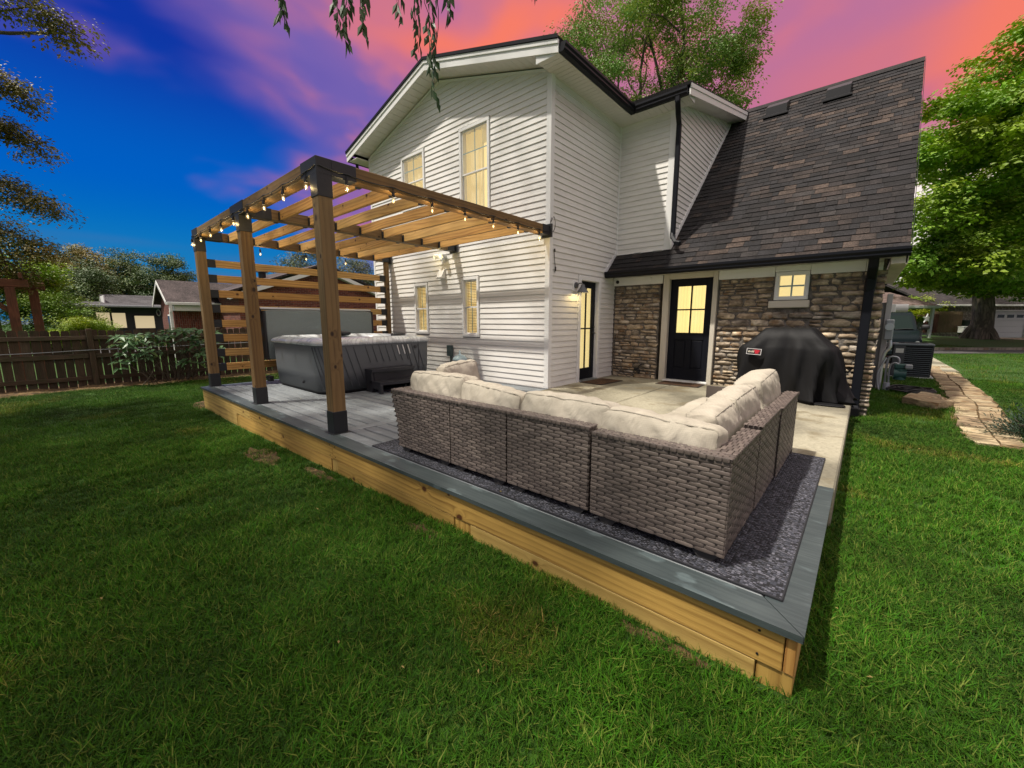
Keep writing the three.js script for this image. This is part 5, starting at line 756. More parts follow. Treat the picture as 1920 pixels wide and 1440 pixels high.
// ---------------------------------------------------------------- covered grill
{
  const G = thing('covered_grill', 'barbecue grill under a black fabric cover by the stone wall', 'grill', [-0.84, 0, -7.42]);
  const N = 96, prof = [[0.0, 1.10, 1.06], [0.05, 1.07, 1.05], [0.25, 1.04, 1.03], [0.45, 1.02, 1.01], [0.62, 1.0, 1.0], [0.74, 0.985, 0.98], [0.79, 0.95, 0.95], [0.84, 0.86, 0.91], [0.90, 0.75, 0.85], [0.97, 0.64, 0.78], [1.03, 0.55, 0.62], [1.06, 0.51, 0.50], [1.07, 0.40, 0.4]];
  const rings = prof.map(([y, sx, sz], k) => { const p = roundRect(-0.60, 0.60, -0.36, 0.36, 0.10, 5), out = []; let per = 0; const L = []; for (let i = 0; i < p.length; i++) { const q = p[(i + 1) % p.length]; L.push(Math.hypot(q[0] - p[i][0], q[1] - p[i][1])); per += L[i]; }
    for (let i = 0; i < N; i++) { let s = i / N * per, j = 0; while (s > L[j]) { s -= L[j]; j = (j + 1) % p.length; } const q = p[(j + 1) % p.length], t = s / L[j], x = lerp(p[j][0], q[0], t), z = lerp(p[j][1], q[1], t), low = 1 - clamp(y / 0.95), side = 1 + 1.2 * clamp(x / 0.5), fold = (f3(i * 0.30, y * 1.3 + 2, 1, 8, 3) - 0.5) * (0.03 + 0.20 * low) * side + 0.055 * low * side * Math.sin(i * 0.85 + y * 4) + (f3(i * 0.13, y * 6, 4, 9, 3) - 0.5) * (y < 0.86 ? 0.06 : 0.02);
      const fx = 1 + fold / 0.6, fz = 1 + fold / 0.45; out.push([-0.86 + x * sx * fx, Math.max(0.004, y + (k < 1 ? 0.02 * f3(i * 0.4, 1, 3, 2, 2) : (f3(i * 0.2, y * 4, 6, 4, 2) - 0.5) * 0.035 * (y < 1.0 ? 1 : 0.5))), -7.42 + z * sz * fz]); } return out; });
  part(G, 'cover', loftRings(rings.map((r) => r.slice().reverse()).map((r) => r), true, true), m.cover);
  // stitched logo patch: flat print
  const cv = document.createElement('canvas'); cv.width = 256; cv.height = 128; const c = cv.getContext('2d'); c.fillStyle = '#0b0b0c'; c.fillRect(0, 0, 256, 128); c.strokeStyle = '#d8d6d6'; c.lineWidth = 9; c.strokeRect(8, 8, 240, 112);
  c.fillStyle = '#b3142a'; c.beginPath(); c.moveTo(118, 30); c.lineTo(160, 22); c.lineTo(236, 28); c.lineTo(206, 50); c.lineTo(240, 58); c.lineTo(200, 78); c.lineTo(214, 98); c.lineTo(150, 106); c.lineTo(140, 60); c.closePath(); c.fill();
  c.fillStyle = '#f2ead6'; c.font = 'italic bold 50px sans-serif'; c.fillText('Grill', 26, 84);
  const t = new THREE.CanvasTexture(cv); t.colorSpace = THREE.SRGBColorSpace; const pg = new THREE.BoxGeometry(0.20, 0.095, 0.004); pg.rotateX(-0.12); pg.rotateZ(-0.05); pg.translate(-1.24, 0.712, -6.985); part(G, 'logo_patch', pg.toNonIndexed(), M(W1, 0.6, { map: t }));
  // loose hem lying on the slab
  part(G, 'hem', soft(0.42, 0.02, 0.16, 0.008, { seg: [12, 2, 6], wr: 0.012, cr: 0 }).translate(-0.32, 0.014, -7.04), m.cover);
}
// plug and lead at the stone wall
single('extension_lead', mg([tube([[-4.0, 0.9, -7.97], [-4.02, 0.5, -7.95], [-3.95, 0.2, -7.93], [-3.75, 0.10, -7.86], [-3.62, 0.03, -7.84], [-3.50, 0.10, -7.90], [-3.45, 0.20, -7.94]], 0.007, 60, 6), cbox([-3.50, 0.19, -7.94], [0.10, 0.06, 0.05], 0.01), cbox([-3.44, 0.14, -7.93], [0.05, 0.09, 0.04], 0.008), tube([[-3.46, 0.24, -7.95], [-3.40, 0.29, -7.95], [-3.34, 0.30, -7.96]], 0.012, 12, 6)]), m.blackMetal, 'black outdoor lead and plug box hanging on the stone wall', 'cable', { at: [-3.7, 0.02, -7.9] });
// pale blue pitcher-like lidded pot by the wall
{
  const J = thing('lidded_pot', 'pale blue lidded pot standing by the white wall', 'pot', [-6.10, 0, -5.42]);
  const lat = (p, s = 28) => new THREE.LatheGeometry(p.map((q) => new THREE.Vector2(...q)), s).toNonIndexed();
  part(J, 'body', lat([[0.001, 0.0], [0.10, 0.0], [0.125, 0.1], [0.13, 0.30], [0.12, 0.40], [0.115, 0.40]]).translate(-6.10, 0, -5.42), M(C(0.05, 0.12, 0.13), 0.35));
  part(J, 'lid', lat([[0.13, 0.385], [0.145, 0.39], [0.14, 0.43], [0.10, 0.475], [0.04, 0.50], [0.018, 0.53], [0.012, 0.58], [0.001, 0.60]]).translate(-6.10, 0, -5.42), M(C(0.45, 0.60, 0.64), 0.3));
}
// ---------------------------------------------------------------- side yard
{ // air conditioner
  const x0 = 0.60, x1 = 1.33, z0 = -15.15, z1 = -14.40, y0 = -0.24, y1 = 0.60, A = thing('air_conditioner', 'dark louvred air conditioning unit at the house side', 'air conditioner', [0.96, -0.3, -14.8]);
  const dk = M(C(0.022, 0.026, 0.03), 0.5), blue = M(C(0.10, 0.125, 0.14), 0.45);
  part(A, 'pad', box(x0 - 0.08, x1 + 0.08, -0.36, y0, z0 - 0.08, z1 + 0.08, 0.01), M(C(0.35, 0.36, 0.36), 0.9));
  part(A, 'coil_core', box(x0 + 0.03, x1 - 0.03, y0, y1 - 0.05, z0 + 0.03, z1 - 0.03, 0), M(C(0.01, 0.011, 0.013), 0.8));
  part(A, 'top_cover', box(x0 - 0.008, x1 + 0.008, y1 - 0.06, y1, z0 - 0.008, z1 + 0.008, 0.02), blue); part(A, 'base_pan', box(x0, x1, y0, y0 + 0.05, z0, z1, 0.008), dk);
  for (const [x, z] of [[x0, z0], [x0, z1], [x1, z0], [x1, z1]]) part(A, 'corner_post', box(x + (x === x0 ? 0 : -0.03), x + (x === x0 ? 0.03 : 0), y0 + 0.05, y1 - 0.06, z + (z === z0 ? 0 : -0.03), z + (z === z0 ? 0.03 : 0), 0.005), dk);
  part(A, 'service_panel', box(x0, x0 + 0.22, y0 + 0.05, y1 - 0.06, z1 - 0.012, z1 + 0.004, 0.003), M(C(0.05, 0.056, 0.06), 0.5));
  for (let k = 0; k < 14; k++) { const y = y0 + 0.075 + k * 0.0495; part(A, 'louvre', box(x0 + 0.22, x1 - 0.028, y, y + 0.012, z1 - 0.01, z1 + 0.006, 0.002), blue); part(A, 'louvre', box(x1 - 0.01, x1 + 0.006, y, y + 0.012, z0 + 0.03, z1 - 0.03, 0.002), blue); }
  part(A, 'rating_label', box(x0 + 0.04, x0 + 0.19, y1 - 0.24, y1 - 0.13, z1 + 0.004, z1 + 0.006, 0), M(C(0.55, 0.56, 0.52), 0.6));
  const fan = new THREE.TorusGeometry(0.27, 0.008, 6, 40).toNonIndexed(); fan.rotateX(Math.PI / 2); fan.translate((x0 + x1) / 2, y1 + 0.008, (z0 + z1) / 2); const f2 = new THREE.TorusGeometry(0.15, 0.008, 6, 30).toNonIndexed(); f2.rotateX(Math.PI / 2); f2.translate((x0 + x1) / 2, y1 + 0.008, (z0 + z1) / 2); part(A, 'fan_guard', mg([fan, f2]), dk);
}
{ // house bump-out with meters and pipes at the side wall
  part(H, 'side_bay', box(-0.04, 0.27, -0.4, 1.55, -11.62, -15.6, 0.004), M(C(0.25, 0.25, 0.25), 0.7)); part(H, 'side_bay_trim', box(0.27, 0.36, -0.3, 1.72, -11.55, -11.66, 0.006), M(C(0.40, 0.40, 0.40), 0.6));
  const U = thing('electric_meter', 'grey electric meter box with conduit at the house side', 'electric meter', [0.40, -0.3, -11.5]);
  part(U, 'meter_box', box(0.29, 0.43, 0.78, 1.20, -11.50, -11.34, 0.02), m.greyMetal); part(U, 'meter_glass', cyl(0.075, 0.07, 0.07, 20, [0.36, 1.05, -11.31], 'z'), m.steel);
  part(U, 'conduit', tube([[0.40, 0.80, -11.42], [0.41, 0.62, -11.42], [0.36, 0.54, -11.42], [0.33, 0.40, -11.42], [0.33, -0.34, -11.42]], 0.03, 40, 10), m.steel); part(U, 'conduit', tube([[0.38, 0.42, -11.36], [0.28, 0.1, -11.3], [0.30, -0.15, -11.3], [0.36, -0.34, -11.28]], 0.018, 40, 8), m.greyMetal);
  part(U, 'ground_sleeve', cyl(0.075, 0.05, 0.26, 14, [0.44, -0.23, -11.38]), m.greyMetal);
  const G = thing('gas_meter', 'green gas meter with bent pipe beside the air conditioner', 'gas meter', [0.62, -0.3, -12.2]), green = M(C(0.025, 0.085, 0.075), 0.45);
  part(G, 'meter_body', mg([cyl(0.11, 0.12, 0.20, 24, [0.66, 0.02, -12.2], 'x'), cyl(0.10, 0.10, 0.24, 22, [0.66, 0.02, -12.2])]), green); part(G, 'meter_head', box(0.55, 0.77, 0.14, 0.24, -12.28, -12.12, 0.02), green); part(G, 'index_box', box(0.72, 0.84, 0.15, 0.24, -12.2, -12.06, 0.012), m.greyMetal);
  part(G, 'riser_pipe', tube([[0.44, -0.34, -12.2], [0.44, 0.30, -12.2], [0.47, 0.38, -12.2], [0.58, 0.38, -12.2], [0.62, 0.33, -12.2], [0.62, 0.22, -12.2]], 0.022, 50, 10), m.greyMetal); part(G, 'riser_pipe', tube([[0.50, -0.34, -12.15], [0.50, 0.22, -12.15], [0.56, 0.26, -12.15], [0.62, 0.24, -12.15]], 0.018, 40, 8), m.greyMetal);
  part(H, 'dryer_vent', mg([cyl(0.09, 0.09, 0.22, 22, [0.55, 1.45, -12.6], 'x'), box(0.28, 0.46, 1.36, 1.54, -12.7, -12.5, 0.01)]), m.whitePaint);
}
{ // hose and slabs
  const hose = []; for (let k = 0; k < 7; k++) { const r = 0.36 - k * 0.03, p = []; for (let i = 0; i < 40; i++) { const a = i / 40 * 6.283; p.push([0.80 + (r + 0.02 * Math.sin(a * 2 + k)) * Math.cos(a), -0.205 + 0.018 * (k % 3) + 0.01 * Math.sin(a * 3 + k), -11.35 + (r * 1.05 + 0.03 * Math.cos(a + k)) * Math.sin(a)]); } hose.push(tube(p, 0.012, 90, 6, true)); }
  hose.push(tube([[0.46, -0.22, -11.3], [0.5, -0.19, -11.1], [0.62, -0.20, -11.0], [0.75, -0.20, -11.02]], 0.012, 30, 6));
  single('garden_hose', mg(hose), m.blackMetal, 'black garden hose coiled on the side lawn', 'hose', { at: [0.8, -0.26, -11.35] });
  const rock = (pts, y0, y1, label, mt) => { const n = pts.length, cx = pts.reduce((s, p) => s + p[0] / n, 0), cz = pts.reduce((s, p) => s + p[1] / n, 0), big = []; for (let i = 0; i < n; i++) { const a = pts[i], b = pts[(i + 1) % n]; for (let k = 0; k < 4; k++) { const t = k / 4, j = 0.03; big.push([lerp(a[0], b[0], t) + (n3(i, k, 3) - 0.5) * j, lerp(a[1], b[1], t) + (n3(i, k, 8) - 0.5) * j]); } }
    const ring = (y, s) => big.map(([x, z], i) => [cx + (x - cx) * s, y + (n3(i * 0.7, y * 9, 4) - 0.5) * 0.02, cz + (z - cz) * s]); return single('stone_slab', loftRings([ring(y0, 0.94), ring(lerp(y0, y1, 0.4), 1.0), ring(y1 - 0.015, 1.0), ring(y1, 0.95)].map((r) => r.reverse()), true, false), mt, label, 'stone slab', { at: [cx, y0, cz] }); };
  rock([[0.60, -9.75], [0.98, -9.35], [1.22, -9.75], [1.12, -10.25], [0.72, -10.3]], -0.30, -0.14, 'thick tan flagstone lying loose on the side lawn', m.flag[1]);
  rock([[0.78, -10.2], [1.10, -10.0], [1.16, -10.7], [0.92, -10.95]], -0.30, -0.17, 'second tan flagstone touching the loose hose coil', m.flag[3]);
}
{ // flagstone path: two rows of slabs
  const P = thing('flagstone_path', null, null, [1.5, -0.3, -12], { kind: 'structure' }), r = rng(9);
  const L = [[-7.05, 1.10], [-7.7, 1.07], [-8.5, 1.12], [-10.3, 1.25], [-13.1, 1.36], [-15.5, 1.45], [-18.6, 1.62]], Rr = [[-7.05, 1.50], [-8.7, 1.64], [-10.7, 1.84], [-12.6, 1.90], [-15.3, 1.98], [-18.6, 2.12]];
  const xa = (pts, z) => { for (let i = 0; i + 1 < pts.length; i++) if (z <= pts[i][0] && z >= pts[i + 1][0]) return lerp(pts[i][1], pts[i + 1][1], (z - pts[i][0]) / (pts[i + 1][0] - pts[i][0])); return pts[pts.length - 1][1]; };
  { const pos = [], uv = [], idx = []; for (let i = 0; i <= 46; i++) { const z = -7.0 - i * 0.25; for (const x of [xa(L, z) - 0.04, lerp(xa(L, z), xa(Rr, z), 0.5), xa(Rr, z) + 0.04]) { pos.push(x, gh(x, z) + 0.006, z); uv.push(x, z); } } for (let i = 0; i < 46; i++) for (let k = 0; k < 2; k++) { const a = i * 3 + k; idx.push(a, a + 1, a + 3, a + 1, a + 4, a + 3); } part(P, 'path_bed', geoFrom(pos, uv, idx), m.soil); }
  for (let row = 0; row < 2; row++) { let z = -7.08 - row * 0.12; while (z > -18.3) { const d = 0.24 + 0.30 * r() + (z < -12 ? 0.1 : 0), z2 = z - d, f = (zz) => { const a = xa(L, zz), b = xa(Rr, zz), mm = lerp(a, b, 0.52 + 0.04 * Math.sin(zz * 2.3)); return row ? [mm + 0.012, b + (r() - 0.5) * 0.09] : [a + (r() - 0.5) * 0.07, mm - 0.012]; };
      const [a0, b0] = f(z - 0.012), [a1, b1] = f(z2 + 0.012), y = -0.285 + 0.02 * r() + 0.03 * sstep(-9, -14, z) * 0, pts = []; const edge = (p, q) => { for (let k = 0; k < 3; k++) pts.push([lerp(p[0], q[0], k / 3) + (k ? (r() - 0.5) * 0.02 : 0), lerp(p[1], q[1], k / 3) + (k ? (r() - 0.5) * 0.02 : 0)]); };
      edge([a0, z - 0.012], [b0, z - 0.012 + (r() - 0.5) * 0.03]); edge([b0, z - 0.012], [b1, z2 + 0.012]); edge([b1, z2 + 0.012], [a1, z2 + 0.012]); edge([a1, z2 + 0.012], [a0, z - 0.012]);
      const yy = gh(1.5, z) + 0.024 + 0.014 * r(), g = prism(pts, 'y', yy - 0.08, yy); part(P, 'flagstone', g, m.flag[Math.floor(r() * 4)]); z = z2; } }
}
{ // dark car parked in the drive, front towards the garden
  const K = thing('parked_car', 'dark green car parked nose-on behind the air conditioner', 'car', [0.52, -0.24, -20.4], { local: true });
  const paint = MP(C(0.006, 0.011, 0.013), 0.35, { specularIntensity: 0.2 }), glassC = MP(C(0.008, 0.016, 0.014), 0.1, { specularIntensity: 0.3 }), blk = M(C(0.012, 0.012, 0.013), 0.6);
  const sec = (z, w, y0, ys, wt, yt) => [[-w, y0], [-w, ys], [-wt, yt], [wt, yt], [w, ys], [w, y0]].map(([x, y]) => [x, y, z]);
  part(K, 'body', loftRings([sec(2.15, 0.74, 0.30, 0.70, 0.66, 0.82), sec(2.05, 0.88, 0.26, 0.78, 0.76, 0.98), sec(1.0, 0.93, 0.25, 0.90, 0.80, 1.08), sec(0.75, 0.94, 0.25, 0.98, 0.84, 1.10), sec(-1.9, 0.94, 0.25, 1.0, 0.86, 1.12), sec(-2.2, 0.90, 0.30, 0.95, 0.80, 1.08)].map((s) => s.reverse()), true, true), paint);
  part(K, 'cabin', loftRings([sec(0.82, 0.82, 1.06, 1.09, 0.78, 1.12), sec(0.28, 0.76, 1.06, 1.50, 0.64, 1.66), sec(0.0, 0.76, 1.06, 1.56, 0.64, 1.74), sec(-1.7, 0.76, 1.06, 1.55, 0.64, 1.74), sec(-2.05, 0.78, 1.06, 1.2, 0.70, 1.25)].map((s) => s.reverse()), true, true), paint);
  part(K, 'windscreen', slab([-0.72, 1.13, 0.838], [0.72, 1.13, 0.838], [0.61, 1.60, 0.375], [-0.61, 1.60, 0.375], 0.01), glassC);
  part(K, 'grille', cbox([0, 0.62, 2.14], [1.1, 0.18, 0.05], 0.02), blk); part(K, 'bumper', cbox([0, 0.38, 2.13], [1.66, 0.2, 0.16], 0.05), paint);
  for (const s of [-1, 1]) { part(K, 'headlight', cbox([s * 0.68, 0.70, 2.08], [0.30, 0.14, 0.14], 0.03), MP(C(0.10, 0.11, 0.11), 0.3, { specularIntensity: 0.3 })); const mi = soft(0.20, 0.15, 0.10, 0.04, { seg: [6, 5, 4], wr: 0, cr: 0 }); mi.translate(s * 1.02, 1.20, 0.55); part(K, 'wing_mirror', mg([mi, cbox([s * 0.92, 1.16, 0.55], [0.12, 0.03, 0.04], 0.008)]), blk);
    part(K, 'side_window', slab(...(s > 0 ? [[0.835, 1.12, 0.45], [0.835, 1.12, -1.6], [0.765, 1.50, -1.5], [0.765, 1.50, 0.12]] : [[-0.835, 1.12, -1.6], [-0.835, 1.12, 0.45], [-0.765, 1.50, 0.12], [-0.765, 1.50, -1.5]]), 0.02), glassC);
    for (const z of [1.3, -1.35]) { const w = part(K, 'wheel', cyl(0.34, 0.34, 0.22, 26, [s * 0.84, 0.34, z], 'x'), blk); part(w, 'rim', cyl(0.21, 0.21, 0.02, 20, [s * 0.955, 0.34, z], 'x'), m.greyMetal); } }
  for (const s of [-0.35, 0.25]) part(K, 'wiper', tube([[s, 1.11, 0.90], [s + 0.2, 1.135, 0.865], [s + 0.42, 1.14, 0.86]], 0.01, 10, 5), blk);
  part(K, 'steering_wheel', (() => { const g = new THREE.TorusGeometry(0.17, 0.015, 6, 24).toNonIndexed(); g.translate(0.35, 1.16, 0.2); return g; })(), blk);
}
// ---------------------------------------------------------------- across the street (own axes: x along the street, -z away)
const far = (name, label, cat, d, l, o = {}) => { const [x, z] = fromStreet(d, l); return thing(name, label, cat, [x, o.y ?? -0.2, z], { turn: YAW, ...o }); };
{
  const G = far('garage_house', 'white brick garage with panelled overhead door across the street', 'garage', 32, 38.8);
  const wb = M(C(0.46, 0.45, 0.43), 0.9, { map: rep(tStone, 2), bumpMap: rep(tBrick, 1 / 0.9), bumpScale: 0.01 });
  part(G, 'front_wall', mg([box(-6, -1.72, -0.2, 2.7, -0.3, 0, 0.005), box(1.72, 8, -0.2, 2.7, -0.3, 0, 0.005), box(-1.72, 1.72, 2.2, 2.7, -0.3, 0, 0.005)]), wb); part(G, 'side_wall', box(-6, -5.7, -0.2, 2.7, -8, -0.31, 0.005), wb);
  const door = part(G, 'garage_door', box(-1.60, 1.60, 0, 2.12, -0.20, -0.14, 0.005), M(C(0.40, 0.42, 0.42), 0.5)); const dm = M(C(0.44, 0.46, 0.46), 0.5);
  for (let k = 0; k < 4; k++) if (k < 3) part(door, 'door_panel', box(-1.58, 1.58, 0.03 + k * 0.47, 0.03 + k * 0.47 + 0.44, -0.139, -0.115, 0.012), dm); part(door, 'door_panel', box(-1.58, 1.58, 1.44, 2.10, -0.139, -0.115, 0.012), dm);
  for (let k = 0; k < 4; k++) part(door, 'window_pane', box(-1.44 + k * 0.76, -0.90 + k * 0.76, 1.62, 1.86, -0.116, -0.108, 0.004), M(C(0.012, 0.013, 0.014), 0.15));
  part(G, 'door_trim', mg([box(-1.72, -1.60, -0.1, 2.22, -0.28, 0.02, 0.006), box(1.60, 1.72, -0.1, 2.22, -0.28, 0.02, 0.006), box(-1.60, 1.60, 2.12, 2.22, -0.28, 0.021, 0.006)]), m.whitePaint);
  part(G, 'roof', mg([slab([-6.4, 2.62, 0.5], [8.4, 2.62, 0.5], [8.4, 4.6, -4], [-6.4, 4.6, -4], 0.15), slab([8.4, 2.62, -8.5], [-6.4, 2.62, -8.5], [-6.4, 4.6, -4], [8.4, 4.6, -4], 0.15)]), shMats[6]); part(G, 'gutter', box(-6.4, 8.4, 2.5, 2.62, 0.48, 0.6, 0.01), m.whitePaint);
  const Ch = far('stone_chimney', 'white painted stone chimney beside the maple trunk', 'chimney', 34.2, 38.15, { y: -0.1 }); const wch = M(C(0.62, 0.60, 0.57), 0.9, { map: rep(tStone, 3, 4), bumpMap: rep(tStoneB, 3), bumpScale: 0.05 });
  part(Ch, 'stack', box(-0.75, 0.75, -0.2, 4.8, -0.7, 0.4, 0.02), wch); part(Ch, 'cap', box(-0.85, 0.85, 4.8, 4.95, -0.8, 0.5, 0.02), m.concrete);
  const bin = (l, d, c, label) => { const B = far('wheelie_bin', label, 'bin', d, l, { y: 0.22, group: 'wheeled bins across the street' }); part(B, 'bin_body', loftRings([[-0.24, 0.0, 0.24], [-0.30, 0.95, 0.30]].map(([a, y, w]) => [[-w, y, -w], [w, y, -w], [w, y, w], [-w, y, w]]), false, true), c); part(B, 'bin_lid', box(-0.33, 0.33, 0.95, 1.03, -0.36, 0.33, 0.03), c); part(B, 'bin_wheel', mg([cyl(0.1, 0.1, 0.06, 14, [-0.26, 0.1, -0.26], 'x'), cyl(0.1, 0.1, 0.06, 14, [0.26, 0.1, -0.26], 'x')]), m.blackMetal); };
  bin(35.4, 32.0, M(C(0.015, 0.03, 0.022), 0.5), 'dark green wheeled bin beside the far fence'); bin(36.15, 31.8, M(C(0.015, 0.05, 0.22), 0.5), 'blue wheeled bin beside the maple trunk');
  const fenceF = (name, label, d0, l0, d1, l1, h, mt, y) => { const F = far(name, label, 'fence', d0, l0, { y }); const n = Math.round(Math.hypot(l1 - l0, d1 - d0) / 0.15), w = (l1 - l0) / n; for (let k = 0; k < n; k++) part(F, 'picket', box(k * w + 0.008, (k + 1) * w - 0.006, 0, h + 0.04 * hash(k, 3), -(d1 - d0) * k / n - 0.02, -(d1 - d0) * k / n, 0.004, { long: 1 }), mt[k % mt.length]); part(F, 'rail', box(0, l1 - l0, h * 0.8, h * 0.86, -(d1 - d0) - 0.1, -(d1 - d0) - 0.03, 0.003), mt[0]); };
  fenceF('board_fence', 'rust red board fence panel by the far porch', 30, 30.3, 30, 31.35, 1.35, [M(C(0.16, 0.05, 0.03), 0.8, { map: rep(tFence, 0.5), color: C(0.9, 0.35, 0.25) })], 0.30);
  fenceF('board_fence', 'weathered grey wooden fence beside the dark green bin', 30.4, 31.4, 31.6, 34.8, 1.55, [M(C(1.9, 1.75, 1.5), 0.9, { map: tFence })], 0.30);
  const Pl = far('planter_box', 'white box standing before the far wooden fence', 'box', 30.8, 34.3, { y: 0.30 }); part(Pl, 'box_body', box(-0.35, 0.35, 0, 0.42, -0.2, 0.2, 0.01), m.whitePaint); part(Pl, 'box_lid', box(-0.37, 0.37, 0.42, 0.47, -0.22, 0.22, 0.01), m.whitePaint);
  const Po = far('porch_house', 'small house porch with pinkish shingle roof behind the car', 'house', 27, 25.2, { y: -0.2 });
  part(Po, 'roof', slab([-5, 2.35, 0.6], [2.35, 2.35, 0.6], [1.9, 3.4, -2.6], [-5, 3.4, -2.6], 0.1), M(C(0.36, 0.27, 0.24), 0.9, { map: rep(tGran, 0.7) })); part(Po, 'gutter', box(-5, 2.38, 2.20, 2.34, 0.58, 0.72, 0.01), m.whitePaint); part(Po, 'soffit', box(-5, 2.3, 2.17, 2.2, -1.0, 0.6, 0), m.soffit);
  part(Po, 'wall', box(-5, 1.6, -0.2, 2.25, -1.2, -1.0, 0.01), M(C(0.30, 0.28, 0.26), 0.9, { map: tStone })); part(Po, 'porch_post', box(2.05, 2.2, -0.1, 2.2, 0.3, 0.45, 0.01), m.whitePaint);
  const St = far('wall_star', 'pale star ornament fixed to the red fence', 'ornament', 29.9, 30.35, { y: 1.35 }); { const s = new THREE.Shape(); for (let k = 0; k < 10; k++) { const a = k / 10 * 6.2832 + Math.PI / 2, r = k % 2 ? 0.13 : 0.34; k ? s.lineTo(r * Math.cos(a), r * Math.sin(a)) : s.moveTo(r * Math.cos(a), r * Math.sin(a)); } part(St, 'star', new THREE.ExtrudeGeometry(s, { depth: 0.04, bevelEnabled: true, bevelSize: 0.01, bevelThickness: 0.02, bevelSegments: 1 }).toNonIndexed(), m.whitePaint); }
}
// ---------------------------------------------------------------- left side: fence, neighbours
{
  const X = -13.7, F = thing('picket_fence', 'weathered brown picket fence behind the lawn', 'fence', [X, -0.4, -2]), r = rng(3);
  for (let z = 2.2; z > -7.2; z -= 0.152) { const h = 0.955 + (r() - 0.5) * 0.03, w = 0.136 + (r() - 0.5) * 0.014, t = (r() - 0.5) * 0.012; const g = prism([[z, -0.36], [z + t, h - 0.03], [z - 0.02 + t, h], [z - w + 0.02 + t, h], [z - w + t, h - 0.03], [z - w, -0.36]], 'x', X - 0.02, X); const uv = g.attributes.uv, ou = r() * 5; for (let i = 0; i < uv.count; i++) uv.setXY(i, uv.getY(i) + ou, uv.getX(i) + ou); part(F, 'picket', g, m.fence[Math.floor(r() * 4)]); }
  for (const [y, h] of [[0.78, 0.09], [0.36, 0.10], [-0.16, 0.09]]) for (const [a, b] of [[2.2, -0.62], [-0.74, -3.12], [-3.24, -5.6], [-5.72, -7.2]]) part(F, 'rail', box(X + 0.001, X + 0.045, y - h / 2, y + h / 2, a, b, 0.004), m.fence[(Math.round(y * 10) + 20) % 4]);
  for (const z of [-0.68, -3.18, -5.66]) part(F, 'post', box(X + 0.002, X + 0.10, -0.6, 0.99, z + 0.05, z - 0.05, 0.006), m.fence[2]);
  single('fence_wire', tube([[X + 0.13, 0.49, 2.2], [X + 0.13, 0.47, 0.4], [X + 0.12, 0.50, -0.68], [X + 0.13, 0.52, -2.2], [X + 0.12, 0.55, -4], [X + 0.12, 0.56, -7]], 0.008, 60, 5), m.greyMetal, 'thin wire line stretched along the picket fence', 'wire', { at: [X + 0.13, 0.5, -2] });
}
{ // timber arbour of the neighbour
  const A = thing('timber_arbour', 'reddish brown timber arbour corner above the picket fence', 'arbour', [-16, -0.4, 0.8]), w = M(C(0.17, 0.085, 0.055), 0.85, { map: rep(tFence, 0.6), color: C(1.6, 0.85, 0.65) });
  part(A, 'post', box(-15.95, -15.77, -0.5, 1.98, 0.52, 0.35, 0.01), w); part(A, 'post', box(-16.9, -16.72, -0.5, 1.98, 0.16, -0.02, 0.01), w); part(A, 'brace', slab([-15.86, 1.50, 0.50], [-15.86, 1.98, 0.98], [-15.86, 1.86, 1.05], [-15.86, 1.36, 0.52], 0.09), w);
  part(A, 'beam', box(-15.98, -15.80, 1.98, 2.18, 3.5, 0.12, 0.02), w); part(A, 'beam', box(-16.95, -16.77, 1.98, 2.18, 3.5, -0.15, 0.02), w); for (let k = 0; k < 6; k++) part(A, 'rafter', box(-17.4, -15.5, 2.18, 2.32, 0.2 + k * 0.55, 0.26 + k * 0.55, 0.01), w);
}
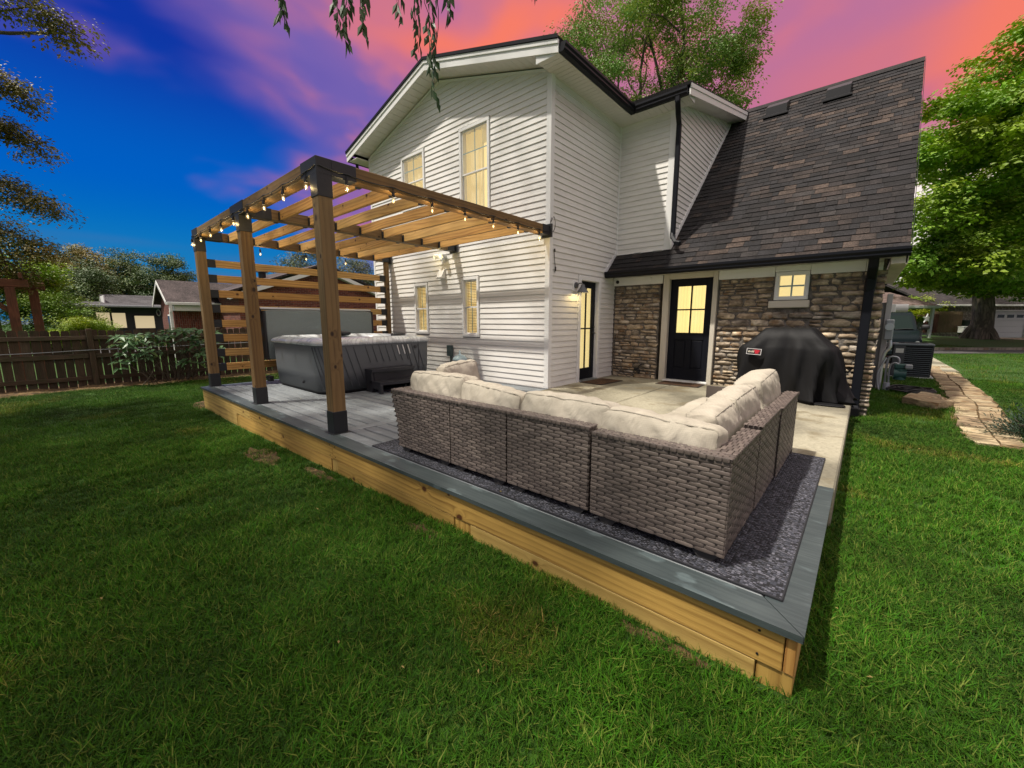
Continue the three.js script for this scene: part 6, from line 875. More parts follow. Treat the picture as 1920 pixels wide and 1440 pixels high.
{ // brick neighbour house: gable end towards us, a lower wing to its left
  const B = thing('brick_house', 'red brick bungalow with white gable trim behind the pergola screen', 'house', [-20, -0.4, -8.5]), X = -19.6, roofM = M(C(0.16, 0.13, 0.13), 0.95, { map: rep(tGran, 0.5) });
  part(B, 'gable_wall', prism([[-5.4, -0.6], [-5.4, 2.25], [-8.9, 3.55], [-12.4, 2.25], [-12.4, -0.6]], 'x', X - 0.25, X), m.brick); part(B, 'side_wall', box(X - 9, X - 0.26, -0.6, 2.25, -5.4, -5.65, 0.004), m.brick);
  for (const s of [-1, 1]) { const e = -8.9 - s * 3.9; part(B, 'rake_board', slab(...(s < 0 ? [[X + 0.32, 3.64, -8.9], [X + 0.32, 3.46, -8.9], [X + 0.32, 2.02, e], [X + 0.32, 2.20, e]] : [[X + 0.32, 3.46, -8.9], [X + 0.32, 3.64, -8.9], [X + 0.32, 2.20, e], [X + 0.32, 2.02, e]]), 0.03), m.whitePaint); part(B, 'roof', slab(...(s < 0 ? [[X + 0.34, 3.74, -8.9], [X + 0.34, 2.28, e], [X - 9, 2.28, e], [X - 9, 3.74, -8.9]] : [[X + 0.34, 2.28, e], [X + 0.34, 3.74, -8.9], [X - 9, 3.74, -8.9], [X - 9, 2.28, e]]), 0.08), roofM); part(B, 'rake_soffit', slab(...[[X, 3.5, -8.9], [X + 0.3, 3.5, -8.9], [X + 0.3, 2.05, e], [X, 2.05, e]], 0.02), m.whitePaint); }
  part(B, 'roof_vent', mg([cyl(0.16, 0.16, 0.3, 16, [X - 2.6, 3.35, -7.2]), cyl(0.26, 0.2, 0.14, 18, [X - 2.6, 3.55, -7.2])]), m.blackMetal); part(B, 'roof_vent', cyl(0.09, 0.09, 0.5, 12, [X - 3.4, 3.4, -7.0]), m.blackMetal);
  part(B, 'downspout', box(X + 0.02, X + 0.12, -0.5, 1.4, -8.2, -8.32, 0.01), m.greyMetal); part(B, 'conduit', box(X + 0.02, X + 0.07, -0.5, 1.45, -9.0, -9.06, 0.01), m.whitePaint);
  // lower wing
  const wx = -22.6, wl = -25.2; part(B, 'wing_wall', box(wl, wx, -0.6, 2.02, -3.75, -5.39, 0.004), m.brick); part(B, 'wing_gable', prism([[wl, 1.9], [(wl + wx) / 2, 2.86], [wx, 1.9]], 'z', -3.9, -3.74), m.brick);
  part(B, 'wing_roof', slab([wx + 0.35, 1.98, -3.5], [wx + 0.35, 1.98, -8.0], [(wl + wx) / 2, 2.98, -8.0], [(wl + wx) / 2, 2.98, -3.5], 0.08), roofM); part(B, 'wing_roof', slab([(wl + wx) / 2, 2.98, -3.5], [(wl + wx) / 2, 2.98, -8.0], [wl - 0.3, 2.0, -8.0], [wl - 0.3, 2.0, -3.5], 0.08), roofM);
  part(B, 'wing_rake', mg([slab([wx + 0.3, 1.98, -3.48], [(wl + wx) / 2, 2.94, -3.48], [(wl + wx) / 2, 2.80, -3.48], [wx + 0.3, 1.83, -3.48], 0.03), slab([(wl + wx) / 2, 2.94, -3.482], [wl - 0.3, 1.94, -3.482], [wl - 0.3, 1.8, -3.482], [(wl + wx) / 2, 2.80, -3.482], 0.03)]), m.whitePaint);
  part(B, 'wing_gutter', box(wx + 0.34, wx + 0.47, 1.84, 1.96, -3.5, -7.2, 0.01), m.whitePaint); part(B, 'wing_fascia', box(wx + 0.0, wx + 0.33, 1.60, 1.83, -3.74, -7.2, 0.01), m.whitePaint); part(B, 'wing_downspout', mg([box(wx + 0.36, wx + 0.46, 1.55, 1.85, -3.66, -3.56, 0.01), box(wx + 0.16, wx + 0.26, -0.4, 1.6, -3.68, -3.58, 0.01)]), m.whitePaint);
  const w = part(B, 'window', box(wx - 1.0, wx - 0.55, 0.2, 1.45, -3.755, -3.70, 0.01), m.whitePaint); part(w, 'pane', box(wx - 0.94, wx - 0.61, 0.26, 1.39, -3.70, -3.69, 0), M(C(0.03, 0.035, 0.04), 0.1));
}
{ // black house further off with lit blinds
  const X = -38, K = thing('black_house', 'black sided low house with three lit blinds beyond the fence', 'house', [-39, -0.4, -3.6]), blk = M(C(0.02, 0.021, 0.026), 0.7), roofM = M(C(0.15, 0.15, 0.16), 0.95, { map: rep(tGran, 0.4) });
  part(K, 'wall', box(X - 3, X, -0.6, 2.12, -1.55, -5.9, 0.01), blk); part(K, 'corner_wall', box(X + 0.002, X + 0.04, -0.6, 2.12, -1.55, -2.0, 0.005), M(C(0.06, 0.062, 0.066), 0.7));
  part(K, 'roof', slab([X + 0.7, 2.20, -0.9], [X + 0.7, 2.20, -5.9], [X - 4, 2.55, -5.9], [X - 4, 2.55, -0.9], 0.08), roofM); part(K, 'gutter', box(X + 0.68, X + 0.84, 2.06, 2.2, -0.9, -5.9, 0.02), m.greyMetal);
  part(K, 'upper_roof', slab([X - 2.4, 2.40, -3.0], [X - 2.4, 2.40, -6.2], [X - 5.4, 3.15, -6.2], [X - 5.4, 3.15, -3.0], 0.1), roofM); part(K, 'upper_roof_edge', box(X - 2.38, X - 5.4, 2.3, 2.95, -2.98, -3.04, 0.01), m.whitePaint);
  part(K, 'downspout', tube([[X + 0.76, 2.08, -1.0], [X + 0.74, 1.8, -1.05], [X + 0.2, 1.6, -1.5], [X + 0.1, 1.4, -1.52], [X + 0.1, -0.4, -1.52]], 0.06, 40, 8), blk);
  for (const [a, b, y0, y1] of [[-2.35, -2.98, 0.75, 1.72], [-3.08, -3.74, 0.72, 1.70], [-4.18, -5.20, 0.68, 1.52]]) { const w = part(K, 'window', mg([box(X, X + 0.05, y1, y1 + 0.08, a + 0.08, b - 0.08, 0.005), box(X, X + 0.05, y0 - 0.08, y0, a + 0.08, b - 0.08, 0.005), box(X, X + 0.049, y0, y1, a, a + 0.08, 0.005), box(X, X + 0.049, y0, y1, b - 0.08, b, 0.005)]), blk); part(w, 'window_light', box(X + 0.004, X + 0.02, y0, y1, a, b, 0), M(C(0.6, 0.52, 0.38), 0.9, { emissive: C(1, 0.80, 0.48), emissiveIntensity: 0.42 })); }
  const d = new THREE.TorusGeometry(0.2, 0.05, 8, 20).toNonIndexed(); d.scale(0.5, 1, 1.3); d.rotateY(Math.PI / 2); d.translate(X + 0.15, 1.75, -5.45); part(K, 'wall_dish', d, m.greyMetal);
}
// ---------------------------------------------------------------- leaves
const leafM = (c, tr = 0.4, ro = 0.55) => MP(C(...c), ro, { transmission: tr, thickness: 0, side: THREE.DoubleSide, specularIntensity: 0.6 });
// a folded leaf: 4 triangles; tip along +y of its own frame
function leafInto(pos, base, dir, up, len, wid, fold = 0.25, droop = 0.15) {
  const d = dir.clone().normalize(), s = new THREE.Vector3().crossVectors(d, up).normalize(), n = new THREE.Vector3().crossVectors(s, d);
  const P = (t, w, h) => base.clone().addScaledVector(d, t * len).addScaledVector(s, w * wid).addScaledVector(n, h * len - droop * len * t * t);
  const a = P(0, 0, 0), b = P(0.45, 0.5, fold * 0.3), c = P(1, 0, 0), e = P(0.45, -0.5, fold * 0.3), mm = P(0.5, 0, -fold * 0.12);
  for (const t of [[a, b, mm], [b, c, mm], [a, mm, e], [mm, c, e]]) for (const p of t) pos.push(p.x, p.y, p.z);
}
function geoPos(pos) { const g = new THREE.BufferGeometry(); g.setAttribute('position', new THREE.Float32BufferAttribute(pos, 3)); g.setAttribute('uv', new THREE.Float32BufferAttribute(new Float32Array(pos.length / 3 * 2), 2)); g.computeVertexNormals(); return g; }
// a sprig: leaves round a short twig about 1 unit across; flat > 0 lies in a layer, hang > 0 droops
function sprig(seed, n, len, wid, o = {}) {
  const r = rng(seed), pos = [];
  for (let i = 0; i < n; i++) {
    const a = r() * 6.2832, rad = Math.sqrt(r()) * 0.5, h = (r() - 0.5) * (o.thick ?? 0.35), b = new THREE.Vector3(rad * Math.cos(a), h, rad * Math.sin(a));
    const d = new THREE.Vector3(Math.cos(a + (r() - 0.5) * 1.6), (r() - 0.5) * 0.7 - (o.hang ?? 0.2), Math.sin(a + (r() - 0.5) * 1.6)), up = new THREE.Vector3((r() - 0.5) * 0.9, 1, (r() - 0.5) * 0.9).normalize();
    leafInto(pos, b, d, up, len * (0.7 + 0.6 * r()), wid * (0.7 + 0.6 * r()));
  }
  return geoPos(pos);
}
// crown: sprigs in clumps inside ellipsoids
function crown(parent, blobs, geos, mat, o = {}) {
  const r = rng(o.seed ?? 1), buckets = geos.map(() => []), q = new THREE.Quaternion(), e = new THREE.Euler(), v = new THREE.Vector3(), s = new THREE.Vector3(), off = offsets.get(parent) ?? [0, 0, 0], clumps = [];
  for (const [cx, cy, cz, rx, ry, rz, nClump, per, cr] of blobs) for (let k = 0; k < nClump; k++) {
    let x, y, z, d; do { x = r() * 2 - 1; y = r() * 2 - 1; z = r() * 2 - 1; d = x * x + y * y + z * z; } while (d > 1 || (d < (o.hollow ?? 0.25) && r() < 0.75));
    const c = [cx + x * rx, cy + y * ry, cz + z * rz]; clumps.push(c); const R = cr * (0.6 + 0.8 * r()), tone = 0.72 + 0.55 * r(), yl = r();
    for (let i = 0; i < per; i++) { const a = r() * 6.2832, rr = Math.sqrt(r()) * R; v.set(c[0] + rr * Math.cos(a) - off[0], c[1] + (r() - 0.5) * R * (o.flat ?? 0.6) - rr * (o.fall ?? 0.15) - off[1], c[2] + rr * Math.sin(a) - off[2]);
      e.set((r() - 0.5) * 0.9, r() * 6.2832, (r() - 0.5) * 0.9); q.setFromEuler(e); const k2 = (o.size ?? 0.6) * (0.7 + 0.6 * r()); s.set(k2, k2, k2); buckets[Math.floor(r() * geos.length)].push([new THREE.Matrix4().compose(v, q, s), tone * (0.85 + 0.3 * r()), yl]); } }
  buckets.forEach((b, gi) => { const im = new THREE.InstancedMesh(geos[gi], mat, b.length); im.name = o.name ?? 'crown'; im.userData.kind = 'stuff'; const col = new THREE.Color(); b.forEach(([mt, t, yl], i) => { im.setMatrixAt(i, mt); col.setRGB(t * lerp(0.85, 1.25, yl), t, t * lerp(1.15, 0.75, yl)); im.setColorAt(i, col); }); im.castShadow = im.receiveShadow = true; parent.add(im); });
  return clumps;
}
function limb(a, b, r0, r1, seed, wob = 0.12, seg = 10, rs = 8) {
  const r = rng(seed), A = new THREE.Vector3(...a), B = new THREE.Vector3(...b), L = A.distanceTo(B), pts = []; for (let i = 0; i <= 4; i++) { const t = i / 4, p = A.clone().lerp(B, t); p.y += Math.sin(t * Math.PI) * L * 0.07; if (i && i < 4) p.add(new THREE.Vector3((r() - 0.5) * L * wob, (r() - 0.5) * L * wob * 0.6, (r() - 0.5) * L * wob)); pts.push(p); }
  const c = new THREE.CatmullRomCurve3(pts), fr = c.computeFrenetFrames(seg, false), pos = [], uv = [], idx = [];
  for (let i = 0; i <= seg; i++) { const t = i / seg, p = c.getPointAt(t), rad = lerp(r0, r1, t ** 0.8); for (let k = 0; k <= rs; k++) { const an = k / rs * 6.2832, n = fr.normals[i].clone().multiplyScalar(Math.cos(an)).addScaledVector(fr.binormals[i], Math.sin(an)); const w = 1 + 0.16 * (n3(an * 1.2, t * L * 1.5, seed) - 0.5); pos.push(p.x + n.x * rad * w, p.y + n.y * rad * w, p.z + n.z * rad * w); uv.push(k / rs * 2, t * L); } }
  for (let i = 0; i < seg; i++) for (let k = 0; k < rs; k++) { const p = i * (rs + 1) + k; idx.push(p, p + 1, p + rs + 1, p + 1, p + rs + 2, p + rs + 1); }
  return geoFrom(pos, uv, idx);
}
const sprBroad = [1, 2, 3].map((s) => sprig(s, 16, 0.26, 0.20, { thick: 0.3, hang: 0.25 }));      // for sprigs scaled ~0.6 m: maple
const sprFine = [5, 6, 7].map((s) => sprig(s, 22, 0.17, 0.10, { thick: 0.6, hang: 0.35 }));
const sprBush = [8, 9].map((s) => sprig(s, 18, 0.22, 0.13, { thick: 0.8, hang: -0.2 }));
function tree(name, label, base, trunk, blobs, geos, mat, o = {}) {
  const T = thing(name, label, 'tree', base, o.group ? { group: o.group } : {}); const clumps = crown(T, blobs, geos, mat, o), top = [base[0] + (trunk.lean?.[0] ?? 0), base[1] + trunk.h, base[2] + (trunk.lean?.[1] ?? 0)];
  part(T, 'trunk', mg([limb([base[0], base[1] - 0.2, base[2]], top, trunk.r, trunk.r * 0.6, 3, 0.05, 12, 14), ...(trunk.flare ? [0, 1, 2, 3, 4].map((k) => { const a = k / 5 * 6.283 + 0.4; return limb([base[0] + Math.cos(a) * trunk.r * 1.35, base[1] - 0.2, base[2] + Math.sin(a) * trunk.r * 1.35], [base[0] + Math.cos(a) * trunk.r * 0.5, base[1] + trunk.r * 1.2, base[2] + Math.sin(a) * trunk.r * 0.35], trunk.r * 0.30, trunk.r * 0.42, 9 + k, 0.02, 6, 10); }) : [])]), m.bark);
  const r = rng((o.seed ?? 1) + 50), bl = []; for (let k = 0; k < (trunk.limbs ?? 10); k++) { const c = clumps[Math.floor(r() * clumps.length)], st = 0.55 + 0.45 * r(), a = [lerp(base[0], top[0], st), lerp(base[1], top[1], st), lerp(base[2], top[2], st)]; bl.push(limb(a, c, trunk.r * (0.22 + 0.25 * r()), 0.02, 70 + k, 0.18)); const c2 = clumps[Math.floor(r() * clumps.length)]; if (Math.hypot(c2[0] - c[0], c2[1] - c[1], c2[2] - c[2]) < 5) bl.push(limb([lerp(a[0], c[0], 0.6), lerp(a[1], c[1], 0.6), lerp(a[2], c[2], 0.6)], c2, trunk.r * 0.15, 0.015, 170 + k, 0.2)); }
  if (bl.length) part(T, 'limbs', mg(bl), m.bark); return T;
}
const gMaple = leafM([0.23, 0.39, 0.015], 0.5), gRear = leafM([0.27, 0.40, 0.08], 0.5), gDark = leafM([0.09, 0.15, 0.035], 0.4), gOak = leafM([0.20, 0.19, 0.045], 0.45), gLime = leafM([0.30, 0.42, 0.02], 0.4), gHang = leafM([0.045, 0.095, 0.03], 0.35, 0.4);
// the big maple across the street, its crown reaching back over it
{ const [bx, bz] = fromStreet(26, 29.9), by = gh(bx, bz);
  const at = (d, l) => fromStreet(d, l), B = (d, l, y, rd, ry, n, per, cr) => { const [x, z] = at(d, l); return [x, y, z, rd, ry, rd, n, per, cr]; };
  tree('maple_tree', 'broad old maple with thick flared trunk across the street', [bx, by, bz], { h: 5.5, r: 0.60, limbs: 26, flare: true, lean: [-0.1, 0.0] },
    [B(20.5, 21.3, 8.2, 2.8, 4.0, 74, 20, 0.85), B(21, 22.2, 4.3, 2.8, 1.1, 40, 20, 0.85), B(21, 24, 12.2, 2.6, 2.8, 40, 18, 0.85), B(22, 25.5, 6.6, 3.4, 2.6, 55, 20, 0.9), B(23, 27.3, 3.7, 2.8, 0.7, 36, 18, 0.8), B(25, 33, 3.6, 3.6, 0.8, 40, 18, 0.85), B(23, 27, 9.5, 5.0, 3.6, 60, 18, 1.0), B(22, 30, 5.6, 4.4, 1.7, 40, 18, 0.95), B(25, 31, 13, 6, 4, 50, 16, 1.1), B(20, 26.5, 12, 3.8, 4, 55, 18, 1.0), B(22, 24.6, 3.9, 2.4, 0.9, 34, 18, 0.85), B(18, 25.5, 15, 2.8, 3, 28, 16, 0.9), B(27, 36, 8, 5, 4, 36, 16, 1.1)], sprBroad, gMaple, { seed: 4, size: 0.66, flat: 0.8, fall: 0.22, hollow: 0.15 }); }
// tall tree behind the house
tree('tall_tree', 'tall light green tree rising behind the house roof', [-9.8, -0.4, -23], { h: 11, r: 0.36, limbs: 14 }, [[-10.8, 13.6, -22, 4.5, 5.2, 3.0, 150, 17, 0.7], [-7.4, 12.2, -23.0, 2.2, 3.2, 1.8, 60, 17, 0.6], [-13.6, 14.0, -20.0, 1.8, 2.6, 1.4, 34, 15, 0.55], [-9.6, 19, -23, 3.4, 3.6, 3, 40, 18, 0.85], [-6.0, 14.6, -24.0, 0.9, 2.6, 0.9, 18, 18, 0.5], [-14.6, 12.6, -18.8, 1.0, 1.2, 0.9, 10, 14, 0.5]], sprFine, gRear, { seed: 14, size: 0.68, flat: 1.1, fall: 0.1, hollow: 0.1 });
// trees beyond the left fence
const left = 'trees beyond the left fence';
[[-58, -2, 5.0, 3.4, 7.2, 'dark tree at the left of the distant tree line', gOak], [-60, -5.4, 4.6, 3.2, 7.4, 'rounded dark tree in the middle of the distant tree line', gDark], [-57, -8.6, 4.6, 2.9, 7.2, 'dark tree at the right of the distant tree line', gDark], [-46, -1.6, 3.0, 2.6, 4.3, 'mid green tree above the black house roof', gDark]].forEach(([x, z, ry, rz, h, label, g], i) => tree('distant_tree', label, [x, -0.4, z], { h: h * 0.6, r: 0.3, limbs: 8 }, [[x, h * 0.62, z, 3, ry * 0.62, rz, 60, 22, 1.0], [x, h * 0.9, z - 0.8, 2.2, 2.0, rz * 0.6, 20, 18, 0.8]], sprFine, g, { seed: 30 + i, size: 0.95, group: left }));
tree('small_tree', 'small grey-green tree behind the brick gable', [-27, -0.4, -12.6], { h: 3.5, r: 0.15, limbs: 12 }, [[-27, 4.4, -12.6, 2.4, 1.7, 2.9, 50, 20, 0.6], [-25.5, 3.6, -15.4, 1.6, 1.3, 1.6, 24, 18, 0.6]], sprFine, leafM([0.13, 0.16, 0.07], 0.35), { seed: 41, size: 0.55, group: left });
tree('bright_tree', 'bright lime green tree top at the far left', [-26, -0.4, 1.2], { h: 3, r: 0.15, limbs: 8 }, [[-26, 2.9, 1.0, 1.6, 1.0, 1.6, 36, 20, 0.6]], sprBush, gLime, { seed: 43, size: 0.6, group: left });
// near oak boughs at the left edge of the lawn
{ const br = [[[-14.6, 8.2, 1.3], [-12.25, 6.75, -1.25], 9, 0.42], [[-16.6, 7.5, 1.0], [-15.75, 6.35, -0.42], 8, 0.38], [[-16.9, 6.3, 0.9], [-15.7, 5.3, -0.52], 8, 0.38], [[-16.9, 4.7, 0.9], [-15.3, 3.85, -0.62], 9, 0.36], [[-16.9, 3.6, 0.9], [-15.6, 2.75, -0.35], 9, 0.42], [[-17.2, 3.0, 1.2], [-16.2, 2.3, 0.1], 8, 0.5], [[-16.6, 9.5, 2.4], [-14.5, 7.8, 0.4], 9, 0.5]];
  const blobs = []; for (const [a, b, n, R] of br) for (let k = 0; k < n; k++) { const t = (k + 0.5) / n; blobs.push([lerp(a[0], b[0], t), lerp(a[1], b[1], t ** 1.3), lerp(a[2], b[2], t), R * (1.15 - 0.6 * t), R * (0.85 - 0.4 * t), R * (1.15 - 0.6 * t), 3, 7, 0.30]); }
  const T = tree('oak_tree', 'oak with rusty green leaves leaning in at the left edge', [-17.6, -0.4, 3.2], { h: 7, r: 0.26, limbs: 4 }, blobs, sprFine, gOak, { seed: 51, size: 0.42, flat: 1.1, fall: 0.3, hollow: 0 });
  part(T, 'boughs', mg(br.map(([a, b], i) => limb(a, b, 0.035, 0.008, 300 + i, 0.14)).concat(br.map(([a], i) => limb([-17.6, lerp(3, 6.4, i / 7), 3.2], a, 0.08, 0.035, 320 + i, 0.1)))), m.bark); }
// shrubs beyond the fence
function shrub(name, label, base, blobs, geos, mat, o) { const S = thing(name, label, 'shrub', base); const cl = crown(S, blobs, geos, mat, { name: 'foliage', hollow: 0.5, ...o }); const r = rng(o.seed), bl = []; for (let k = 0; k < 7; k++) bl.push(limb(base, cl[Math.floor(r() * cl.length)], 0.03, 0.008, 20 + k, 0.2, 6, 6)); part(S, 'stems', mg(bl), m.bark); }
shrub('round_shrub', 'large rounded green shrub behind the picket fence', [-24.5, -0.4, -0.4], [[-24.5, 1.0, -0.35, 1.2, 1.25, 1.35, 90, 24, 0.36]], sprBush, leafM([0.17, 0.28, 0.02], 0.35), { seed: 61, size: 0.34 });
shrub('lime_shrub', 'low yellow green shrub just above the picket fence', [-22.5, -0.4, -0.9], [[-22.5, 0.75, -0.95, 0.6, 0.5, 0.85, 44, 24, 0.25]], sprBush, gLime, { seed: 62, size: 0.26 });
shrub('lime_shrub', 'yellow green shrub behind the far wooden fence', [...(() => { const [x, z] = fromStreet(33, 32.5); return [x, 0.1, z]; })()], [[...(() => { const [x, z] = fromStreet(33, 32.5); return [x, 2.2, z]; })(), 1.5, 0.9, 1.2, 50, 22, 0.5]], sprBush, gLime, { seed: 63, size: 0.5 });
shrub('backdrop_shrub', 'dark green bushes behind the porch roof', [...(() => { const [x, z] = fromStreet(40, 36); return [x, 0, z]; })()], [[...(() => { const [x, z] = fromStreet(40, 35); return [x, 2.6, z]; })(), 3.5, 2.6, 2.4, 70, 22, 0.8]], sprBush, gDark, { seed: 64, size: 0.8 });
// big-leaved shrub in front of the fence: each leaf built
{
  const S = thing('magnolia_shrub', 'broad glossy leaved shrub growing against the picket fence', 'shrub', [-13.3, -0.42, -2.1]), r = rng(8), glossy = MP(C(0.07, 0.17, 0.05), 0.45, { transmission: 0.2, thickness: 0, side: THREE.DoubleSide }), stems = [], buckets = { young: [], old: [] };
  for (let k = 0; k < 64; k++) { const z = -2.1 + (r() - 0.5) * 2.1, y = 0.0 + 1.0 * r() ** 0.6 - 0.12 * Math.abs(z + 2.1), x = -13.35 + r() * 0.55, tip = [x, y, z]; if (k % 2 === 0) stems.push(limb([-13.4, -0.42, -2.1 + (z + 2.1) * 0.4], tip, 0.012, 0.005, k, 0.2, 6, 5)); for (let i = 0; i < 7; i++) { const a = i / 7 * 6.283 + r(), pos = []; leafInto(pos, new THREE.Vector3(x, y, z), new THREE.Vector3(Math.cos(a), 0.9 - 1.5 * r(), Math.sin(a)), new THREE.Vector3(0.6, 1, (r() - 0.5)), 0.12 + 0.10 * r(), 0.065 + 0.035 * r(), 0.3, 0.35); const g = geoPos(pos); (r() < 0.15 ? buckets.young : buckets.old).push(g); } }
  buckets.old.slice(0, 230).forEach((g) => part(S, 'leaf', g, glossy)); part(S, 'leaves', mg(buckets.old.slice(230)), glossy, { kind: 'stuff' }); buckets.young.forEach((g) => part(S, 'leaf', g, leafM([0.10, 0.17, 0.03], 0.35))); part(S, 'stems', mg(stems), m.bark);
  for (const [a, b] of [[[-13.2, -0.42, -1.55], [-13.3, 0.35, -1.2]], [[-13.2, -0.42, -1.4], [-13.25, 0.2, -1.9]], [[-13.15, -0.42, -2.75], [-13.15, 0.55, -2.65]]]) part(S, 'bare_stem', limb(a, b, 0.014, 0.008, 5, 0.2, 8, 6), m.bark);
}
// juniper at the right edge of the path
{
  const S = thing('juniper_bush', 'dark spiky juniper at the near end of the flagstone path', 'shrub', [1.80, -0.3, -8.0]), r = rng(6), pos = [];
  for (let k = 0; k < 420; k++) { const a = r() * 6.283, el = r() * 1.3, L = 0.25 + 0.42 * r(), d = new THREE.Vector3(Math.cos(a) * Math.cos(el), Math.sin(el) * 0.65, Math.sin(a) * Math.cos(el)), tip = new THREE.Vector3(1.80, -0.28, -7.95).addScaledVector(d, L); for (let i = 0; i < 6; i++) { const q = new THREE.Vector3(1.80, -0.28, -7.95).addScaledVector(d, L * (0.55 + 0.09 * i)); leafInto(pos, q, d.clone().add(new THREE.Vector3((r() - 0.5) * 1.4, (r() - 0.3) * 1.2, (r() - 0.5) * 1.4)), new THREE.Vector3(0.1, 1, 0.2), 0.055, 0.014, 0.3, 0.1); } }
  const g = geoPos(pos); g.translate(-1.80, 0.3, 8.0); const me = new THREE.Mesh(g, leafM([0.022, 0.05, 0.026], 0.15)); me.name = 'foliage'; me.userData.kind = 'stuff'; me.castShadow = me.receiveShadow = true; S.add(me); part(S, 'stems', mg([0, 1, 2, 3, 4].map((k) => limb([1.80, -0.3, -8], [1.80 + 0.3 * Math.cos(k * 1.3), -0.1, -7.95 + 0.3 * Math.sin(k * 1.3)], 0.015, 0.006, k, 0.1, 5, 5))), m.bark);
}
// the garden tree behind the viewer: high dappling crown, with twigs that hang down over the deck
{
  const T = tree('garden_tree', 'tall hackberry overhanging the deck with drooping leafy twigs', [-7.0, -0.36, 5.2], { h: 9, r: 0.3, limbs: 22 }, [[-7.6, 8.2, 4.4, 3.4, 1.4, 1.8, 34, 13, 0.7], [-3.6, 8.6, 4.2, 2.4, 1.2, 1.4, 16, 11, 0.6], [-8.6, 14.5, 1.6, 3.4, 2.2, 2.6, 26, 13, 0.7], [-10.6, 7.6, 3.4, 2.2, 1.4, 1.8, 30, 15, 0.7], [-2.2, 9.4, 5.6, 2.4, 1.2, 1.4, 18, 12, 0.6], [-6.0, 11.5, 4.5, 3.0, 2.2, 2.6, 24, 13, 0.75]], sprFine, gDark, { seed: 81, size: 0.62, flat: 0.6, fall: 0.2 });
  // hanging twigs: point, length
  const r = rng(17), pos = [], tw = []; const hook = [-3.6, 6.2, -1.9]; tw.push(limb([-6.6, 8.0, 4.2], hook, 0.05, 0.02, 4, 0.1));
  const hang = [[-3.88, 4.35, -2.02, 0.55], [-3.72, 4.2, -2.08, 0.62], [-3.52, 4.3, -2.12, 0.72], [-3.62, 4.45, -1.98, 0.6], [-3.18, 4.4, -2.42, 0.9], [-3.02, 4.3, -2.46, 1.0], [-3.10, 4.5, -2.36, 0.85], [-2.92, 4.35, -2.52, 0.62], [-3.28, 4.55, -2.32, 0.8], [-3.04, 4.2, -2.50, 1.12], [-2.35, 4.25, -2.95, 0.42], [-4.3, 4.2, -1.75, 0.35]];
  for (const [x, y, z, L] of hang) { tw.push(limb(hook, [x, y, z], 0.012, 0.005, Math.floor(x * -100), 0.1, 8, 5)); const end = [x + (r() - 0.5) * 0.12, y - L, z + (r() - 0.5) * 0.12]; tw.push(limb([x, y, z], end, 0.0045, 0.0018, Math.floor(x * -77), 0.10, 8, 5)); for (let k = 0; k < 26; k++) { const t = 0.12 + 0.88 * k / 25, b = new THREE.Vector3(lerp(x, end[0], t) + (r() - 0.5) * 0.05, lerp(y, end[1], t), lerp(z, end[2], t) + (r() - 0.5) * 0.05), a = r() * 6.283; leafInto(pos, b, new THREE.Vector3(Math.cos(a) * 0.5, -1 - 0.4 * r(), Math.sin(a) * 0.5), new THREE.Vector3(Math.cos(a + 1.5), 0.3, Math.sin(a + 1.5)), 0.085 + 0.055 * r(), 0.032 + 0.02 * r(), 0.25, 0.1); } }
  const off = offsets.get(T), g = geoPos(pos); g.translate(-off[0], -off[1], -off[2]); const me = new THREE.Mesh(g, gHang); me.name = 'hanging_leaves'; me.userData.kind = 'stuff'; me.castShadow = me.receiveShadow = true; T.add(me); part(T, 'hanging_twigs', mg(tw), m.bark);
}
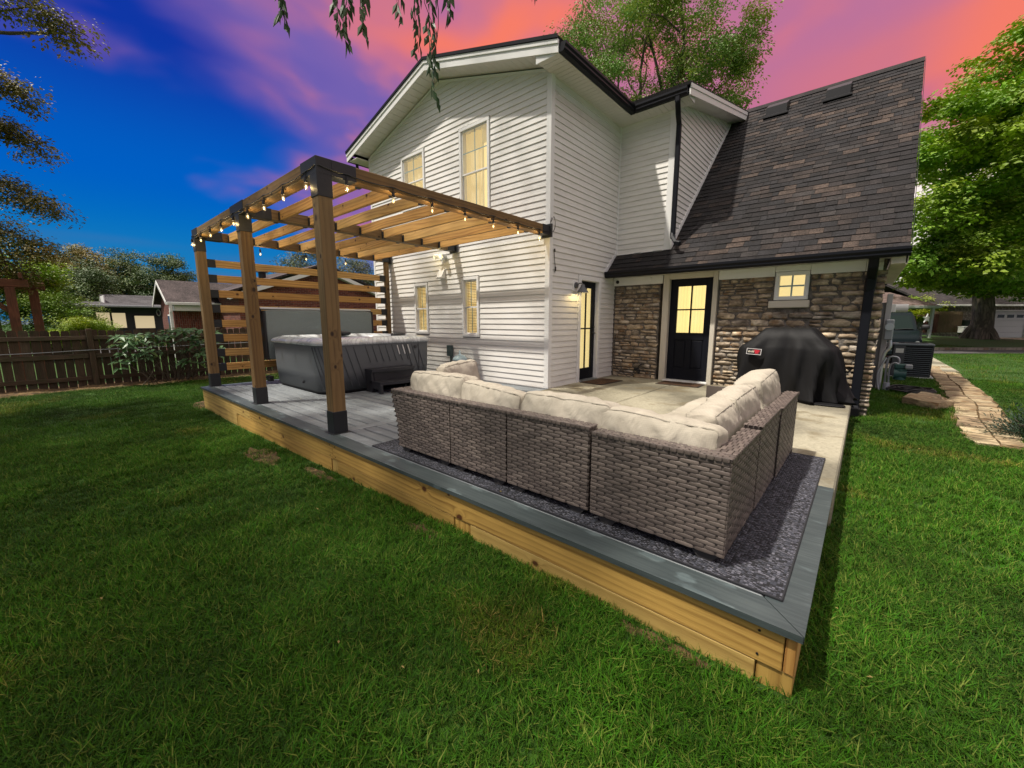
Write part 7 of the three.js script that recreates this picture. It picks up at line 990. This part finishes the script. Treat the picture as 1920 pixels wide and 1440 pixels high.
// ---------------------------------------------------------------- grass
{
  const tuft = (seed, n, spread, len) => { const r = rng(seed), pos = [], col = []; for (let i = 0; i < n; i++) { const a = r() * 6.283, rad = Math.sqrt(r()) * spread, x = rad * Math.cos(a), z = rad * Math.sin(a), L = len * (0.55 + 0.75 * r()), b = r() * 6.283, le = 0.25 + 0.9 * r(), w = 0.0012 + 0.0012 * r(), sx = -Math.sin(b) * w, sz = Math.cos(b) * w, p = (t, k) => [x + Math.cos(b) * le * L * t * t + sx * k, L * (t - 0.28 * le * t * t), z + Math.sin(b) * le * L * t * t + sz * k]; const A = p(0, 1), B = p(0, -1), Cc = p(0.5, 0.85), D = p(0.5, -0.85), E = p(1, 0); const c = r() < 0.07 ? [4.0, 1.7, 8.0] : ((b) => [b * (0.8 + 0.5 * r()), b * (0.9 + 0.2 * r()), b * (0.6 + 0.8 * r())])(0.45 + 1.05 * r()); for (const t of [[A, B, Cc], [B, D, Cc], [Cc, D, E]]) for (const q of t) { pos.push(...q); col.push(...c); } } const g = geoPos(pos); g.setAttribute('color', new THREE.Float32BufferAttribute(col, 3)); return g; };
  const near = [1, 2, 3, 4].map((s) => tuft(s, 26, 0.05, 0.046)), mid = [5, 6, 7].map((s) => tuft(s, 30, 0.10, 0.05)), farT = [8, 9].map((s) => { const g = tuft(s, 34, 0.28, 0.06); g.scale(1, 1, 1); return g; });
  const gm = MP(C(0.043, 0.132, 0.0045), 0.75, { transmission: 0.3, thickness: 0, side: THREE.DoubleSide, vertexColors: true, specularIntensity: 0.25 });
  const r = rng(99);
  const blocked = (x, z) => { if (x > -8.9 && x < -0.06 && z < -1.735 && z > -3.55) return true; if (x > -8.9 && x < -4 && z < -1.7 && z > -5.8) return true; if (x > -9.6 && x < 0.16 && z < -3.4 && z > -16.2) { if (x > -9.55 && x < -4 && z < -5.6) return true; if (x >= -4.1 && x < -0.03) return true; if (x > -0.1 && x < 0.16 && z < -8) return true; }
    if (x > 1.08 && x < 2.05 && z < -7.05 && z > -18.4) { const t = (-7.05 - z) / 11.3; if (x > lerp(1.08, 1.58, t) && x < lerp(1.52, 2.1, Math.min(1, t * 2.4) * 0.8)) return true; } if (x > 0.5 && x < 1.42 && z < -14.3 && z > -15.3) return true; if (x > 0.28 && x < 0.36 && z < -11.6) return true;
    for (const [sx, sz, rx, rz] of soils) { const q = ((x - sx) / rx) ** 2 + ((z - sz) / rz) ** 2; if (q < 0.5 + 0.7 * hash(Math.floor(x * 25), Math.floor(z * 25))) return hash(Math.floor(x * 60), Math.floor(z * 60), 3) < 0.66; }
    if (x < -13.25) return true; const [d, l] = street(x, z); if (d > 18.6 && d < 21.2) return true; if (d > 21 && l > lerp(34.5, 36.6, (d - 21) / 11)) return true; if (d > 31.8) return true; if (x > -1.7 && x < 2.2 && z < -16.5 && z > -24.6) return true; return false; };
  const zones = [[0, 3.6, 1500, near, 'lawn_grass'], [3.6, 8.0, 760, near, 'lawn_grass'], [8.0, 15, 260, mid, 'lawn_grass'], [15, 34, 34, farT, 'lawn_grass']];
  const G = new THREE.Group(); G.name = 'lawn_grass'; G.userData = { kind: 'stuff', label: 'mown green lawn grass around the deck and house', category: 'grass' }; scene.add(G);
  zones.forEach(([r0, r1, den, geos], zi) => {
    const area = Math.PI * (r1 * r1 - r0 * r0), n = Math.round(area * den), buckets = geos.map(() => []);
    for (let i = 0; i < n; i++) { const rad = Math.sqrt(lerp(r0 * r0, r1 * r1, r())), a = r() * 6.2832, x = rad * Math.cos(a), z = rad * Math.sin(a), g0 = r(), g1 = r(), g2 = r();
      const [d, l] = street(x, z); if (d < -2.6 || Math.abs(l) > d * 1.5 + 4.2) continue; if (blocked(x, z)) continue;
      const cl = f3(x * 0.7, z * 0.7, 2, 12, 3), fine = f3(x * 3.5, z * 3.5, 2, 15, 2), dry = sstep(0.62, 0.75, f3(x * 1.6 + 9, z * 1.6, 5, 19, 3)); const tall = sstep(0.66, 0.8, f3(x * 5 + 3, z * 5, 7, 23, 2)), s = (0.72 + 0.5 * g0) * (0.75 + 0.5 * fine) * (1 + 0.45 * tall * g1);
      const k = 0.42 + 0.95 * cl + 0.6 * (fine - 0.5), e = new THREE.Euler((g1 - 0.5) * 0.3, g2 * 6.283, 0), mt = new THREE.Matrix4().compose(new THREE.Vector3(x, gh(x, z) - 0.004, z), new THREE.Quaternion().setFromEuler(e), new THREE.Vector3(s, s * (0.8 + 0.5 * cl), s));
      buckets[Math.floor(g0 * 7919) % geos.length].push([mt, k, dry]); }
    buckets.forEach((b, gi) => { const im = new THREE.InstancedMesh(geos[gi], gm, b.length); im.name = 'grass_blades'; im.userData.kind = 'stuff'; const c = new THREE.Color(); b.forEach(([mt, k, dry], i) => { im.setMatrixAt(i, mt); c.setRGB(k * (1 + 0.9 * dry), k * (1 + 0.12 * dry), k * (1 + 0.8 * dry)); im.setColorAt(i, c); }); im.castShadow = im.receiveShadow = true; G.add(im); });
  });
}
// a few fallen leaves
{
  const r = rng(404);
  const p2 = []; for (let i = 0; i < 60; i++) { const d = 1.4 + 6 * r(), l = (r() - 0.5) * 2.4 * d, [x, z] = fromStreet(d, l), a = r() * 6.283; const onDeck = x > -8.8 && x < -0.1 && z < -1.8; const onSlab = onDeck && z > -8; if (onDeck && (!onSlab || i % 3)) continue; leafInto(p2, new THREE.Vector3(x, onDeck ? 0.016 : gh(x, z) + 0.045, z), new THREE.Vector3(Math.cos(a), (r() - 0.5) * 0.3, Math.sin(a)), new THREE.Vector3((r() - 0.5) * 0.8, 1, (r() - 0.5) * 0.8), 0.016 + 0.014 * r(), 0.007 + 0.006 * r(), 0.3, 0.2); }
  single('fallen_leaves', geoPos(p2), M(C(0.26, 0.19, 0.06), 0.8, { side: THREE.DoubleSide }), 'scattered small yellow fallen leaves on the lawn and deck', 'leaves', { kind: 'stuff' });
}
renderer.render(scene, camera);
